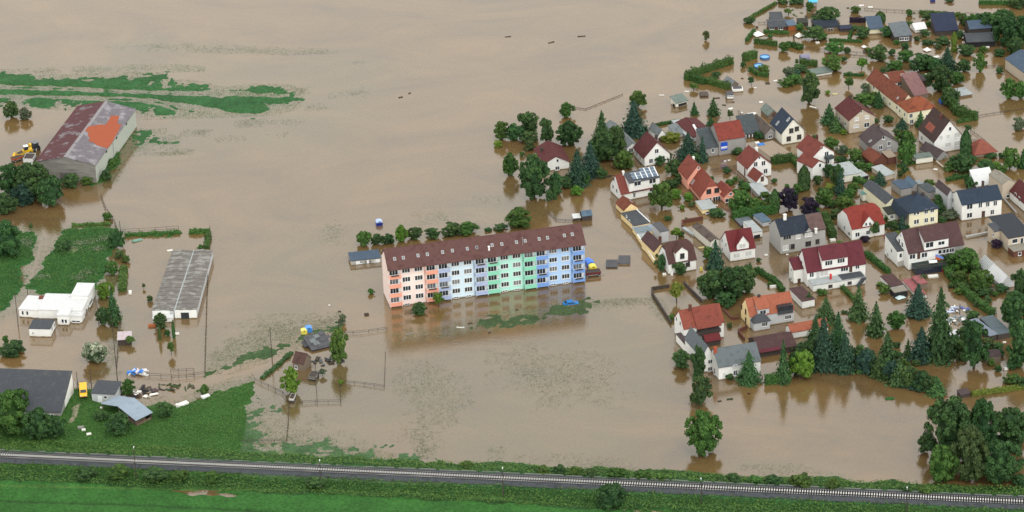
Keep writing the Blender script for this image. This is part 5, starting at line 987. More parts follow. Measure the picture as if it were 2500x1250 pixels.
t = H.block(B2(600, 690), B2(985, 640), d=5.6, ey=B2(0, 612)[1], roof='flat', wm='darkglass', rm='r_deck', ov=.1, t=.2, rname='terrace_deck', wname='terrace_wall') if (M.setdefault('darkglass', mat('dark_conservatory_glass', (0.02, 0.026, 0.04), .2, .3, .8, spec=.5)), M.setdefault('r_deck', roofm('dark_green_deck', (58, 70, 66), None, .2))) else None
t0 = t.eh+.22; Lt = lambda x, y, z: t.L(t.w*x, t.d*y, z)
for m, z0, z1, nm in ((mat('orange_tarpaulin', lin((216, 108, 48)), .7, .08), t0, t0+.8, 'orange_tarpaulin'), (mat('blue_tarpaulin', lin((120, 150, 230)), .7, .08), t0+.803, t0+1.5, 'blue_tarpaulin')):
    a = MB(); pp = [(.3, .97), (.72, .97), (.98, .3)]
    for (xa, ya), (xb, yb_) in zip(pp[:-1], pp[1:]): a.prism([Lt(xa, ya, z0), Lt(xb, yb_, z0), Lt(xb, yb_+.02, z0), Lt(xa, ya+.02, z0)], (0, 0, z1-z0))
    a.build(nm, m, H.root)
MB().prism([Lt(.5, .25, t0+.35), Lt(.76, .2, t0+.35), Lt(.8, .5, t0+.35), Lt(.54, .55, t0+.35)], (0, 0, .1)).build('awning', M['white'], H.root)
rl = MB()
for i in range(9): rl.prism([Lt(i/8*.98, .0, t0), Lt(i/8*.98+.01, .0, t0), Lt(i/8*.98+.01, .015, t0), Lt(i/8*.98, .015, t0)], (0, 0, .9))
rl.prism([Lt(0, .003, t0+.9), Lt(1, .003, t0+.9), Lt(1, .02, t0+.9), Lt(0, .02, t0+.9)], (0, 0, .07)); rl.build('railing', M['dframe'], H.root)
# big maroon roof house
H = House('big_house', 'broad white house with deep maroon roof, wide dormer and raised pale terrace', 'house')
M['r_wine'] = roofm('wine_red_tiles', (112, 50, 60), (96, 44, 54), .2)
b = H.block(B1(685, 1030), B1(1490, 905), A=B1(512, 862), ey=B1(0, 815)[1], ry=B1(0, 508)[1], roof='gx', wm='white', rm='r_wine', ov=.3)
b.win('L', [B1(563, 625), B1(612, 690)], .7, 1.3, 1); b.shed_dormer(B1(895, 665), B1(1248, 610), 'white', 'r_wine', -.05, drop=.5); b.win('F', [B1(985, 692), B1(1155, 660)], 2.0, 1.3, 3, off=.05)
b.win('F', [B1(748, 857)], 1.1, 1.3); b.win('F', [B1(835, 862)], .9, 2.0, 1, pm='shutter'); b.win('F', [B1(918, 835)], 2.2, 1.5, 2, pm='shutter'); b.win('F', [B1(1203, 775)], 2.0, 1.3, 3); b.door('F', [B1(1290, 772)], .9, 2.1, 'door'); b.win('F', [B1(1383, 742)], 1.0, 1.3)
c = H.block(B1(770, 1105), B1(1490, 985), d=4.6, ey=B1(0, 1010)[1], roof='flat', wm='white', rm='r_lgrey', ov=.15, t=.2, rname='terrace_deck', wname='terrace_wall'); c.win('F', [B1(1008, 1015), B1(1275, 970)], 1.0, .7, 2, fm='dframe')
MB().prism([c.L(c.w*.56, .1, c.eh+.23), c.L(c.w*.99, .1, c.eh+.23), c.L(c.w*.99, c.d-.1, c.eh+.23), c.L(c.w*.56, c.d-.1, c.eh+.23)], (0, 0, .12)).build('dark_terrace_cover', M['r_dark'], H.root)
pa = MB(); pa.tube([c.L(c.w*.38, 1.8, c.eh+.22), c.L(c.w*.38, 1.8, c.eh+1.5)], [.32, .32], 10); pa.tube([c.L(c.w*.38, 1.8, c.eh+1.5), c.L(c.w*.38, 1.8, c.eh+1.9)], [.45, .06], 10); pa.build('folded_parasol', mat('red_cloth', lin((196, 56, 58)), .8, .08), H.root)
st = MB(); st.prism([c.L(c.w*.93, -.1, c.eh+.2), c.L(c.w*1.0, -.1, c.eh+.2), c.L(c.w*.84, -.1, -.3), c.L(c.w*.80, -.1, -.3)], -b.v*1.0); st.build('stairs', M['r_dark'], H.root)
e = H.block(B1(498, 988), B1(640, 965), A=B1(432, 912), ey=B1(0, 790)[1], rh=6.1, roof='mono+', wm='white', rm='r_wine', ov=.2, rname='annex_roof', wname='annex_wall'); e.door('F', [B1(573, 945)], .9, 1.5); e.win('L', [B1(465, 790)], .6, .9, 1); e.win('L', [B1(465, 915)], .6, .9, 1)
# grey house with two roofs
H = House('two_roof_house', 'grey house whose roof is half blue-black and half dusty brown', 'house')
b = H.block(B1(318, 578), B1(935, 470), A=B1(113, 412), ey=B1(0, 325)[1], ry=B1(0, 98)[1], roof='gx', wm='lgrey2', rm='r_blue2', ov=.2) if (M.setdefault('lgrey2', wallm('ash_grey_render', (166, 166, 162))), M.setdefault('r_blue2', roofm('dark_slate', (46, 56, 70), (54, 66, 80), .25))) else None
k = (b.rh-b.eh)/(b.d/2); MB().prism([b.L(b.w*.66, -.22, b.eh-k*.22+.2), b.L(b.w+.16, -.22, b.eh-k*.22+.2), b.L(b.w+.16, b.d/2-.15, b.rh-.15*k+.2), b.L(b.w*.66, b.d/2-.15, b.rh-.15*k+.2)], (0, 0, .06)).build('brown_roof', roofm('dusty_brown_tiles', (116, 92, 88), (100, 78, 74), .25), b.rf)
b.cross(B1(640, 290), B1(775, 270), B1(705, 195), 'lgrey2', 'r_blue2'); b.win('F', [B1(408, 337)], 2.2, 1.2, 3, fm='lgrey2'); b.win('F', [B1(560, 322)], 1.2, 1.4, 2, pm='shutter'); b.win('F', [B1(703, 290)], 2.0, 1.5, 2, pm='shutter', off=.08); b.win('F', [B1(473, 465), B1(700, 425)], 1.5, 1.3, 2, fm='dframe'); b.win('F', [B1(400, 480)], 2.0, 1.3, 2, pm='shutter'); b.win('F', [B1(828, 395)], 1.0, 1.3, 2, fm='dframe')
b.chimney('K', B1(375, 60), .8, .8, 'white'); b.chimney('F', B1(805, 245), .7, .5, 'white')
# maroon gable dormer house
H = House('gable_dormer_house', 'white house with maroon roof, cross gable and blue spruce at its left', 'house')
b = H.block(A8(1390, 748), A8(1772, 690), A=A8(1215, 570), ey=A8(0, 580)[1], ry=A8(0, 288)[1], roof='gx', wm='white', rm='r_maroonred', ov=.25) if M.setdefault('r_maroonred', roofm('maroon_red_tiles', (122, 46, 50), (106, 42, 46), .18)) else None
b.cross(A8(1495, 480), A8(1675, 455), A8(1580, 345), 'white', 'r_maroonred'); b.win('F', [A8(1580, 502)], 1.7, 1.3, 2, pm='shutter', off=.08); b.win('F', [A8(1490, 648), A8(1670, 617)], 1.7, 1.3, 2, pm='shutter'); b.win('L', [A8(1270, 420), A8(1328, 490), A8(1272, 555)], .7, 1.2, 1)
MB().tube([b.L(-.08, -.1, -.5), b.L(-.08, -.1, b.eh)], .08).build('downpipe', M['metal'], H.root)
b = simple('barn', 'low barn with long dusty brown roof and white gable behind the maroon-roofed cross gable house', 'barn', A8(1095, 575), A8(1225, 545), A=A8(880, 330), ey=A8(0, 440)[1], ry=A8(0, 390)[1], wm='offwhite', rm='r_oldbrown', ov=.2)
b = simple('garage', 'pale grey double garage with dark gate behind the maroon-roofed cross gable house', 'garage', A8(1745, 395), A8(1882, 370), A=A8(1560, 240), ey=A8(0, 300)[1], roof='flat', wm='white', rm='r_lgrey', ov=.1); b.door('F', [A8(1800, 365)], 1.9, 1.3, 'black')
b = simple('shed', 'blue-grey roofed shed joined to the pale double garage', 'shed', A8(1560, 225), A8(1760, 190), A=A8(1445, 130), ey=A8(0, 195)[1], roof='flat', wm='darkwood', rm='r_steel2', ov=.15) if M.setdefault('r_steel2', roofm('dull_steel_sheet', (122, 130, 136), (108, 116, 122), .15)) else None
b = simple('shed', 'blue-grey roofed shed touching the two-roofed grey house', 'shed', A8(1890, 220), A8(2020, 190), A=A8(1760, 100), ey=A8(0, 150)[1], roof='flat', wm='lgrey', rm='r_steel', ov=.15)
b = simple('concrete_shelter', 'narrow slatted pale platform tilted in the yard left of the barn with dusty brown roof', 'platform', A8(825, 365), A8(870, 352), A=A8(700, 235), eh=.5, roof='flat', wm='concrete', rm='r_lgrey', ov=.05, t=.1)
# brown roofed corner house
H = House('corner_house', 'white corner house with brown half-hipped roof and cross gable at the yellow wall', 'house')
b = H.block(A8(455, 940), A8(872, 868), A=A8(300, 765), ey=A8(0, 772)[1], ry=A8(0, 462)[1], roof='gx', wm='white', rm='r_brown2', hh=.35, ov=.25) if M.setdefault('r_brown2', roofm('red_brown_tiles', (96, 66, 62), (84, 58, 56), .2)) else None
b.cross(A8(560, 605), A8(745, 580), A8(650, 520), 'white', 'r_brown2'); b.win('F', [A8(660, 655)], 1.1, 1.4, 2, fm='dframe', off=.08); b.win('F', [A8(745, 775)], 1.1, 1.5, 2, fm='dframe'); b.win('L', [A8(395, 770), A8(370, 625)], .7, 1.2, 1)
b = simple('house', 'narrow house with purple-brown roof and red chimney behind the corner house', 'house', A8(235, 740), A8(430, 700), A=A8(100, 535), ey=A8(0, 590)[1], ry=A8(0, 470)[1], wm='yellow', rm='r_plum', ov=.2); b.chimney('R', A8(322, 420), .7, 1.0, 'brick')
b = simple('shed', 'flat dark grey shed behind the corner house dormer', 'shed', A8(330, 470), A8(455, 445), d=6.0, eh=3.6, roof='flat', wm='lgrey', rm='r_felt', ov=.1)
# red roof white house with cross gable
H = House('red_roof_house', 'white house with bright red half-hipped roof and cross gable', 'house')
M['r_scarlet'] = roofm('scarlet_tiles', (152, 62, 52), (132, 54, 46), .15)
b = H.block(A6(1345, 1290), A6(1725, 1222), A=A6(1165, 1120), ey=A6(0, 1150)[1], ry=A6(0, 905)[1], roof='gx', wm='white', rm='r_scarlet', hh=.3, ov=.25)
b.cross(A6(1470, 1100), A6(1612, 1075), A6(1530, 1000), 'white', 'r_scarlet'); b.win('F', [A6(1512, 1095), A6(1557, 1088)], .5, .9, 1, off=.08); b.win('F', [A6(1535, 1190), A6(1650, 1170)], 1.1, 1.2, 2); b.win('F', [A6(1410, 1215)], 1.2, 1.2, 2); b.win('L', [A6(1262, 1135)], .6, 1.2, 1); b.chimney('K', A6(1520, 895), .8, .6, 'white')
# lower village
H = House('balcony_house', 'white house with orange-red stepped roof and a dark timber balcony', 'house')
M['r_ored'] = roofm('orange_red_tiles', (156, 84, 68), (134, 70, 58), .2)
b = H.block(B3(402, 722), B3(835, 642), A=B3(283, 600), ey=B3(0, 548)[1], ry=B3(0, 355)[1], roof='gx', wm='white', rm='r_ored', ov=.25)
b.win('L', [B3(320, 440), B3(362, 490)], .8, 1.2, 1); k = (b.rh-b.eh)/(b.d/2)
MB().prism([b.L(b.w*.3, -1.0, b.eh-k*1.0+.5), b.L(b.w*.92, -1.0, b.eh-k*1.0+.5), b.L(b.w*.92, b.d/2-.1, b.rh+.3), b.L(b.w*.3, b.d/2-.1, b.rh+.3)], (0, 0, .18)).build('raised_roof', M['r_redlight'], b.rf)
MB().prism([b.L(b.w*.3, -.9, b.eh-2.5), b.L(b.w*.9, -.9, b.eh-2.5), b.L(b.w*.9, -.01, b.eh-2.5), b.L(b.w*.3, -.01, b.eh-2.5)], (0, 0, 1.0)).build('balcony', M['darkwood'], H.root)
MB().prism([b.L(b.w*.32, -.06, b.eh-1.45), b.L(b.w*.88, -.06, b.eh-1.45), b.L(b.w*.88, -.003, b.eh-1.45), b.L(b.w*.32, -.003, b.eh-1.45)], (0, 0, 1.3)).build('balcony_window', M['glass'], H.root)
b.win('F', [B3(675, 607)], 1.2, 1.2); b.door('F', [B3(505, 590)], .8, 1.4, 'shutter'); b.chimney('K', B3(468, 315), .7, .6, 'brick')
c = H.block(B3(640, 745), B3(800, 718), d=3.0, eh=1.6, rh=2.6, roof='gx', wm='darkwood', rm='r_maroonred', ov=.3, rname='porch_roof', wname='porch_wall')
b = simple('annex', 'purple flat-roofed annex with white wall below the dark timber balcony house', 'outbuilding', B3(412, 810), B3(545, 785), A=B3(340, 690), ey=B3(0, 720)[1], roof='flat', wm='white', rm='r_purple', ov=.1)
H = House('grey_roof_house', 'white L-shaped house with slate grey roofs and brick chimney by the open water', 'house')
M['r_slate'] = roofm('slate_grey_roofing', (118, 126, 130), (104, 112, 116), .14)
b = H.block(B3(780, 1110), B3(1235, 1035), A=B3(640, 960), ey=B3(0, 968)[1], ry=B3(0, 772)[1], roof='gx', wm='white', rm='r_slate', ov=.25)
b.win('F', [B3(840, 1052)], .6, 1.2, 2, pm='shutter'); b.win('F', [B3(960, 1027)], .9, 1.3, 2); b.skylight('F', [B3(962, 953)], 1.0, .5); b.win('L', [B3(735, 1010)], .8, 1.6, 1); b.chimney('F', B3(742, 800), .8, 1.3, 'brickred') if M.setdefault('brickred', mat('orange_brick', lin((168, 84, 60)), .85, .2, 3)) else None
c = H.block(B3(598, 1030), B3(725, 1005), A=B3(405, 820), ey=B3(0, 862)[1], ry=B3(0, 740)[1], roof='gy', wm='white', rm='r_slate', ov=.2, rname='wing_roof', wname='wing_wall'); c.win('F', [B3(688, 905), B3(685, 985)], 1.1, 1.0, 2)
H = House('dormer_house', 'grey house with yellow gable, orange roof, dormer and dark recessed balcony', 'house')
b = H.block(B3(1120, 548), B3(1598, 468), A=B3(993, 435), ey=B3(0, 415)[1], ry=B3(0, 225)[1], roof='gx', wm='lgrey', rm='r_orange', ov=.2)
MB().prism([b.L(-.06, 0, -1), b.L(-.06, b.d, -1), b.L(-.06, b.d, b.eh), b.L(-.06, b.d/2, b.rh-.05), b.L(-.06, 0, b.eh)], b.u*.055).build('gable_wall', M['yellow'], H.root)
b.win('L', [B3(1030, 305), B3(1075, 360), B3(1075, 452)], .8, 1.3, 1, fm='dframe', off=.06); b.shed_dormer(B3(1205, 345), B3(1330, 322), 'lgrey', 'r_orange', -.04, drop=.3); b.win('F', [B3(1262, 367)], 1.6, 1.1, 2, off=.04); b.win('F', [B3(1535, 420)], 1.7, 1.0, 3)
MB().prism([b.L(b.w*.63, -.5, b.eh-.7), b.L(b.w*.97, -.5, b.eh-.7), b.L(b.w*.97, -.01, b.eh-.7), b.L(b.w*.63, -.01, b.eh-.7)], (0, 0, .9)).build('balcony', M['r_dark'], H.root)
MB().prism([b.L(b.w*.63, -.35, b.eh+.25), b.L(b.w*.97, -.35, b.eh+.25), b.L(b.w*.97, 1.2, b.eh+.25), b.L(b.w*.63, 1.2, b.eh+.25)], (0, 0, 1.3)).build('recess_shade_box', M['glass'], H.root)  # solid dark box: the shade of the balcony recess put into its colour
b.chimney('F', B3(1217, 205), .7, .6, 'darkwood')
c = H.block(B3(1162, 582), B3(1337, 552), d=2.6, ey=B3(0, 480)[1], rh=4.3, roof='hip', wm='lgrey', rm='r_dark', ov=.25, rname='porch_roof', wname='porch_wall'); c.win('F', [B3(1282, 497)], 1.5, 1.1, 3)
b = simple('garage', 'long garage with bright orange roof and white gable below the yellow-gabled dormer house', 'garage', B3(1565, 665), B3(1972, 592), A=B3(1508, 602), ey=B3(0, 590)[1], ry=B3(0, 508)[1], roof='gx', wm='white', rm='r_orange', ov=.15)
b = simple('hall', 'low hall with wide dark brown roof and maroon eaves next to the orange-roofed garage', 'hall', B3(1218, 862), B3(1622, 795), A=B3(1075, 720), ey=B3(0, 798)[1], ry=B3(0, 655)[1], roof='gx', wm='darkwood', rm='r_plum', ov=.3)
MB().prism([b.L(.2, -.6, b.eh-.15), b.L(b.w*.55, -.6, b.eh-.15), b.L(b.w*.55, .5, b.eh+.35), b.L(.2, .5, b.eh+.35)], (0, 0, .08)).build('maroon_eaves', M['r_wine'], b.rf)
b = simple('garage', 'white garage with flat dark brown roof between dormer house and broad terrace house', 'garage', B3(1690, 335), B3(1825, 308), A=B3(1560, 195), ey=B3(0, 252)[1], roof='flat', wm='white', rm='r_plum', ov=.15)
b = simple('shed', 'shed with dark maroon flat roof and white side joined to the pink sheet roofs', 'shed', B2(290, 900), B2(445, 870), A=B2(155, 765), ey=B2(0, 838)[1], roof='flat', wm='white', rm='r_plum', ov=.1)
b = simple('shed', 'cream lean-to with open dark front below the dark maroon flat roof', 'lean-to', B2(330, 985), B2(500, 955), A=B2(292, 930), ey=B2(0, 912)[1], roof='flat', wm='black', rm='r_sandgrey', ov=.1)  # closed black walls paint the shade inside the open front
b = simple('shed', 'long shed with faded pink sheet roof behind the conifers', 'shed', B2(620, 1000), B2(740, 980), A=B2(400, 800), ey=B2(0, 955)[1], roof='flat', wm='white', rm='r_pink', ov=.1)
b = simple('shed', 'squarer shed with pink sheet roof and ragged right edge beside the long pink one', 'shed', B2(640, 880), B2(750, 860), A=B2(520, 790), ey=B2(0, 805)[1], roof='flat', wm='brownwall', rm='r_pink', ov=.1)
H = House('white_hall', 'long hall with white rounded sheet roof at the right among dark trees', 'hall')
b = H.block(B2(1682, 870), B2(1850, 838), A=B2(1462, 590), ey=B2(0, 808)[1], rh=3.6, roof='gy', wm='lgrey', rm='r_white', ov=.15, hh=.0)
for i in range(7): MB().prism([b.L(-.1, b.d*(.62+i*.055), b.eh+.16), b.L(b.w/2, b.d*(.62+i*.055), b.rh+.2), b.L(b.w/2, b.d*(.62+i*.055)+.35, b.rh+.2), b.L(-.1, b.d*(.62+i*.055)+.35, b.eh+.16)], (0, 0, .05)).build('roof_rib', M['r_lgrey'], b.rf)
b = simple('shed', 'shed with folded blue-grey slate roof at the right behind dark conifers', 'shed', B4(1650, 660), B4(1725, 640), A=B4(1520, 495), ey=B4(0, 612)[1], roof='flat', wm='darkwood', rm='r_lightslate', ov=.05) if M.setdefault('r_lightslate', roofm('light_blue_slate', (150, 160, 176), (136, 146, 160), .1)) else None
b.H.block(B4(1728, 645), B4(1850, 620), A=B4(1600, 480), eh=b.eh-.03, rh=b.eh-.5, roof='monoL' if 0 else 'flat', wm='darkwood', rm='r_slate2', ov=.05) if M.setdefault('r_slate2', roofm('blue_grey_slate', (110, 124, 130), (98, 112, 118), .12)) else None
b = simple('shed', 'small brown shed with dull roof under the tall conifer near the right edge', 'shed', B4(1620, 865), B4(1755, 850), d=3.5, ey=B4(0, 805)[1], ry=B4(0, 755)[1], roof='gx', wm='brownwall', rm='r_purple', ov=.1)
b = simple('hut', 'tiny dark hut with grey roof at the end of the yellow hedge', 'hut', B4(1385, 1185), B4(1470, 1165), d=2.0, eh=.9, rh=1.3, roof='mono+', wm='darkwood', rm='r_purple', ov=.1)
# sheds between the gardens
b = simple('shed', 'cream garden shed with pale grey roof right of the white winged house', 'shed', A6(1235, 615), A6(1450, 575), A=A6(1135, 480), ey=A6(0, 530)[1], roof='flat', wm='offwhite', rm='r_lgrey', ov=.2); b.win('F', [A6(1375, 565)], .7, .5, 1)
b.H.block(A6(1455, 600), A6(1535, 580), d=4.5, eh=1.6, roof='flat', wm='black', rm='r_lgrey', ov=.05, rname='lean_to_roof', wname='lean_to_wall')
b = simple('shed', 'stone-walled shed with pale grey roof below the rust-red annex', 'shed', A6(1735, 590), A6(1850, 560), A=A6(1605, 480), ey=A6(0, 530)[1], roof='flat', wm='beige', rm='r_lgrey', ov=.15)
b = simple('shed', 'low shed with weathered pale flat roof in front of the gabled porch', 'shed', A6(405, 850), A6(440, 842), w=9.0, d=8.0, eh=1.2, roof='flat', wm='grey', rm='r_lgrey', ov=.1) if False else None
b = simple('shed', 'low shed with weathered pale flat roof in front of the gabled porch', 'shed', A6(300, 860), A6(430, 838), A=A6(125, 680), eh=1.5, roof='flat', wm='grey', rm='r_lgrey', ov=.1)
# ------------------------------------------------------------------ allotment gardens at the top right
b = simple('cabin', 'garden cabin with dark gabled roof and orange shutters at the top of the allotments', 'cabin', A1(405, 395), A1(640, 385), d=6.0, ey=A1(0, 345)[1], ry=A1(0, 285)[1], roof='gx', wm='brick', rm='r_dark', ov=.4); b.win('F', [A1(440, 358), A1(550, 360)], 1.4, .7)
b.H.block(A1(650, 395), A1(750, 385), d=4.5, eh=1.8, roof='flat', wm='rustwood', rm='r_steel', ov=.2, rname='annex_roof', wname='annex_wall') if M.setdefault('rustwood', mat('orange_stained_timber', lin((150, 86, 48)), .8, .2)) else None
b = simple('cabin', 'small black-roofed cabin behind the orange-shuttered cabin', 'cabin', A1(430, 285), A1(580, 280), d=6.5, ey=A1(0, 255)[1], roof='flat', wm='grey', rm='r_dark', ov=.2)
b = simple('cabin', 'dark blue-black cabin hidden behind a large round garden tree', 'cabin', A1(1000, 400), A1(1290, 375), d=6.0, ey=A1(0, 355)[1], ry=A1(0, 295)[1], roof='gx', wm='brownwall', rm='r_blue2', ov=.4); b.win('F', [A1(1165, 380), A1(1200, 378)], .8, .9, 1)
b = simple('cabin', 'cabin with blue-grey roof and cream front in the middle of the allotments', 'cabin', A1(1680, 440), A1(1850, 430), d=6.5, ey=A1(0, 372)[1], rh=3.4, roof='mono+', wm='cream', rm='r_steeldark', ov=.3)
b = simple('cabin', 'cabin with light grey pitched roof and glazed veranda in the allotments', 'cabin', A2(180, 545), A2(395, 520), d=6.5, ey=A2(0, 470)[1], rh=4.0, roof='mono+', wm='darkwood', rm='r_steel2', ov=.2); b.win('F', [A2(270, 495), A2(330, 492)], 1.4, .9, 2)
b = simple('marquee', 'bright white tent-like shelter between two allotment cabins', 'tent', A2(440, 425), A2(580, 405), d=4.5, eh=1.3, rh=2.5, roof='gx', wm='white', rm='r_white', ov=.3, t=.08)
b = simple('cabin', 'cabin with dark navy roof and white side beyond the white tent', 'cabin', A2(700, 460), A2(985, 440), d=7.5, ey=A2(0, 400)[1], rh=4.6, roof='mono+', wm='darkwood', rm='r_navy', ov=.2) if M.setdefault('r_navy', roofm('navy_felt', (52, 60, 84), (60, 68, 90), .15)) else None
b = simple('cabin', 'sprawling cabin with charcoal gabled roofs beside the dense dark trees at top right', 'cabin', A2(1100, 605), A2(1450, 590), d=7.0, ey=A2(0, 535)[1], ry=A2(0, 450)[1], roof='gx', wm='black', rm='r_dark', ov=.4)
b.H.block(A2(1130, 480), A2(1400, 460), d=6.5, eh=3.0, rh=4.4, roof='gx', wm='darkwood', rm='r_steeldark', ov=.3)
b = simple('pavilion', 'long white flat-roofed garden building in front of round green trees', 'pavilion', A1(965, 985), A1(1205, 945), A=A1(845, 935), ey=A1(0, 955)[1], roof='flat', wm='white', rm='r_mossy', ov=.25, t=.35); b.win('L', [A1(890, 925)], .8, .6, 1)
b = simple('cabin', 'grey-roofed garden cabin with white verge inside the clipped hedge corner', 'cabin', B7(820, 540), B7(925, 515), A=B7(690, 480), ey=B7(0, 505)[1], ry=B7(0, 445)[1], roof='gy', wm='brownwall', rm='r_grey', ov=.35)
b = simple('caravan', 'white caravan with dark top beside the clipped hedge', 'caravan', B7(845, 600), B7(990, 592), A=B7(825, 560), ey=B7(0, 560)[1], roof='flat', wm='white', rm='r_felt', ov=-.25, t=.2)
b = simple('cabin', 'small half-drowned hut with white-edged grey roof below the caravan', 'hut', B7(765, 695), B7(855, 690), d=3.0, eh=.9, rh=1.8, roof='gx', wm='brownwall', rm='r_felt', ov=.15)
b.H.block(B7(770, 697), B7(858, 692), d=.12, eh=1.0, roof='flat', wm='white', rm='r_white', ov=.1, t=.1, rname='fascia', wname='fascia_board')
b = simple('drowned_shed', 'round drowned bower with brown twig roof in open water', 'bower', B7(400, 668), B7(510, 662), d=3.0, eh=.4, rh=1.0, roof='gx', wm='darkwood', rm='r_oldbrown', ov=.1, hh=.4)
b = simple('open_shed', 'open-fronted shed with mossy grey-green roof alone in the water', 'shed', B7(65, 815), B7(215, 775), A=B7(-20, 770), ey=B7(0, 750)[1], rh=2.5, roof='mono+', wm='offwhite', rm='r_mossy', ov=.3); b.door('F', [B7(150, 765)], 3.0, .8, 'black'); b.door('L', [B7(30, 775)], 1.2, .8, 'black')  # black door sheets stand in for the shade behind the open front
b = simple('canopy', 'bright turquoise canopy at the top edge of the picture', 'canopy', A1(920, 90), A1(1010, 85), d=4.0, eh=1.8, rh=2.4, roof='gx', wm='grey', rm='r_cyan', ov=.4, t=.08) if M.setdefault('r_cyan', mat('turquoise_tarpaulin', lin((86, 178, 206)), .6, .08)) else None
b = simple('shed', 'low dark shed behind the black cabin of the allotments', 'shed', A1(770, 340), A1(900, 335), d=4.0, eh=1.2, roof='flat', wm='darkwood', rm='r_darkgreen', ov=.1)
b = simple('shed', 'long low dark shed left of the cream-fronted cabin', 'shed', A1(1310, 410), A1(1470, 400), d=3.0, eh=1.0, roof='flat', wm='darkwood', rm='r_navy', ov=.15)
# ------------------------------------------------------------------ trees and bushes, each where it stands
def V(kind, tint, bx, by, ty, w, label, group=None): return plant(kind, tint, bx, by, ty, w, label, group)
# far left
V('t', 'd', 28, 291, 248, 35, 'dark round tree standing in water left of the barn, the taller of two')
V('s', 'g', 61, 294, 264, 31, 'grey-green round bush next to the taller tree left of the barn')
for a in [('t', 'd', 80, 492, 402, 92, 'widest dark tree in the clump in front of the barn'), ('t', 'd', 28, 482, 405, 66, 'dark tree at the picture edge in the clump before the barn'), ('t', 'd', 128, 508, 432, 62, 'dark tree with drooping right flank in the clump before the barn'),
          ('s', 'b', 60, 505, 452, 60, 'bluish dark bush at the foot of the clump before the barn'), ('s', 'd', 175, 463, 426, 40, 'dark bush against the front wall of the barn'), ('s', 'm', 212, 452, 432, 30, 'low bush under the right front corner of the barn'), ('s', 'd', 108, 440, 400, 40, 'dark bush hiding the left front corner of the barn'),
          ('t', 'd', 12, 527, 474, 58, 'dark tree on its own islet at the left picture edge'), ('s', 'd', 262, 440, 412, 26, 'small bush at the near end of the barn side wall'), ('s', 'm', 277, 408, 386, 22, 'small bush halfway along the barn side wall'),
          ('s', 'd', 18, 632, 545, 84, 'big dark bush spreading over the grass plot at the left edge'), ('f', 'o', 76, 562, 545, 10, 'thin little tree on the corner of the left grass plot'), ('s', 'm', 262, 538, 519, 22, 'small bush at the top corner of the overgrown plot'),
          ('s', 'd', 284, 610, 560, 40, 'dark bush at the right corner of the overgrown plot'), ('s', 'd', 158, 615, 588, 44, 'low dark bush inside the overgrown plot'), ('s', 'o', 291, 632, 612, 24, 'brownish bush below the right corner of the overgrown plot'),
          ('s', 'm', 306, 642, 622, 20, 'little round bush right of the brownish bush'), ('s', 'm', 272, 673, 640, 32, 'loose bush beside the plot between water and weeds'), ('s', 'l', 258, 732, 690, 40, 'pale green bush behind the bungalow'),
          ('c', 'n', 277, 778, 712, 32, 'dark conifer at the right corner of the bungalow'), ('t', 'd', 254, 797, 752, 36, 'dark tree right of the bungalow, left of the conifer'), ('s', 'd', 281, 800, 764, 26, 'dark bush at the foot of the conifer by the bungalow'),
          ('s', 'd', 34, 873, 838, 62, 'low dark spreading bush at the left edge below the white annex'), ('f', 'm', 16, 848, 820, 17, 'small tree sticking out of the low spreading bush'), ('s', 'w', 230, 890, 838, 58, 'pale bush full of white blossom in the flooded yard'),
          ('f', 'm', 320, 842, 820, 20, 'small green tree leaning over the pale pink hut'), ('f', 'm', 419, 867, 836, 15, 'slim young tree alone in the water below the greenhouse'), ('t', 'd', 393, 806, 767, 36, 'round dark tree right before the white greenhouse front'),
          ('k', 'd', 425, 826, 784, 7, 'very slim dark cypress in front of the greenhouse, the right one'), ('k', 'd', 391, 830, 796, 6, 'very slim dark cypress under the round tree before the greenhouse'), ('s', 'm', 409, 822, 806, 14, 'tiny bush between the two slim cypresses'),
          ('s', 'o', 366, 738, 722, 13, 'tiny bush at the left wall of the greenhouse'), ('f', 'o', 351, 705, 692, 8, 'thin sapling in the water left of the greenhouse'), ('s', 'm', 489, 610, 598, 14, 'small bush by the top right corner of the greenhouse'),
          ('t', 'm', 26, 1070, 962, 100, 'large leafy tree in front of the long dark-roofed shed at the left edge'), ('t', 'd', 96, 1078, 1000, 74, 'leafy tree right of the large one by the long dark-roofed shed'), ('s', 'd', 140, 1070, 1022, 50, 'dark bush by the end of the long dark-roofed shed'),
          ('t', 'm', 50, 1010, 952, 44, 'rounded tree top showing over the long dark shed roof'), ('s', 'm', 316, 966, 928, 36, 'bright bush between the charcoal-roofed shed and the scrap heap'), ('s', 'd', 292, 1064, 1012, 62, 'wide bush under the pale blue open shelter'),
          ('s', 'd', 402, 1022, 984, 40, 'bush right of the pale blue open shelter'), ('s', 'm', 497, 966, 940, 24, 'small bush on the tip of the grassy bank'), ('s', 'd', 245, 1030, 1005, 34, 'dark bush on the bank left of the open shelter')]: V(*a)
# paddock
V('t', 'l', 711, 966, 901, 48, 'bright round tree beside the brown-roofed hut in the paddock')
V('t', 'm', 831, 892, 804, 46, 'tall bright poplar beside the collapsed shed')
V('f', 'l', 833, 944, 926, 12, 'tiny bush on the paddock fence below the poplar'); V('f', 'g', 788, 918, 902, 16, 'leafless grey shrub in the flooded paddock'); V('s', 'g', 836, 792, 768, 18, 'wispy grey shrub near the lane above the poplar')
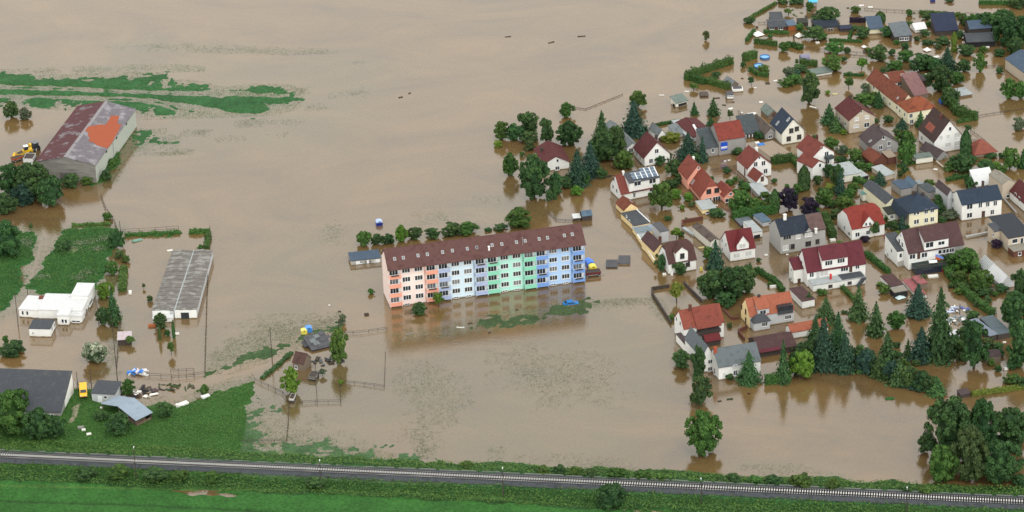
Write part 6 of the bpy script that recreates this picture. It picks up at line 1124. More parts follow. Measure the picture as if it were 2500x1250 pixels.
# along the apartment block
for a in [('s', 'm', 889, 604, 566, 36, 'loose green bush at the left end of the row behind the apartment block'), ('s', 'd', 922, 600, 573, 32, 'dark bush second from the left behind the apartment block'), ('s', 'd', 948, 597, 573, 30, 'dark low bush third from the left behind the apartment block'),
          ('s', 'l', 981, 593, 552, 30, 'tallest light green bush behind the apartment block'), ('s', 'd', 1013, 588, 557, 36, 'round dark bush right of the tallest light one behind the block'), ('s', 'd', 1056, 584, 560, 38, 'dark bush left in the second group behind the apartment block'),
          ('s', 'd', 1103, 579, 546, 48, 'full dark bush in the middle of the second group behind the block'), ('s', 'm', 1143, 575, 544, 46, 'full green bush at the right of the second group behind the block'), ('s', 'd', 1191, 566, 557, 18, 'tiny bush alone behind the apartment roof ridge'),
          ('s', 'd', 1222, 564, 551, 34, 'flat low bush left of the big bush behind the roof ridge'), ('s', 'm', 1267, 560, 511, 66, 'big round bush behind the right half of the apartment roof'), ('s', 'd', 1024, 771, 741, 40, 'dark bush in the water before the pink section of the block'),
          ('f', 'l', 1071, 748, 714, 26, 'light small tree against the pink and pale blue balconies'), ('s', 'm', 907, 719, 704, 15, 'small round bush alone left of the pink gable')]: V(*a)
# ring of trees at the edge of the village
for a in [('t', 'm', 1226, 344, 298, 38, 'leftmost tree of the ring behind the low maroon-roofed house'), ('t', 'd', 1255, 346, 304, 42, 'second tree of the ring behind the low maroon-roofed house'), ('t', 'd', 1291, 330, 276, 52, 'tallest round tree of the ring behind the low house'),
          ('s', 'd', 1290, 352, 322, 44, 'bush below the tallest round tree of the ring'), ('t', 'd', 1333, 352, 289, 36, 'dark narrow tree at the right end of the ring'), ('t', 'm', 1384, 290, 252, 36, 'single tree standing in open water above the ring'),
          ('t', 'd', 1390, 360, 299, 66, 'broad dark tree between ring and tall spruce'), ('c', 'n', 1470, 372, 272, 50, 'tall pointed spruce left of the long grey shed'), ('t', 'd', 1478, 400, 322, 78, 'wide dark tree below the tall pointed spruce'),
          ('t', 'd', 1510, 392, 312, 40, 'dark tree touching the long grey shed'), ('c', 'b', 1548, 334, 246, 60, 'large blue-dark spruce behind the long grey shed'), ('t', 'm', 1558, 266, 224, 40, 'green tree peeping over the large blue-dark spruce'),
          ('s', 'm', 1524, 416, 369, 46, 'rounded bush left of the white brown-red-roofed house'), ('c', 'b', 1410, 455, 366, 52, 'very dark spruce right of the low house gable'), ('c', 'b', 1442, 432, 348, 50, 'very dark spruce behind the other one near the low house'),
          ('t', 'd', 1304, 492, 384, 76, 'largest dark tree in front of the low maroon-roofed house'), ('s', 'm', 1311, 398, 376, 26, 'small crown covering part of the low maroon roof'), ('t', 'm', 1247, 434, 377, 36, 'tree standing in water left of the low house'),
          ('s', 'l', 1215, 361, 343, 22, 'small light bush at the left tip of the ring'), ('s', 'o', 1293, 370, 344, 28, 'olive bush between ring and low house roof'), ('s', 'm', 1274, 383, 371, 13, 'tiny round bush at the left corner of the low house'),
          ('t', 'd', 1357, 478, 424, 40, 'tree in front of the low white gable'), ('k', 'd', 1355, 486, 440, 9, 'slim dark cypress before the tree at the low gable'), ('s', 'm', 1425, 452, 419, 32, 'round mid green bush under the two very dark spruces'),
          ('s', 'l', 1408, 479, 456, 26, 'bright round bush in the water below the dark spruces'), ('s', 'd', 1466, 438, 410, 30, 'dark bush at the end of the plank fence'), ('s', 'd', 1341, 492, 462, 20, 'dark bush at the foot of the largest dark tree'),
          ('c', 'n', 1695, 281, 249, 18, 'small spruce in open water behind the maroon-roofed barn, the smaller of two'), ('c', 'n', 1742, 284, 239, 28, 'spruce in open water behind the red barn, the taller of two'), ('c', 'n', 1735, 314, 287, 24, 'small conifer close behind the red-roofed banner barn'),
          ('f', 'o', 1782, 291, 269, 14, 'thin little tree behind the bright red barn roof'), ('c', 'b', 1680, 392, 324, 52, 'blue-green spruce right of the light green bush'), ('c', 'b', 1715, 397, 334, 25, 'narrow dark spruce before the grey workshop'),
          ('s', 'y', 1637, 350, 325, 46, 'light yellow-green bush between white garage and blue-green spruce'), ('t', 'd', 1975, 262, 178, 56, 'tall grey-blue tree with ragged crown above the farmhouse track'), ('c', 'n', 2024, 305, 254, 36, 'dark conifer left of the beige-grey house, the upper one'),
          ('c', 'd', 2040, 322, 284, 34, 'dark conifer left of the beige-grey house, the lower one'), ('s', 'd', 1802, 380, 362, 26, 'dark bush against the banner barn front'), ('s', 'd', 1852, 340, 322, 24, 'dark bush under the blue-grey open shed'),
          ('s', 'd', 1610, 405, 380, 30, 'olive dark bush at the white house corner'), ('s', 'o', 1628, 395, 372, 28, 'brownish bush behind the pink house roof'), ('t', 'd', 1648, 432, 392, 42, 'dark tree behind the pink house on its left'),
          ('s', 'd', 1638, 462, 440, 34, 'dark bush left of the pink house wall'), ('t', 'm', 1616, 516, 448, 56, 'leafy tree in front of the solar house'), ('s', 'l', 1652, 486, 463, 30, 'rounded light bush beside the pink house'),
          ('s', 'l', 1680, 492, 472, 24, 'small bright bush in the pink house garden'), ('s', 'm', 1784, 452, 438, 22, 'small bush behind the pink annex'), ('s', 'd', 1775, 425, 408, 18, 'dark little bush by the garden wall behind the pink house'),
          ('t', 'm', 1806, 520, 466, 58, 'green tree covering the corner of the pink annex'), ('s', 'm', 1846, 522, 486, 46, 'bush between pink annex and dark columnar tree'), ('k', 'd', 1891, 516, 466, 22, 'dark columnar tree beside the purple bushes'),
          ('t', 'p', 1926, 520, 462, 46, 'purple-leaved tree, the left of two'), ('t', 'p', 1974, 530, 484, 44, 'purple-leaved tree, the right of two'), ('k', 'n', 1963, 462, 408, 26, 'dark column-shaped conifer at the white wing wall'),
          ('s', 'm', 1948, 470, 450, 24, 'green bush left of the dark column-shaped conifer'), ('s', 'm', 1921, 458, 450, 12, 'single small bush in the flooded lawn'), ('s', 'd', 1996, 452, 430, 22, 'dark bush at the front of the white wing'),
          ('t', 'd', 2046, 460, 405, 36, 'tree between white wing and cream garden shed'), ('c', 'b', 2052, 480, 418, 24, 'blue-dark conifer left of the cream garden shed'), ('s', 'y', 2026, 464, 450, 26, 'yellowish variegated bush before the white wing'),
          ('t', 'm', 2016, 508, 462, 42, 'mid green tree in the garden below the white wing'), ('t', 'm', 2072, 490, 462, 34, 'green tree by the garden path'), ('t', 'm', 2060, 518, 480, 40, 'green tree left of the cream house wall'),
          ('s', 'd', 2040, 534, 512, 34, 'dark bush behind the scarlet roof'), ('s', 'm', 2084, 470, 448, 28, 'bush under the cream garden shed'), ('t', 'm', 2028, 366, 336, 34, 'round tree right behind the white winged house'),
          ('t', 'm', 2086, 402, 365, 40, 'light tree left of the rust-red annex'), ('s', 'd', 2056, 398, 382, 24, 'dark bush in the yard beside the winged house'), ('c', 'b', 2147, 452, 418, 30, 'dark purple-blue spruce at the pale stone shed'),
          ('t', 'm', 2212, 372, 322, 50, 'bright tree behind the little tin shed'), ('t', 'm', 2212, 410, 348, 42, 'fresh green tree left of the little tin shed'), ('f', 'd', 2208, 436, 396, 18, 'palm-like thin tree below the tin shed'),
          ('f', 'o', 2197, 440, 416, 12, 'thin bare sapling next to the palm-like tree'), ('c', 'b', 2202, 318, 288, 28, 'round dark conifer in front of the cream farmhouse end'), ('c', 'n', 2247, 312, 272, 24, 'dark spruce at the front of the farmhouse'),
          ('t', 'm', 2110, 262, 230, 48, 'dense green hedge-like tree above the beige-grey house'), ('c', 'n', 2145, 264, 222, 26, 'pointed spruce at the farmhouse side wall'), ('t', 'g', 2113, 232, 204, 22, 'grey-green tree at the upper farmhouse wall'),
          ('s', 'd', 2168, 300, 284, 28, 'low dark bush in the yard below the farmhouse'), ('k', 'n', 2357, 382, 322, 24, 'tall dark conifer at the right corner of the large gabled house'), ('f', 'd', 2363, 322, 306, 16, 'little tree behind the tall dark conifer'),
          ('t', 'd', 2350, 425, 378, 64, 'broad dark tree in front of the terracotta pavilion'), ('t', 'd', 2405, 428, 392, 46, 'dark tree right of the broad one by the pavilion'), ('s', 'm', 2320, 420, 396, 34, 'mid green bush right of the brown annex'),
          ('t', 'm', 2465, 418, 360, 40, 'feathery tree near the right edge by the pavilion'), ('c', 'd', 2497, 412, 365, 26, 'dark conifer at the right edge beside the feathery tree'), ('s', 'm', 2445, 424, 404, 26, 'low bush under the feathery tree'),
          ('s', 'd', 2420, 388, 372, 26, 'dark bush in front of the pavilion wall'), ('s', 'g', 2486, 320, 288, 32, 'grey-green bush in open water at the right edge'), ('t', 'm', 2462, 244, 194, 36, 'round tree at the right edge, the left of two'),
          ('t', 'm', 2489, 246, 200, 38, 'round tree at the right edge, the right of two'), ('s', 'd', 2369, 462, 430, 26, 'dark conifer-like bush behind the slate-roofed house'), ('s', 'm', 2268, 462, 440, 26, 'bush right of the pale grey garage'),
          ('s', 'd', 2285, 528, 492, 34, 'dark bush between villa and slate-roofed house'), ('s', 'g', 2318, 540, 522, 48, 'grey-green low shrubbery at the foot of the slate-roofed house'), ('c', 'b', 2202, 562, 526, 22, 'bluish small conifer before the villa side'),
          ('s', 'd', 2180, 564, 540, 26, 'dark bush between scarlet roof house and villa'), ('s', 'm', 2167, 542, 526, 20, 'small round bush right of the scarlet roof'), ('f', 'd', 2134, 578, 540, 26, 'small tree in front of the scarlet-roofed house'),
          ('s', 'd', 2085, 582, 556, 26, 'bush climbing the left wall of the scarlet-roofed house'), ('s', 'p', 2112, 592, 578, 22, 'purple bush in front of the scarlet-roofed house'), ('s', 'p', 2432, 608, 586, 24, 'purple-black bush at the modern house wall')]: V(*a)
# allotments
for a in [('s', 'd', 1829, 60, 44, 28, 'clipped bush at the end of the long diagonal allotment hedge'), ('t', 'd', 1987, 102, 66, 52, 'large round tree in front of the dark allotment cabin'), ('t', 'd', 2022, 56, 20, 58, 'broad tree behind the dark allotment cabin'),
          ('s', 'd', 1994, 56, 38, 34, 'bush left of the broad tree behind the dark cabin'), ('t', 'm', 1914, 130, 104, 30, 'round bush tree at the middle of the front allotment hedge'), ('f', 'm', 1925, 36, 20, 20, 'small tree in the top row of the allotments, near the turquoise canopy'),
          ('s', 'd', 1912, 10, -6, 30, 'bush cut by the top edge left of the turquoise canopy'), ('s', 'd', 1945, 12, -4, 34, 'second bush cut by the top edge beside the canopy'), ('s', 'm', 2088, 33, 17, 26, 'round bush alone in the upper allotment water'),
          ('k', 'd', 2149, 54, 30, 22, 'dark egg-shaped conifer behind the cream-fronted cabin'), ('t', 'd', 2104, 96, 66, 40, 'round tree left of the cream-fronted cabin'), ('s', 'd', 2086, 76, 62, 18, 'dark bush by the long low shed'),
          ('t', 'd', 2166, 94, 66, 40, 'round tree right of the cream-fronted cabin'), ('t', 'm', 2036, 134, 104, 46, 'loose green tree by the path below the dark cabin'), ('t', 'd', 2145, 152, 112, 44, 'star-shaped dark tree in the water below the allotments'),
          ('t', 'm', 2034, 178, 136, 50, 'full green tree behind the white garden building'), ('s', 'd', 2068, 132, 115, 16, 'small dark bush by the allotment path'), ('s', 'd', 2177, 136, 118, 16, 'small round bush right of the star-shaped tree'),
          ('f', 'l', 2104, 168, 144, 26, 'umbrella-shaped light young tree'), ('f', 'm', 2072, 216, 190, 22, 'branchy young tree alone above the beige-grey house'), ('t', 'g', 1926, 196, 164, 28, 'grey-green round tree left of the white garden building'),
          ('s', 'd', 1952, 180, 160, 42, 'dark mass of shrub behind the white garden building'), ('s', 'b', 1942, 192, 172, 30, 'blue-dark shrub beside the white garden building'), ('s', 'm', 1921, 214, 192, 38, 'rounded green bush below the grey-green tree, the left one'),
          ('s', 'm', 1940, 206, 182, 34, 'rounded green bush below the grey-green tree, the right one'), ('f', 'm', 1945, 160, 144, 9, 'thin tall bush beside the garden dome'), ('s', 'd', 1814, 166, 152, 12, 'small dark bush below the clipped hedge block'),
          ('f', 'd', 1834, 208, 188, 15, 'little tree on a thin stem near the drowned bower'), ('f', 'm', 1693, 220, 203, 20, 'little bush tree in open water below the long hedge'), ('t', 'd', 1747, 192, 174, 22, 'round tree inside the corner of the long hedge'),
          ('t', 'o', 1724, 100, 76, 14, 'lone leafless little tree in the great lake'), ('s', 'd', 2262, 50, 29, 22, 'round bush in the upper row beside the long allotment hedge'), ('s', 'm', 2290, 46, 29, 26, 'leafy bush under the long allotment hedge'),
          ('s', 'm', 2222, 40, 22, 18, 'pale green little tree left of the long allotment hedge'), ('s', 'm', 2328, 50, 36, 12, 'tiny tree by the navy-roofed cabin'), ('s', 'o', 2348, 58, 38, 20, 'reddish bush right of the navy-roofed cabin'),
          ('t', 'm', 2372, 70, 36, 34, 'loose tree between navy and charcoal cabins'), ('s', 'd', 2387, 58, 34, 22, 'narrow dark tree behind the charcoal cabin'), ('k', 'y', 2329, 112, 80, 13, 'golden yellow column shrub by the charcoal cabin'),
          ('t', 'd', 2344, 96, 76, 26, 'dark tree left of the charcoal cabin'), ('t', 'd', 2420, 86, 32, 56, 'tall dark tree at the left of the dense wood, top right'), ('t', 'd', 2462, 120, 44, 76, 'largest dark tree of the dense wood, top right'),
          ('t', 'd', 2496, 110, 40, 60, 'dark tree at the right end of the dense wood'), ('t', 'd', 2450, 78, 26, 60, 'dark tree at the back of the dense wood'), ('t', 'd', 2478, 140, 92, 40, 'lower dark tree before the dense wood'),
          ('s', 'd', 2300, 112, 92, 40, 'garden shrubs heaped under the navy-roofed cabin'), ('s', 'd', 2264, 112, 98, 30, 'shrub in the garden right of the white tent'), ('s', 'd', 2210, 122, 104, 22, 'dark round bush below the light grey pitched cabin'),
          ('s', 'd', 2360, 136, 112, 44, 'rounded bed of bushes below the charcoal cabin'), ('t', 'm', 2212, 152, 124, 40, 'green tree in the belt above the farmhouse, far left'), ('t', 'd', 2248, 178, 134, 56, 'green tree in the belt above the farmhouse, second from left'),
          ('c', 'b', 2312, 176, 114, 44, 'tall dark spruce in the belt above the farmhouse'), ('t', 'd', 2285, 178, 146, 44, 'dark tree left of the tall spruce of the belt'), ('t', 'd', 2296, 228, 162, 70, 'huge round tree right of the farmhouse courtyard'),
          ('t', 'd', 2352, 178, 146, 34, 'low tree right of the tall spruce of the belt'), ('t', 'm', 2391, 178, 130, 30, 'single egg-shaped tree mirrored in the water at right'), ('s', 'd', 2440, 180, 164, 18, 'clipped bush at the corner of the long beige hall'),
          ('s', 'm', 2184, 172, 150, 40, 'bright bush above the farmhouse roof'), ('s', 'o', 2160, 180, 168, 30, 'olive low bush at the upper farmhouse corner'), ('t', 'd', 2318, 262, 216, 46, 'dark tree at the top of the farmhouse side hedge'),
          ('s', 'm', 1976, 28, 4, 18, 'light small tree right of the turquoise canopy'), ('s', 'd', 2318, 6, -6, 20, 'bush cut by the top edge above the navy-roofed cabin'), ('s', 'd', 2490, 24, -10, 50, 'bush cut by the top right corner'), ('s', 'm', 1866, 176, 160, 30, 'shaggy bush below the lower blue pool'), ('s', 'm', 1950, 122, 110, 22, 'bush beside the path behind the round hedge tree')]: V(*a)
# lower village
for a in [('c', 'b', 1747, 662, 588, 40, 'blue spruce left of the maroon cross gable house'), ('s', 'm', 1728, 634, 604, 26, 'mid green bush behind the blue spruce'), ('f', 'l', 1652, 582, 558, 24, 'light little tree behind the corner house'),
          ('s', 'd', 1658, 672, 640, 34, 'dark bush at the front wall of the corner house'), ('s', 'd', 1612, 664, 620, 22, 'dark bush at the left wall of the corner house, lower'), ('s', 'd', 1604, 636, 612, 18, 'dark bush at the left wall of the corner house, upper'),
          ('f', 'y', 1652, 738, 690, 34, 'yellow-green small tree inside the walled yard'), ('t', 'd', 1742, 734, 664, 66, 'broad dark tree at the left of the walled grove'), ('t', 'd', 1790, 736, 656, 78, 'broadest tree in the middle of the grove'),
          ('t', 'd', 1822, 720, 650, 50, 'dark tree at the right of the grove'), ('c', 'n', 1732, 706, 660, 26, 'small conifer at the left edge of the grove'), ('c', 'n', 1831, 668, 640, 18, 'slim conifer tip behind the grove'), ('s', 'd', 1770, 752, 716, 50, 'dark bush at the front of the grove'),
          ('s', 'm', 1640, 782, 768, 18, 'small bush at the white gable of the balcony house'), ('s', 'd', 1664, 902, 858, 46, 'loose bush at the left corner of the grey-roofed L-shaped house'), ('t', 'd', 1704, 935, 848, 40, 'thin tree before the wing of the grey-roofed house'),
          ('t', 'd', 1712, 998, 918, 52, 'dark conifer-like tree standing in open water below the grey-roofed house'), ('c', 'n', 1828, 938, 858, 50, 'spruce at the right of the grey-roofed house front'), ('s', 'd', 1781, 928, 913, 20, 'small bush under the grey-roofed house window'),
          ('c', 'n', 1912, 936, 832, 32, 'tall narrow spruce at the dark-roofed hall'), ('t', 'l', 1958, 928, 860, 58, 'bright light-green weeping tree'), ('s', 'd', 1940, 918, 862, 30, 'dark bush left of the weeping tree'),
          ('c', 'n', 1990, 852, 774, 48, 'conifer before the long orange-roofed garage'), ('c', 'b', 2010, 905, 776, 66, 'large dark spruce in the tall group, left one'), ('c', 'n', 2045, 880, 764, 60, 'tallest spruce of the tall group'), ('c', 'b', 2062, 910, 812, 52, 'dark spruce in the tall group, right one'),
          ('c', 'n', 2016, 792, 726, 48, 'spruce behind the orange-roofed garage'), ('c', 'n', 1975, 748, 712, 24, 'slim conifer beside the white garage'), ('c', 'n', 2096, 784, 700, 44, 'spruce with mirrored image in the flooded garden, left'), ('c', 'n', 2138, 822, 738, 42, 'spruce in the flooded garden, second from left'),
          ('t', 'm', 2187, 806, 762, 42, 'round green tree in the flooded garden'), ('c', 'b', 2241, 776, 694, 56, 'broad grey-blue spruce before the pink shed'), ('c', 'n', 2293, 882, 706, 74, 'tallest spruce of the whole garden at right'), ('c', 'n', 2166, 894, 812, 48, 'spruce behind the long shaggy hedge'),
          ('c', 'b', 2248, 884, 800, 58, 'dark spruce left of the tallest garden spruce'), ('c', 'n', 2216, 878, 828, 22, 'small spruce at the left foot of the dark spruce'), ('t', 'd', 2378, 908, 794, 70, 'bushy dark conifer right of the tallest spruce'),
          ('s', 'm', 2204, 902, 878, 28, 'mid green bush in front of the small spruce'), ('s', 'm', 2238, 894, 880, 22, 'small bright bush before the dark spruce'), ('s', 'd', 2326, 846, 820, 34, 'dark bush right of the tallest spruce foot'),
          ('s', 'd', 2062, 766, 760, 16, 'small flat bush in the water by the spruce'), ('t', 'd', 2478, 812, 716, 76, 'huge dark tree at the right edge, upper one'), ('t', 'd', 2490, 902, 790, 70, 'huge dark tree at the right edge, lower one'), ('t', 'd', 2488, 740, 660, 46, 'dark tree at the right edge by the white hall'),
          ('t', 'm', 2358, 672, 612, 78, 'wide tree right of the tarpaulin terrace'), ('t', 'm', 2392, 716, 660, 56, 'tree below the wide one by the terrace'), ('t', 'd', 2318, 660, 622, 44, 'dark tree at the edge of the tarpaulin terrace'), ('s', 'd', 2400, 726, 704, 40, 'dark bush in front of the garden trees'),
          ('s', 'd', 2446, 716, 694, 30, 'dark bush beside the end of the white hall'), ('s', 'm', 2158, 718, 696, 28, 'bush at the corner of the cream lean-to'), ('s', 'm', 2148, 700, 690, 18, 'small bush under the dark maroon shed'), ('s', 'd', 2250, 694, 672, 26, 'bush below the dark terrace wall'),
          ('s', 'm', 2470, 940, 916, 40, 'bush above the yellow hedge at the right edge'), ('s', 'd', 2492, 948, 922, 28, 'dark bush at the right end of the yellow hedge'), ('s', 'd', 2436, 908, 892, 18, 'dark small bush near the white post'), ('s', 'd', 2476, 902, 876, 40, 'dark thicket under the huge right tree'),
          ('s', 'y', 2470, 398, 392, 12, 'yellow flowering bush at the pavilion')]: V(*a)
for a in [('s', 'm', 1822, 466, 448, 26, 'small green bush left of the porch house path'), ('s', 'd', 1809, 456, 440, 18, 'little dark bush by the porch house fence'), ('t', 'd', 2022, 436, 402, 30, 'dark tree squeezed right of the white wing'), ('s', 'm', 2098, 420, 398, 34, 'bush behind the cream garden shed roof'), ('s', 'm', 2120, 418, 400, 26, 'bush left of the stone-walled shed'),
          ('s', 'g', 2056, 378, 356, 30, 'grey bush in the yard right of the winged house'), ('s', 'd', 2044, 396, 382, 16, 'small dark bush in front of the grey yard bush'), ('s', 'd', 2050, 500, 478, 26, 'dark bush between two garden trees above the scarlet roof'), ('s', 'm', 1988, 524, 500, 30, 'bush right under the purple trees'), ('s', 'd', 2032, 508, 488, 24, 'dark bush in the gardens above the scarlet roof'),
          ('s', 'd', 1934, 482, 462, 28, 'dark green bush behind the left purple tree'), ('s', 'm', 1868, 498, 470, 34, 'bush in the yard below the weathered pale flat roof'), ('s', 'd', 2296, 520, 500, 26, 'dark bush at the annex of the slate-roofed house'), ('s', 'd', 2290, 508, 476, 24, 'tall dark bush behind the villa corner'), ('s', 'm', 2104, 446, 430, 28, 'green bush between the two pale shed roofs'),
          ('t', 'm', 2344, 700, 664, 40, 'small tree below the wide one by the terrace, left'), ('s', 'd', 2352, 712, 690, 36, 'dark shrub at the inside of the long garden hedge'), ('s', 'd', 2330, 684, 664, 30, 'shrub at the foot of the wide terrace tree'), ('s', 'd', 2372, 784, 760, 34, 'dark bush left of the folded slate roof'), ('s', 'd', 2362, 806, 784, 32, 'bush among the white glasshouse frames'),
          ('s', 'o', 2414, 850, 826, 34, 'olive bush above the small brown shed'), ('s', 'd', 2436, 856, 838, 26, 'dark bush right of the small brown shed'), ('s', 'm', 2346, 862, 834, 40, 'bush in front of the white six-sided pavilion'), ('t', 'd', 2352, 836, 800, 36, 'dark tree between tallest spruce and bushy conifer'), ('s', 'd', 2188, 878, 858, 28, 'dark bush behind the small spruce foot'),
          ('s', 'm', 1952, 76, 58, 22, 'bush behind the orange-shuttered cabin'), ('s', 'm', 2006, 100, 82, 28, 'bush right of the large round allotment tree'), ('s', 'd', 2258, 90, 74, 28, 'dark shrub between white tent and navy roof'), ('s', 'm', 2362, 64, 46, 26, 'green bush behind the charcoal cabin'), ('t', 'd', 2404, 60, 32, 32, 'dark tree before the dense wood, far left'), ('s', 'm', 2272, 66, 52, 24, 'bush left of the navy-roofed cabin'),
          ('t', 'd', 2268, 168, 138, 40, 'dark tree in the belt above the farmhouse, third from left'), ('t', 'm', 2334, 208, 176, 36, 'green tree at the start of the farmhouse side hedge'), ('s', 'd', 2230, 236, 214, 26, 'dark bush between farmhouse courtyard and huge round tree'), ('s', 'm', 2132, 246, 226, 30, 'bush behind the pointed farmhouse spruce'), ('t', 'd', 1500, 352, 312, 34, 'dark tree above the wide one by the long grey shed'), ('t', 'd', 1450, 402, 350, 40, 'dark tree between tall spruce and dark spruces'),
          ('s', 'd', 1382, 462, 432, 34, 'dark bush between the low gable and the dark spruces'), ('s', 'm', 1590, 470, 446, 20, 'bush at the right corner of the solar house'), ('s', 'd', 1660, 446, 424, 30, 'dark bush at the upper pink house wall'), ('s', 'd', 1748, 532, 512, 40, 'dark hedge bush at the left end of the thick hedge'), ('s', 'd', 1700, 398, 376, 24, 'dark bush between blue-green spruce and narrow dark spruce'), ('s', 'm', 2006, 722, 706, 24, 'bush at the stairs of the broad house terrace'), ('s', 'd', 1950, 866, 838, 30, 'dark bush behind the weeping tree'), ('t', 'd', 1974, 900, 836, 44, 'dark tree right of the weeping tree'), ('t', 'd', 2100, 898, 846, 50, 'green tree at the head of the long shaggy row')]: V(*a)
# foreground at the right
for a in [('t', 'm', 1718, 1118, 1008, 90, 'solitary leafy tree standing in the open flood in the foreground'), ('t', 'd', 2316, 1140, 978, 122, 'tallest tree at the left of the foreground copse'), ('t', 'd', 2396, 1130, 982, 80, 'slim dark tree in the middle of the foreground copse'),
          ('t', 'd', 2462, 1110, 1002, 100, 'dark tree at the right of the foreground copse'), ('t', 'm', 2300, 1186, 1092, 76, 'bright low tree at the left foot of the foreground copse'), ('t', 'o', 2366, 1184, 1046, 96, 'olive broad tree in front of the foreground copse'),
          ('t', 'd', 2440, 1190, 1080, 104, 'dark green tree at the right foot of the copse'), ('s', 'd', 2255, 1108, 1066, 28, 'small bush standing in water left of the copse'), ('t', 'd', 2496, 1060, 1010, 50, 'dark tree cut by the right edge behind the copse'), ('s', 'd', 2490, 1192, 1160, 40, 'bush at the right edge under the copse'),
          ('s', 'd', 1490, 1246, 1184, 66, 'big round bush below the railway'), ('s', 'm', 1143, 1148, 1128, 34, 'bush on the bank behind the rails left of the row'), ('s', 'm', 1326, 1160, 1138, 28, 'first bush of the row behind the rails'), ('s', 'd', 1366, 1163, 1138, 34, 'second bush of the row behind the rails'),
          ('s', 'm', 1406, 1165, 1142, 28, 'third bush of the row behind the rails'), ('s', 'd', 1444, 1168, 1146, 34, 'fourth bush of the row behind the rails'), ('s', 'm', 1506, 1172, 1146, 44, 'fifth and widest bush of the row behind the rails'), ('s', 'm', 1568, 1174, 1150, 40, 'sixth bush of the row behind the rails'),
          ('s', 'm', 1612, 1176, 1158, 28, 'last small bush of the row behind the rails'), ('s', 'd', 1790, 1184, 1158, 40, 'dark bush right of the solitary tree on the bank'), ('s', 'm', 1842, 1186, 1164, 36, 'light bush behind the rails under the solitary tree'), ('s', 'd', 1888, 1188, 1164, 44, 'wide low bush behind the rails at right'),
          ('s', 'm', 1958, 1194, 1160, 52, 'tallest rounded bush on the bank at right'), ('s', 'm', 2034, 1198, 1170, 36, 'small bush right of the tallest rounded one on the bank'), ('s', 'd', 2210, 1206, 1186, 34, 'dark bush on the bank left of the copse'), ('s', 'm', 2262, 1208, 1184, 34, 'green bush on the bank just left of the copse'),
          ('s', 'd', 210, 1172, 1146, 50, 'dark bush on the near railway slope at left'), ('s', 'm', 290, 1168, 1140, 54, 'wide bush on the near railway slope at left'), ('s', 'd', 380, 1174, 1148, 60, 'dark wide bush on the near railway slope'), ('s', 'm', 520, 1180, 1152, 34, 'pale bush on the near railway slope'),
          ('s', 'm', 440, 1176, 1152, 40, 'mid bush on the near railway slope'), ('s', 'd', 770, 1190, 1168, 46, 'dark bush on the near slope in the middle')]: V(*a)
# the many low bushes of the flooded gardens
for i, (x, y, w_) in enumerate([(1662, 578, 16), (1700, 556, 14), (1676, 540, 10), (1708, 470, 20), (1690, 505, 16), (1664, 512, 14), (1630, 540, 16), (1996, 540, 18), (2010, 488, 22), (2040, 470, 18), (2068, 505, 20), (2090, 515, 18), (2004, 470, 16), (2066, 372, 18), (2070, 408, 18), (2100, 382, 14), (2104, 402, 16), (2130, 442, 16), (2160, 436, 14), (2136, 405, 14), (2300, 390, 16), (2335, 436, 18), (2410, 404, 20), (2432, 412, 20), (2446, 388, 18), (2380, 395, 18), (2425, 436, 16), (2300, 545, 18), (2330, 520, 18), (2192, 576, 16), (2214, 560, 14), (2160, 556, 14), (2176, 590, 14), (2340, 640, 18), (2380, 690, 20), (2400, 690, 22), (2410, 740, 22), (2430, 724, 18), (2340, 720, 20), (2322, 704, 16), (2385, 750, 20), (2460, 745, 22), (2392, 812, 22), (2402, 872, 22), (2420, 892, 20), (2440, 872, 22), (2346, 880, 22), (2310, 858, 20), (2190, 850, 18), (1890, 446, 14), (1872, 420, 14), (1900, 484, 18), (1840, 468, 14), (1856, 510, 20), (1744, 460, 16), (1738, 440, 12), (1796, 442, 14), (1900, 560, 16), (1836, 560, 16), (2050, 600, 14), (2070, 640, 14), (1990, 690, 16), (1880, 700, 14), (1700, 770, 14), (1782, 800, 14), (1790, 612, 16), (1852, 640, 12), (1940, 600, 12), (2126, 320, 18), (2140, 300, 14), (2190, 330, 18), (2060, 330, 16), (1990, 340, 14), (2260, 344, 14), (2090, 250, 16), (2330, 250, 18), (2350, 270, 16), (2020, 230, 12), (2060, 150, 14), (2120, 128, 14), (2190, 110, 16), (2240, 100, 16), (2290, 122, 18), (2330, 128, 16), (1990, 70, 14), (1880, 92, 12), (2400, 130, 20), (2440, 140, 24), (2404, 160, 14), (2200, 190, 18), (2256, 200, 22)]):
    V('s', 'dmmdol'[i % 6], x, y, y-w_*.8, w_, 'low bush among the flooded gardens and back yards of the village', 'low bushes of the flooded gardens')
# hedges
hedge([(1675, 197), (1690, 186), (1786, 154)], 2.2, 2.0, 'long shaggy hedge running away from the hedge corner', rough=1.6); hedge([(1676, 192), (1722, 206)], 2.2, 2.0, 'left half of the near hedge by the grey cabin', rough=1.2); hedge([(1724, 202), (1780, 218)], 2.0, 1.8, 'right half of the near hedge ending at the caravan', rough=1.0)
hedge([(1815, 150), (1846, 140)], 2.6, 1.8, 'clipped block of hedge left of the blue pools', rough=.4); hedge([(1830, 46), (1895, 9)], .8, 1.0, 'thin low diagonal hedge at the top of the allotments', rough=.5); hedge([(1842, 105), (1897, 112)], 1.6, 1.3, 'front hedge of the allotments, left piece', rough=.5); hedge([(1922, 112), (1960, 120)], 1.6, 1.3, 'front hedge of the allotments, right piece', rough=.6)
hedge([(1822, 102), (1842, 78)], 1.2, 1.0, 'side hedge at the left end of the allotments', rough=.5); hedge([(1864, 80), (1926, 83)], 1.0, 1.0, 'low hedge before the orange-shuttered cabin', rough=.5); hedge([(1832, 172), (1850, 184), (1876, 188)], 1.4, 1.6, 'ragged drowned hedge below the blue pools', rough=2.0)
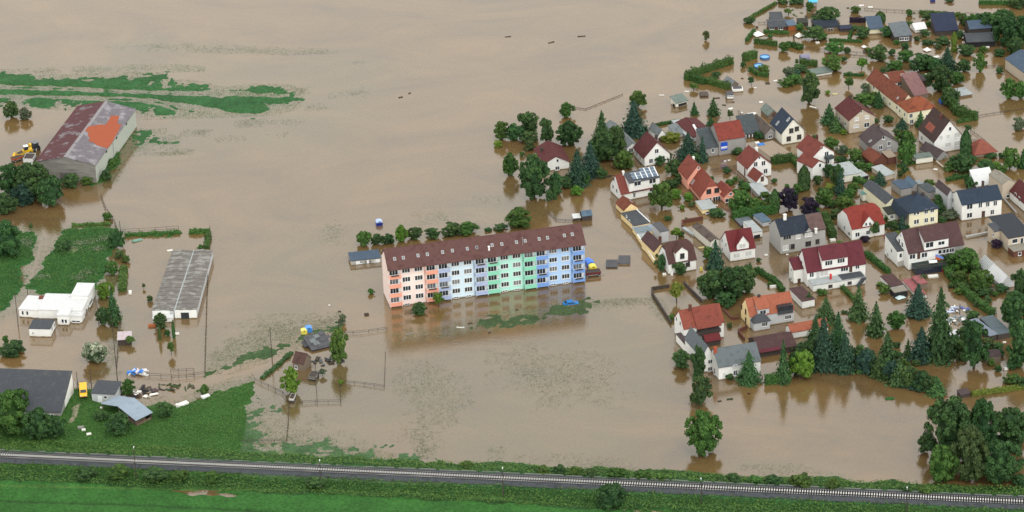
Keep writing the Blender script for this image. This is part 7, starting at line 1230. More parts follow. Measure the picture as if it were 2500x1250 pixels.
hedge([(2024, 100), (2104, 104)], .9, .9, 'low hedge along the middle allotment path', rough=.6); hedge([(2072, 98), (2080, 76)], .8, .9, 'short hedge dividing two allotment lawns', rough=.5); hedge([(2245, 34), (2356, 42)], 1.3, 1.0, 'long dark hedge at the back of the allotments', rough=.6); hedge([(2352, 64), (2357, 42)], 1.0, .9, 'short hedge closing the back allotment', rough=.5)
hedge([(2390, 10), (2490, 12)], 1.4, 1.1, 'dark hedge at the top right edge', rough=.6); hedge([(2074, 54), (2120, 54)], 1.6, 1.2, 'reddish brown clipped hedge behind the cream-fronted cabin', tint='p', rough=.4); hedge([(2195, 62), (2228, 62)], 1.2, 1.0, 'dark hedge behind the light grey pitched cabin', rough=.5); hedge([(1955, 156), (1994, 162)], 1.8, 1.4, 'dark hedge before the garden dome', rough=.7)
hedge([(2060, 184), (2108, 186)], .8, 1.0, 'straggling low hedge right of the white garden building', rough=1.8); hedge([(1590, 310), (1640, 300), (1668, 297)], .8, .9, 'low hedge behind the white garage', rough=.7); hedge([(1884, 400), (1936, 392)], 2.2, 2.0, 'high dark hedge behind the flooded lawn', rough=.9); hedge([(1938, 396), (1956, 416)], 2.0, 1.8, 'side hedge right of the flooded lawn', rough=.8)
hedge([(2310, 230), (2338, 282), (2384, 292)], 2.6, 2.4, 'tall dark hedge right of the farmhouse', rough=1.2); hedge([(2336, 300), (2386, 292)], 1.0, 1.0, 'low hedge joining the tall hedge right of the farmhouse', rough=.6); hedge([(1790, 536), (1850, 524), (1890, 520)], 2.6, 2.2, 'thick hedge below the pale yard with the flagpole', rough=.9); hedge([(2012, 532), (2034, 582)], 2.4, 2.0, 'hedge running beside the ash grey house', rough=1.0)
hedge([(2114, 622), (2170, 668)], 1.3, 1.5, 'straight clipped hedge between the two terrace houses', rough=.4); hedge([(1846, 662), (1894, 692), (1912, 714)], 1.4, 1.4, 'clipped hedge right of the grove', rough=.5); hedge([(1704, 690), (1728, 684)], 1.4, 1.4, 'clipped hedge at the left of the grove', rough=.5); hedge([(2056, 704), (2094, 742)], 1.0, 1.2, 'low hedge below the broad terrace house', rough=.8)
hedge([(2306, 660), (2340, 700), (2380, 738), (2424, 770)], 1.8, 2.0, 'long hedge running down beside the garden trees', rough=1.0); [V('s' if i % 3 else 'c', 'dbnd'[i % 4], 2100+i*15.5+random.uniform(-5, 5), 908+i*5.4-i*i*.06+random.uniform(-5, 5), 852+i*6.2+random.uniform(-9, 6), random.uniform(32, 46), 'dark shrub in the long shaggy row along the open water', 'shrubs in the long row along the open water') for i in range(13)]; hedge([(2372, 966), (2500, 948)], 1.1, 1.4, 'clipped yellow-green hedge by the tiny dark hut', tint='y', rough=.4); hedge([(1868, 938), (1930, 930)], 2.6, 1.6, 'dark clipped hedge under the tall narrow spruce', rough=.5)
hedge([(2250, 640), (2250, 632)], .6, .6, 'short box hedge by the terrace', rough=.5) if False else None
hedge([(2310, 442), (2390, 428)], 1.0, 1.2, 'low yellowish hedge before the broad dark trees', rough=.8); hedge([(2190, 408), (2240, 398)], .6, .7, 'low hedge below the tin shed', rough=.6); hedge([(2080, 440), (2124, 456)], 1.5, 1.4, 'hedge beside the stone-walled shed', rough=.9); hedge([(2058, 456), (2060, 480)], 1.0, 1.2, 'hedge by the garden beds', rough=.8) if False else None
hedge([(305, 577), (340, 575), (440, 570)], .9, 1.2, 'straggly green strip along the fence behind the greenhouse', tint='m', rough=1.6); hedge([(462, 570), (512, 568)], 1.2, 1.4, 'hedge corner right behind the greenhouse', tint='m', rough=1.0); hedge([(504, 608), (510, 572)], 1.1, 1.6, 'short hedge beside the greenhouse corner', tint='m', rough=1.0); hedge([(298, 712), (302, 656)], 1.3, 2.2, 'hedge right of the overgrown plot', tint='m', rough=1.0)
hedge([(247, 440), (288, 378)], .9, 1.6, 'green weeds along the barn side wall', tint='h', rough=1.8); hedge([(176, 552), (270, 548)], .6, 1.4, 'weedy strip at the top of the overgrown plot', tint='m', rough=1.6); hedge([(640, 925), (680, 892), (712, 862)], .6, 1.3, 'drowned weedy hedge leading to the brown hut', tint='d', rough=2.0)
# rough growth on the railway banks: nobody could count it
def scatter(n, fn, size, tint, name):
    global RNG
    RNG = np.random.default_rng(5); P = []; 
    while len(P) < n:
        q = fn()
        if q is not None: P.append(q)
    P = np.array(P); v, f, t = leaves(P, np.tile(np.array((0, 0, 1.0)), (len(P), 1)), size, RNG.uniform(0, 1, len(P))); o = Vector(P[0]); me = finish(name, [(v-np.array(o), f, t)], []); me.materials.clear(); me.materials.append(LEAF[tint]); ob = link(name, me, None, o); ob['kind'] = 'stuff'; return ob
def bank_pt(lo, hi, hmax):
    def fn():
        a = random.uniform(s0, s1); c = random.uniform(lo, hi); p = rp(a, c, 0); z = zland(p.x, p.y)
        if z < .05: return None
        k = .5+.5*math.sin(a*.21+2*math.sin(a*.05))*math.cos(c*.9+a*.07); return (p.x, p.y, z+random.random()*hmax*(.25+max(0, k)))
    return fn
tag(scatter(22000, bank_pt(-9.5, -2.7, .7), .22, 'm', 'undergrowth'), label='rough dark weeds on the near slope of the railway', cat='undergrowth'); tag(scatter(14000, bank_pt(3.4, 10.0, 1.0), .24, 'm', 'undergrowth'), label='rough green weeds on the far slope of the railway', cat='undergrowth')
def pale_pt():
    q = random.choice(((1030, 410), (780, 460), (700, 520), (830, 740), (760, 790), (880, 440), (930, 515), (1040, 420), (240, 440), (280, 470), (400, 785))); p = G(Z2(q[0]+random.gauss(0, 45), q[1]+random.gauss(0, 16))); z = zland(p.x, p.y)
    return None if z < .1 else (p.x, p.y, z+random.random()*.6)
def plot_pt(pts, hmax):
    P = [G(p) for p in pts]; x0 = min(p.x for p in P); x1 = max(p.x for p in P); y0 = min(p.y for p in P); y1 = max(p.y for p in P)
    def fn():
        x, y = random.uniform(x0, x1), random.uniform(y0, y1); z = zland(x, y)
        return None if z < .12 else (x, y, z+random.random()*hmax*(.4+.6*math.sin(x*.45+math.sin(y*.3)*2)**2))
    return fn
tag(scatter(20000, plot_pt([(-20, 545), (310, 545), (310, 730), (-20, 760)], .6), .17, 'm', 'tall_grass'), label='tall grass and weeds on the two overgrown plots', cat='grass'); tag(scatter(26000, plot_pt([(-20, 925), (620, 925), (620, 1100), (-20, 1100)], .3), .15, 'm', 'tall_grass'), label='long grass on the farm bank above the railway', cat='grass')
tag(scatter(2600, pale_pt, .13, 'w', 'tall_grass'), label='pale flowering weeds in patches on the overgrown plots', cat='weeds')
# ================================================================== SMALL THINGS
# ------------------------------------------------------------------ vehicles
def prof(pts, w, m, name, root, y0=None):
    """side profile (x, z) swept across the width"""
    y = -w/2 if y0 is None else y0
    return MB().prism([(x, y, z) for x, z in pts], (0, w, 0)).build(name, M[m] if isinstance(m, str) else m, root)
def wheels(root, xs_, wd, r, z):
    for x in xs_:
        for sgn in (-1, 1):
            y = sgn*wd/2; t = MB().tube([(x, y-.1, z), (x, y+.1, z)], r, 12).build('wheel', M['black'], root); MB().tube([(x, y-.11, z), (x, y+.11, z)], r*.5, 8).build('rim', M['metal'], t)
def van():
    P = G(Z3(775, 700), zland(*G(Z3(775, 700)).xy)); q = G(Z3(775, 640)); r = thing('van', 'yellow van parked on the grass track beside the long shed', 'van', (P.x, P.y, max(0.0, zland(P.x, P.y))), math.atan2(q.y-P.y, q.x-P.x)+math.pi)
    y = mat('yellow_paint', lin((238, 184, 28)), .35, .05, spec=.5)
    prof([(-2.6, .45), (2.5, .45), (2.6, .9), (2.35, 1.25), (1.75, 1.35), (1.2, 2.15), (-2.5, 2.2), (-2.65, 1.9)], 1.9, y, 'body', r)
    MB().prism([(1.72, -.8, 1.42), (1.72, .8, 1.42), (1.27, .72, 2.05), (1.27, -.72, 2.05)], (.06, 0, .03)).build('windscreen', M['glass'], r)
    for s in (-1, 1): MB().box(-2.2, s*.952-.006, 1.4, 1.0, s*.952+.006, 1.95).build('side_window', M['glass'], r)
    for s in (-.65, .65): MB().box(2.55, s-.14, .85, 2.64, s+.14, 1.05).build('headlight', M['frame'], r)
    MB().box(2.56, -.9, .4, 2.68, .9, .62).build('bumper', M['black'], r); wheels(r, (-1.6, 1.7), 1.8, .36, .36)
van()
def car():
    P = G(Z6(1085, 1075)); r = thing('car', 'blue car drowned up to its windows before the apartment block', 'car', P, math.radians(10))
    bl = mat('blue_car_paint', lin((34, 116, 186)), .3, .05, spec=.6)
    prof([(-2.1, -.5), (2.1, -.5), (2.15, .15), (1.2, .35), (.55, .72), (-1.0, .75), (-1.75, .38), (-2.1, .3)], 1.7, bl, 'body', r)
    MB().prism([(1.12, -.68, .42), (1.12, .68, .42), (.62, .6, .7), (.62, -.6, .7)], (.03, 0, .02)).build('windscreen', M['glass'], r); MB().prism([(-1.62, -.66, .48), (-1.62, .66, .48), (-1.08, .6, .74), (-1.08, -.6, .74)], (-.03, 0, .02)).build('rear_window', M['glass'], r)
    for s in (-1, 1): MB().prism([(-1.2, s*.855, .36), (.85, s*.855, .36), (.45, s*.855, .66), (-.85, s*.855, .66)], (0, .01*s, 0)).build('side_window', M['glass'], r)
car()
def tractor(px, rz, label):
    P = G(px); r = thing('tractor', label, 'tractor', P, rz); y = mat('yellow_machine_paint', lin((226, 182, 34)), .45, .12)
    prof([(-.6, .6), (2.2, .6), (2.2, 1.5), (.4, 1.6), (-.6, 1.6)], 1.0, y, 'bonnet', r); prof([(-1.5, 1.0), (.3, 1.0), (.3, 2.6), (-1.3, 2.6)], 1.4, M['glass'], 'cab', r); MB().box(-1.55, -.85, 2.605, .45, .85, 2.75).build('cab_roof', mat('machine_roof', lin((120, 122, 126)), .6), r)
    wheels(r, (-.9,), 1.9, .85, .6); wheels(r, (1.6,), 1.5, .5, .4)
tractor(Z1(350, 690), 2.4, 'yellow tractor with grey cab roof parked behind the left wall of the barn')
def loader():
    P = G(Z1(270, 735)); r = thing('loader', 'yellow loader with long arm next to the tractor behind the barn', 'loader', P, 3.5); y = M.get('y') or mat('yellow_machine_paint', ())
    prof([(-1.8, .5), (1.4, .5), (1.4, 1.4), (-1.8, 1.7)], 1.7, y, 'body', r); prof([(-.6, 1.72), (.7, 1.5), (.6, 2.7), (-.5, 2.7)], 1.3, 'glass', 'cab', r); MB().box(-.65, -.75, 2.705, .75, .75, 2.83).build('cab_roof', M['frame'], r)
    prof([(.9, 1.2), (3.4, .5), (3.4, .75), (.9, 1.5)], .3, y, 'arm', r); prof([(3.3, .1), (4.2, .0), (4.1, .3), (3.6, .9), (3.3, .9)], 1.9, y, 'bucket', r); wheels(r, (-1.1, 1.0), 1.8, .65, .45)
loader()
def wagon(px, rz, label, body, L=3.8, Wd=2.0, h=1.3):
    P = G(px); r = thing('farm_wagon', label, 'wagon', P, rz); m = mat(body[0], lin(body[1]), .7, .2)
    MB().box(-L/2, -Wd/2, .5, L/2, Wd/2, .7).build('bed', M['metal'], r)
    for x0, y0, x1, y1 in ((-L/2, -Wd/2, L/2, -Wd/2+.08), (-L/2, Wd/2-.08, L/2, Wd/2), (-L/2, -Wd/2+.083, -L/2+.08, Wd/2-.083), (L/2-.08, -Wd/2+.083, L/2, Wd/2-.083)): MB().box(x0, y0, .703, x1, y1, .7+h).build('side_board', m, r)
    MB().box(-L/2+.1, -Wd/2+.1, .7+h*.75, L/2-.1, Wd/2-.1, .7+h*.9).build('load', M['darkwood'], r); wheels(r, (-L/2+.6, L/2-.6), Wd, .42, .3); MB().tube([(L/2, 0, .55), (L/2+1.3, 0, .35)], .06).build('drawbar', M['metal'], r)
wagon(Z1(305, 810), 1.45, 'farm wagon with dark green load and white sides at the barn corner', ('white_board', (214, 216, 212)), 4.2, 3.0, 1.2); wagon(Z1(175, 800), .6, 'rusty orange farm machine trailer left of the barn', ('rust_orange', (150, 78, 44)), 3.4, 1.8, .6); wagon(Z1(215, 760), .9, 'yellow tipping wagon left of the loader', ('dull_yellow', (206, 170, 60)), 3.0, 1.8, .8)
wagon(Z6(1320, 770), .18, 'dark red trailer at the right end of the apartment block', ('dark_red', (96, 40, 40)), 4.6, 2.2, .7)
wagon(Z4(1128, 655), 1.3, 'small grey cart standing in the flooded paddock', ('weathered_boards', (110, 106, 100)), 3.2, 2.0, .6); wagon(Z4(945, 845), 1.4, 'white-framed hand cart by the paddock fence below the bright tree', ('pale_boards', (190, 186, 178)), 3.0, 1.3, .5)
# ------------------------------------------------------------------ containers
def container(px, rz, label, rgb, rgb2, s=1.2):
    P = G(px); r = thing('recycling_container', label, 'container', (P.x, P.y, -.25), rz); m = mat('container_%d_%d_%d' % rgb, lin(rgb), .4, .08); m2 = mat('container_%d_%d_%d' % rgb2, lin(rgb2), .4, .08); s *= 1.0
    MB().prism([(-s*.75, -s*.7, 0), (s*.75, -s*.7, 0), (s*.75, s*.7, 0), (-s*.75, s*.7, 0)], (0, 0, s*1.0)).build('body', m, r)
    d = MB(); d.v = []; n = 7
    prof([(s*.8*math.cos(math.pi*k/n), s*1.003+s*.45*math.sin(math.pi*k/n)) for k in range(n+1)], s*1.5, m2, 'lid', r); MB().box(-s*.2, -s*.76, s*1.1, s*.2, -s*.752, s*1.3).build('slot', M['black'], r)
container(Z5(472, 215), .2, 'single blue container drifting behind the apartment block', (24, 40, 130), (170, 190, 232)); container(Z4(1085, 245), .2, 'blue container beside the lane, right of the yellow one', (66, 130, 208), (84, 146, 220)); container(Z4(1045, 262), .2, 'yellow container beside the lane, left of the blue one', (222, 206, 90), (232, 218, 110), 1.05)
container(Z6(1300, 665), .2, 'blue container at the right end of the apartment block', (40, 96, 200), (70, 126, 224), 1.3); container(Z6(1325, 710), .2, 'yellow container at the right end of the apartment block', (228, 206, 60), (240, 222, 90), 1.3); container(Z6(1278, 635), .2, 'second blue container farther back at the block end', (52, 108, 206), (80, 136, 226), 1.1)
# ------------------------------------------------------------------ pools, domes, tents
def pool(px, wpx, label):
    P = G(px); R = wpx/S(px)/2; r = thing('swimming_pool', label, 'pool', P); n = 28; a = MB(); c = mat('blue_pool_wall', lin((44, 104, 166)), .4, .06)
    for k in range(n):
        t0, t1 = 2*math.pi*k/n, 2*math.pi*(k+1)/n; f = lambda q, t, z: (q*math.cos(t), q*math.sin(t), z)
        a.poly([f(R, t0, -.3), f(R, t1, -.3), f(R*.99, t1, .55), f(R*.99, t0, .55)]); a.poly([f(R*.99, t0, .55), f(R*.99, t1, .55), f(R*.9, t1, .5), f(R*.9, t0, .5)]); a.poly([f(R*.9, t0, .5), f(R*.9, t1, .5), f(R*.88, t1, .2), f(R*.88, t0, .2)])
    link('rim', a.mesh('rim', c), r); w_ = MB(); w_.poly([(R*.885*math.cos(2*math.pi*k/n), R*.885*math.sin(2*math.pi*k/n), .33) for k in range(n)]); link('pool_water', w_.mesh('pool_water', mat('clear_pool_water', lin((112, 172, 214)), .08, .1, spec=.5)), r)
pool(A1(350, 735), 25, 'round blue swimming pool above the water, the upper right one'); pool(A1(275, 848), 26, 'round blue swimming pool above the water, the lower left one')
def dome():
    P = G(A1(858, 775)); r = thing('garden_dome', 'half-round metal hoop tunnel frame in the allotments', 'garden tunnel', P, .1)
    for k in range(6):
        x = -1.5+k*.6; link('hoop', MB().tube([(x, 1.3*math.cos(math.pi*q/10), 2.3*math.sin(math.pi*q/10)) for q in range(11)], .05, 5).mesh('hoop', M['metal']), r)
    a = MB(); n = 10
    for q in range(n): t0, t1 = math.pi*q/n, math.pi*(q+1)/n; a.prism([(-1.5, 1.27*math.cos(t0), 2.27*math.sin(t0)), (1.5, 1.27*math.cos(t0), 2.27*math.sin(t0)), (1.5, 1.27*math.cos(t1), 2.27*math.sin(t1)), (-1.5, 1.27*math.cos(t1), 2.27*math.sin(t1))], (0, 0, .02))
    a.build('cover', mat('greyish_film', lin((128, 122, 150)), .4, .15), r)
dome()
def tent(px, label, rgb, s=2.0, h=1.2):
    P = G(px); r = thing('tent', label, 'tent', P, .5); m = mat('cloth_%d_%d_%d' % rgb, lin(rgb), .8, .08); a = MB(); c = [(-s, -s, .25), (s, -s, .25), (s, s, .25), (-s, s, .25)]
    for k in range(4): a.prism([c[k], c[(k+1) % 4], (0, 0, h)], (0, 0, .05))
    a.build('canopy', m, r)
    for x, y, z in c: MB().tube([(x*.95, y*.95, -.6), (x*.95, y*.95, .27)], .05, 5).build('post', M['metal'], r)
tent(A6(262, 850), 'orange-red tent roof above the thick hedge', (190, 84, 62), 1.8, 1.5); tent(A1(262, 445), 'white pavilion roof at the corner of the allotments', (232, 232, 228), 1.6, 1.3); tent(A1(785, 465), 'white angular sunshade in the flooded allotment lawn', (236, 234, 230), 1.1, 1.4); tent(A2(590, 645), 'white tipped garden shelter in the right allotments', (230, 228, 224), 1.0, 1.2)
tent(B4(1335, 600), 'white six-sided garden pavilion beside the tallest spruce', (220, 222, 224), 1.6, 1.8); tent(A1(1610, 605), 'small white parasol in the middle allotment water', (226, 224, 222), .7, .9); tent(B2(395, 975), 'pale folded roof sheet in front of the cream lean-to', (196, 214, 214), 1.3, .7)
# ------------------------------------------------------------------ poles, posts, lamps
def pole(base, top, label, name='utility_pole', cat='pole', lamp=False, m='darkwood', arm=True, r0=.13):
    zl = zland(*G(base).xy); zb = max(0.0, zl) if zl > .05 else 0.0; P = G(base, zb); h = max(1.0, hz(P, top[1])-zb); r = thing(name, label, cat, (P.x, P.y, zb))
    MB().tube([(0, 0, -1), (0, 0, h)], [r0*1.2, r0*.8], 8).build('shaft', M[m], r)
    if lamp:
        MB().tube([(0, 0, h), (0, .5, h+.25)], .05, 5).build('arm', M['metal'], r); MB().prism([(-.1, .4, h+.2), (.1, .4, h+.2), (.1, .85, h+.3), (-.1, .85, h+.3)], (0, 0, .12)).build('lamp_head', M['frame'], r)
    elif arm: MB().box(-.7, -.06, h-.5, .7, .06, h-.38).build('crossarm', M[m], r); [MB().tube([(x, 0, h-.38), (x, 0, h-.18)], .05, 5).build('insulator', M['frame'], r) for x in (-.55, .55)]
for b_, t_, l_ in [((332, 1160), (330, 1097), 'dark pole with white head beside the rails at far left'), ((784, 1188), (782, 1129), 'dark pole with white head beside the rails, second from left'), ((1229, 1202), (1228, 1148), 'dark pole with white head beside the rails, in the middle'), ((1712, 1218), (1709, 1174), 'dark pole with white head beside the rails near the solitary tree'), ((2214, 1246), (2212, 1196), 'dark pole with white head beside the rails near the copse')]: pole(b_, t_, l_, 'railway_mast', 'mast', True)
for b_, t_, l_ in [(Z2(175, 1240), Z2(148, 925), 'tall wooden pole in the water before the white bungalow'), (Z2(265, 935), Z2(260, 875), 'short post at the corner of the overgrown plot'), (Z3(725, 672), Z3(713, 485), 'thick dark post at the right end of the long dark-roofed shed'), (Z3(848, 640), Z3(835, 465), 'tall post left of the charcoal-roofed shed'), (Z3(1087, 570), Z3(1075, -40), 'very tall thin pole left of the pale pink hut'), (Z4(768, 525), Z4(752, 205), 'tall pole beside the flooded lane left of the containers'), (Z4(1348, 220), Z4(1340, 140), 'short pole above the poplar'), (Z2(1150, 345), Z2(1135, 235), 'leaning post behind the overgrown plot'), (Z2(945, 1235), Z2(930, 985), 'thin pole right of the white bungalow'), (A6(165, 865), A6(160, 665), 'white flagpole in the yard left of the pale flat roof'), (B4(1785, 965), B4(1783, 880), 'white post in the water near the right edge'), (B4(1375, 405), B4(1375, 310), 'thin mast over the blue-white wreck'), (A2(975, 1180), A2(975, 1090), 'thin pole beside the thin pale roof in the field')]:
    pole(b_, t_, l_, m='metal' if 'white' in l_.split(' in ')[0][:14] else 'darkwood', arm=False, r0=.1)
# ------------------------------------------------------------------ fences
def fence(pts, label, h=1.0, step=2.6, m='darkwood', rails=2, r=.06, mesh=False):
    P = [G(p) for p in pts]; o = P[0].copy(); rt = thing('fence', label, 'fence', o); pm = MB().tube([(0, 0, -.9), (0, 0, h)], r, 5).mesh('post', M[m]); k = 0; rl = MB()
    for a, b in zip(P[:-1], P[1:]):
        L = (b-a).length; n = max(1, int(L/step))
        for i in range(n+(1 if b is P[-1] else 0)):
            q = a.lerp(b, i/n)-o
            if k < 95:
                z = max(0, zland(q.x+o.x, q.y+o.y)); c = link('post', pm, rt, (q.x, q.y, z+random.uniform(-.12, .12))); c.rotation_euler = (random.uniform(-.09, .09), random.uniform(-.09, .09), 0); k += 1
        d = (b-a).normalized(); s = Vector((-d.y, d.x, 0))*.03
        for j in range(rails):
            z = h*(.45+.5*j/max(1, rails-1)) if rails > 1 else h*.8; pr = a-o
            for i in range(n):
                q0, q1 = a.lerp(b, i/n)-o, a.lerp(b, (i+1)/n)-o; z0 = z+random.uniform(-.05, .05); rl.prism([q0-s+Vector((0, 0, z0)), q1-s+Vector((0, 0, z)), q1+s+Vector((0, 0, z)), q0+s+Vector((0, 0, z0))], (0, 0, .07))
    rl.build('rails', M[m], rt)
for a in [([(513, 560), (511, 620), (505, 740), (500, 915)], 'long dark wire fence right of the greenhouse', 1.3, 2.2), ([(247, 482), (258, 512), (280, 545), (300, 600)], 'dark fence running down from the barn', 1.2, 2.0), ([(622, 930), (638, 938), (690, 962), (706, 985)], 'fence leading to the bright tree in the paddock', .9, 2.2), ([(706, 988), (704, 1030), (700, 1078)], 'thin fence running down from the bright tree', .9, 2.0), ([(585, 1080), (640, 1078), (700, 1078)], 'low fence along the paddock bottom', .7, 2.6), ([(708, 988), (770, 984), (832, 983)], 'fence along the middle of the paddock', .9, 2.2), ([(775, 985), (772, 940), (770, 890), (745, 886)], 'weedy fence from the cart down the paddock', 1.0, 2.0), ([(832, 984), (830, 948), (832, 930)], 'fence stub below the tiny bush', 1.1, 1.8), ([(840, 935), (890, 940), (938, 947)], 'fence running right from the tiny bush', .8, 2.4), ([(938, 947), (940, 900), (941, 862)], 'thin fence at the right end of the paddock', .6, 3.0), ([(842, 815), (862, 816), (900, 812), (945, 806)], 'broken fence above the poplar near the block', .9, 2.4), ([(285, 895), (290, 830), (296, 780)], 'thin fence beside the pale pink hut', 1.0, 2.4), ([(310, 917), (420, 922)], 'fence before the blue and white heap', 1.0, 2.6), ([(417, 910), (474, 907), (474, 922), (418, 926)], 'rectangular wire pen in the water', 1.0, 1.8), ([(474, 918), (500, 914)], 'short fence right of the wire pen', .9, 2.0), ([(300, 570), (380, 566), (436, 562)], 'post fence behind the greenhouse', 1.4, 3.2), ([Z6(840, 85), Z6(930, 175), Z6(1125, 180)], 'bent plank fence leading to the shed behind the block', .5, 1.8), ([(1386, 262), (1430, 268), (1520, 232)], 'drifting line of posts in the water above the ring', .35, 3.4), ([A1(860, 615), A1(1110, 645)], 'dark fence along the lane below the allotment hedge', .7, 2.0), ([A1(1340, 668), A1(1700, 700), A1(2083, 735)], 'dark fence along the allotment lane', .7, 2.0), ([A1(1410, 712), A1(1650, 728)], 'short plank fence beside the allotment lane', .5, 2.0), ([A1(1620, 120), A1(1900, 140), A2(480, 160)], 'thin dark fence at the back of the allotments', .6, 2.4), ([A2(1080, 185), A2(1650, 225)], 'fence behind the dense wood at top right', .8, 2.4), ([A1(270, 302), A1(420, 298)], 'short fence left of the orange-shuttered cabin', .6, 1.6), ([A4(1620, 560), A4(2070, 490)], 'weedy fence line across the flooded field at right', .5, 2.2), ([A4(1540, 710), A4(1690, 820), A4(1540, 810)], 'fence of the pavilion yard', .6, 1.8), ([A3(640, 950), A3(860, 915), A3(970, 900)], 'garden fence left of the porch house', .6, 1.8), ([A3(870, 930), A3(1090, 1110)], 'fence along the porch house path', .5, 1.6), ([A2(1340, 850), A2(1540, 850)], 'fence at the corner of the beige hall', .5, 1.8), ([A3(970, 255), A3(1080, 360)], 'fence stub behind the blue-grey open shed', .6, 1.6)]:
    fence(a[0], a[1], a[2], a[3], r=.055)
wall('yard_wall', 'dark brick yard wall around the yellow-green tree, left side', [B3(50, 130), B3(60, 190), B3(260, 500)], .9, .3, 'darkwood'); wall('yard_wall', 'dark yard wall around the yellow-green tree, top side', [B3(50, 128), B3(240, 98)], .9, .3, 'darkwood'); wall('yard_wall', 'dark yard wall right of the yellow-green tree', [B3(400, 65), B3(600, 270)], .9, .3, 'darkwood')
wall('yard_wall', 'curved brown yard wall above the dark-roofed hall', [B3(830, 350), B3(920, 450), B3(1000, 440)], .7, .3, 'brick'); wall('yard_wall', 'brown yard wall left of the dark-roofed hall', [B3(1090, 545), B3(990, 590), B3(1060, 680)], .9, .3, 'brick'); wall('garden_wall', 'plank wall between dark bush and solar house', [(1456, 437), (1494, 432)], .6, .2, 'darkwood')
wall('yard_wall', 'dark wall right of the slate-roofed house', [A7(1690, 430), A7(1830, 590)], .6, .3, 'grey'); wall('garden_wall', 'low cream wall beside the brown annex', [A4(1190, 1030), A4(1310, 1130)], .6, .25, 'beige')
# ------------------------------------------------------------------ floating and stacked odds and ends
def board(px, label, rgb, L, W, rz, h=.12, name='floating_board', cat='debris'):
    P = G(px); z = max(0, zland(P.x, P.y)); m = mat('painted_%d_%d_%d' % rgb, lin(rgb), .7, .12); a = MB(); n = 3
    for k in range(n): a.prism([(-L/2, -W/2+W*k/n+.02, 0), (L/2, -W/2+W*k/n+.02, 0), (L/2, -W/2+W*(k+1)/n-.02, 0), (-L/2, -W/2+W*(k+1)/n-.02, 0)], (0, 0, h+.02*k))
    a.prism([(-L*.4, -W/2, h+.045), (-L*.4+.12, -W/2, h+.045), (-L*.4+.12, W/2, h+.045), (-L*.4, W/2, h+.045)], (0, 0, .05)); a.prism([(L*.3, -W/2, h+.045), (L*.3+.12, -W/2, h+.045), (L*.3+.12, W/2, h+.045), (L*.3, W/2, h+.045)], (0, 0, .05))
    o = a.build(name, m); o.location = (P.x, P.y, z+.02); o.rotation_euler = (random.uniform(-.04, .04), random.uniform(-.04, .04), rz); return tag(o, label, cat)
WH, GY, DK = (228, 226, 220), (140, 136, 130), (66, 58, 52)
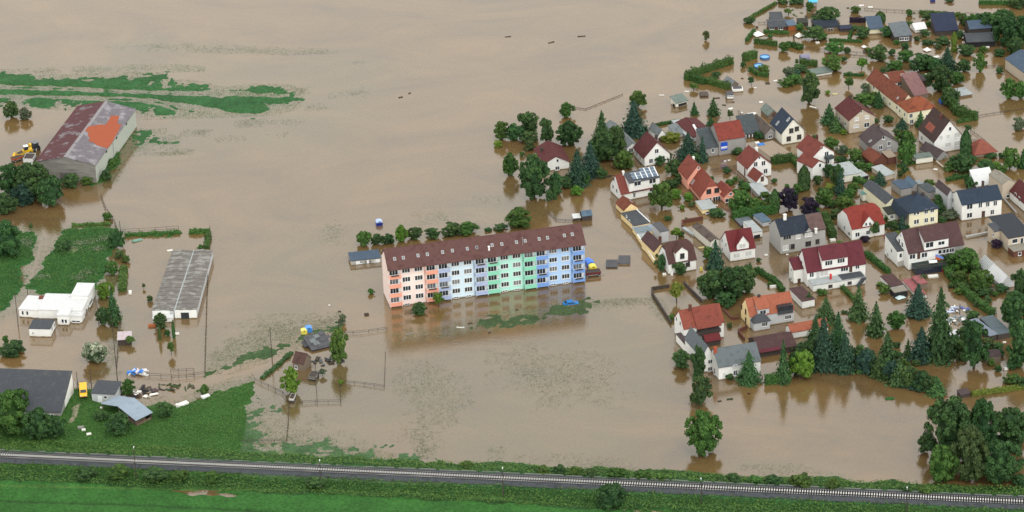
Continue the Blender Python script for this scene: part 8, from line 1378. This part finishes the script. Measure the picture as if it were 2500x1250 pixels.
for a in [((895, 769), 'dark floating box left of the pink gable', DK, 1.2, .9, .2, .35), ((829, 761), 'little dark floating lump left of the apartment block', DK, .8, .6, 0), ((804, 746), 'tiny pale speck drifting left of the block', WH, .5, .4, 0), ((1195, 813), 'small dark board in the meadow water', DK, .7, .4, .5), ((1000, 816), 'pale crossed timbers in the submerged meadow', GY, 2.4, .3, .5), ((985, 828), 'second pale timber in the submerged meadow', GY, 1.6, .25, 1.0), ((1124, 800), 'pale plank in front of the mint section', WH, 2.2, .3, -.1), ((1148, 790), 'short dark plank in front of the mint section', DK, 1.2, .4, .3), ((1262, 757), 'dark speck beside the blue car', DK, .8, .3, 0), ((978, 238), 'dark drifting branch in the great lake, lower left', DK, 1.4, .5, .4), ((1000, 228), 'dark drifting branch in the great lake, right of the other', DK, 1.0, .3, .8), ((1240, 90), 'thin dark drift in the great lake, far left', DK, 2.0, .3, .2), ((1346, 104), 'thin dark drift in the great lake, middle', DK, 2.2, .4, .5), ((1420, 89), 'thin dark drift in the great lake, right', DK, 2.6, .4, .1), ((1615, 233), 'pale drifting board near the mossy open shed', WH, 1.6, .5, -.3), ((1677, 224), 'white drifting board left of the bower', WH, 1.4, .6, -.1), ((1784, 266), 'white drifting table top behind the red barn', WH, 1.5, 1.0, .2), ((1858, 250), 'white round debris above the old barn', WH, 1.2, 1.0, 0), ((1836, 278), 'white washed-up sheet above the old barn', WH, 2.6, 1.2, .2), ((1810, 276), 'small white sheet behind the blue-grey open shed', WH, .9, .7, .5), ((1768, 257), 'dark angled branch behind the red barn', DK, 1.2, .4, -.4), ((1750, 240), 'dark drifting twigs above the taller spruce', DK, 1.8, .5, .1), ((1791, 250), 'dark small post drift above the red barn', DK, .5, .4, 0), ((1844, 215), 'tiny white board near the drowned bower', WH, .9, .4, 0), ((1874, 204), 'dark round tyre-like debris by the allotments', DK, 1.4, 1.2, 0), ((1893, 198), 'white lid with dark edge by the allotments', WH, 1.2, .8, .2), ((1812, 192), 'dark twig left of the thin-stemmed tree', DK, .8, .4, -.3), ((2038, 230), 'cream tank lid drifting above the beige-grey house', (206, 196, 150), 1.8, .8, .2), ((1985, 262), 'pale curved slab under the tall grey-blue tree', WH, 2.4, .6, -.6), ((1770, 394), 'pale board in the brown water below the workshop', WH, .8, .5, .2), ((1780, 392), 'second pale board in the brown water below the workshop', WH, .8, .5, .2), ((1748, 502), 'pale door floating below the pink house', WH, 1.0, .5, -.3), ((2284, 414), 'white board on the flooded yard behind the villa', WH, 1.2, .8, -.4), ((2100, 52), 'dark spot drift in the upper allotments', DK, .8, .5, 0), ((2103, 14), 'white plastic sheet at the top of the allotments, left', WH, 1.6, .9, 0), ((2125, 18), 'white plastic sheet at the top of the allotments, right', WH, 1.6, .8, 0), ((2070, 20), 'dark lump in the upper allotment water', DK, .8, .6, 0), ((2277, 4), 'blue box at the top edge above the right allotments', (40, 48, 110), 1.6, .9, 0, .6), ((2215, 60), 'white boat-like tub behind the light grey pitched cabin', WH, 1.8, .8, .1, .3), ((2305, 95), 'pale garden table under the navy-roofed cabin', (190, 200, 196), 1.6, 1.0, .1, .3), ((2411, 116), 'white tub in front of the charcoal cabin', WH, 1.2, .6, .1, .3), ((2352, 105), 'small white tub left of the charcoal cabin', WH, .8, .6, 0, .3), ((2284, 140), 'white heap of boards in the tree belt', WH, 2.4, 1.2, .3), ((1996, 105), 'white overturned chair below the large round allotment tree', WH, 1.2, .8, .3, .3), ((1848, 68), 'dark ball-shaped drift by the cabin lawn', DK, .8, .7, 0, .4), ((1938, 94), 'thin dark post with red base on the allotment lawn', DK, .5, .4, 0, 1.2), ((1910, 586), 'white round table beside the ash grey house', WH, 1.2, 1.0, .2, .3), ((2033, 588), 'white table by the ash grey house hedge', WH, 1.6, 1.0, .2, .5), ((1870, 624), 'small white box by the ash grey house corner', WH, .9, .5, 0, .3), ((1922, 622), 'white slab at the ash grey house front', WH, .7, .5, 0), ((1640, 672), 'pale bin at the corner house front', WH, .7, .6, 0, .9), ((1622, 671), 'pale tub at the corner house front', WH, 1.0, .6, 0, .4), ((1712, 660), 'yellow bin right of the corner house', (206, 190, 90), .8, .6, 0, .8), ((1737, 658), 'white board by the blue spruce', WH, .4, .4, 0, .8), ((1713, 605), 'pale debris pile behind the corner house', (200, 186, 130), 1.8, .8, .3), ((1735, 510), 'dark bench in the garden below the pink house', DK, 1.6, .6, .2, .4), ((2018, 556), 'teal upturned boat behind the scarlet roof', (120, 190, 170), 2.0, 1.3, .3, .5), ((2095, 577), 'dark garden seat before the scarlet-roofed house', DK, 1.2, .8, .2, .5), ((2162, 582), 'red bin at the corner of the scarlet-roofed house', (130, 40, 44), .9, .8, 0, .9), ((2304, 662), 'red umbrella-like cloth at the tarpaulin terrace', (176, 40, 62), 1.4, 1.2, .4, 1.2), ((2278, 676), 'white and blue dinghy below the dark terrace', WH, 2.8, 1.2, .1, .4), ((2262, 182), 'white boards by the big spruce belt', WH, 1.2, .6, .2), ((1893, 702), 'white wall slab beside the maroon shed top', WH, 3.2, .5, .2, .7), ((1828, 962), 'dark red lump drifting before the grey-roofed house', (70, 36, 36), .7, .6, 0), ((2452, 836), 'white tub beside the huge right tree', WH, .9, .6, 0), ((2455, 902), 'white boat bow at the right edge thicket', WH, 1.2, .8, .3, .5), ((2172, 974), 'green drifting weed island below the shaggy hedge', (40, 90, 40), 2.2, 1.2, .1), ((1757, 980), 'dark drift near the tree in open water', DK, 1.0, .4, .3), ((1782, 975), 'dark clump of weed in the open water', (50, 66, 44), 1.6, .6, .1), ((318, 716), 'white fridge-like box left of the greenhouse', WH, .8, 1.6, .1, .5), ((335, 588), 'greenish wreck of a boat behind the greenhouse', (120, 160, 146), 3.0, 1.0, .5, .3), ((415, 612), 'white sheets on the far end of the greenhouse water', WH, 1.6, .8, .3), ((432, 816), 'white tub under the slim cypress', WH, 1.2, .8, .1, .3), ((372, 797), 'orange plank pile beside the greenhouse front', (168, 96, 60), 2.2, 1.0, 0, .5), ((77, 914), 'dark ball on the long dark shed roof edge', DK, .5, .5, 0), ((205, 1058), 'white plastic tub on the farm bank, upper', WH, 1.0, .8, .2, .3), ((218, 1068), 'white plastic tub on the farm bank, right', WH, 1.2, .8, .2, .3), ((198, 1052), 'grey bath lying on the farm bank', GY, 1.6, .9, .2, .4), ((502, 972), 'white upturned boat at the tip of the grassy bank', (232, 232, 232), 2.2, 1.2, .6, .5), ((445, 992), 'white and dark motorboat pulled up on the bank', WH, 3.4, 1.5, .6, .6), ((435, 1000), 'white drum at the edge of the bank', WH, .9, .9, .1, .9), ((248, 1005), 'white sack on the bank left of the shelter', WH, .6, .5, 0, .2), ((2205, 392), 'pale bench by the tin shed', WH, 1.4, .5, .3, .3), ((2330, 238), 'blue tarpaulin heap right of the farmhouse wing', (50, 96, 190), 2.2, 1.6, .3, .8) if False else ((2303, 250), 'blue tarpaulin heap right of the farmhouse wing', (50, 96, 190), 2.4, 1.8, .3, .8), ((1858, 366), 'blue tarpaulin on the sandy terrace', (60, 130, 210), 2.0, 1.4, .3, 1.9), ((1848, 362), 'white cover beside the blue tarpaulin on the terrace', WH, 1.4, 1.2, .3, 1.9)]:
    board(*a)
def heap(px, label, cols, n, R, hmax, name='debris_heap', cat='heap'):
    P = G(px); z = max(0, zland(P.x, P.y)); r = thing(name, label, cat, (P.x, P.y, z)); ms = [mat('painted_%d_%d_%d' % c, lin(c), .7, .12) for c in cols]
    for k in range(n):
        a, q = random.uniform(0, 6.28), R*random.random()**.6; x, y = q*math.cos(a)*1.5, q*math.sin(a)*.8; s = random.uniform(.4, 1.3); t = random.uniform(.1, .5); an = random.uniform(0, 3.1); c, s_ = math.cos(an), math.sin(an); zz = hmax*(1-q/R)*random.random()
        pt = [(-s, -t), (s, -t*.8), (s*.9, t), (-s*.8, t*.9)]; MB().prism([(x+u*c-v*s_, y+u*s_+v*c, zz+u*random.uniform(-.15, .25)) for u, v in pt], (0, 0, random.uniform(.06, .3))).build('scrap_piece', ms[k % len(ms)], r)
heap(Z3(1330, 680), 'heap of dark scrap and white-striped boards right of the charcoal-roofed shed', [DK, (46, 44, 46), (90, 70, 74), WH], 34, 3.6, 1.0); heap(Z3(1300, 500), 'heap of blue and white tarpaulin sacks in the water', [(60, 130, 210), WH, (214, 206, 214), WH], 22, 2.4, 1.2); heap(Z4(1240, 510), 'wreckage of dark roof sheets under the poplar', [(62, 66, 66), (80, 84, 84), DK], 22, 3.0, .5); heap(B4(1370, 470), 'white broken glasshouse frames beside the tallest spruce', [WH, (196, 204, 208), (120, 130, 130)], 30, 3.4, 1.0); heap(B4(1335, 375), 'blue and white collapsed roof behind the tallest spruce', [(196, 206, 226), WH, (90, 100, 150)], 14, 2.6, 1.2)
heap(Z1(300, 850), 'white boards stacked by the barn clump', [WH, GY], 6, 1.6, .5); heap(A1(870, 190), 'dark garden beds and planks left of the broad allotment tree', [DK, (96, 110, 80)], 8, 3.0, .3); heap(Z3(1620, 630), 'floating mat of weeds and branches right of the scrap heap', [(54, 72, 40), (70, 70, 50)], 16, 3.2, .3); heap(A1(1690, 655), 'planks at the gate of the allotment lane', [DK, GY], 6, 1.4, .3); heap(B2(1480, 870), 'garden furniture heap under the garden trees', [(150, 156, 150), DK, (110, 120, 96)], 14, 2.4, .8)
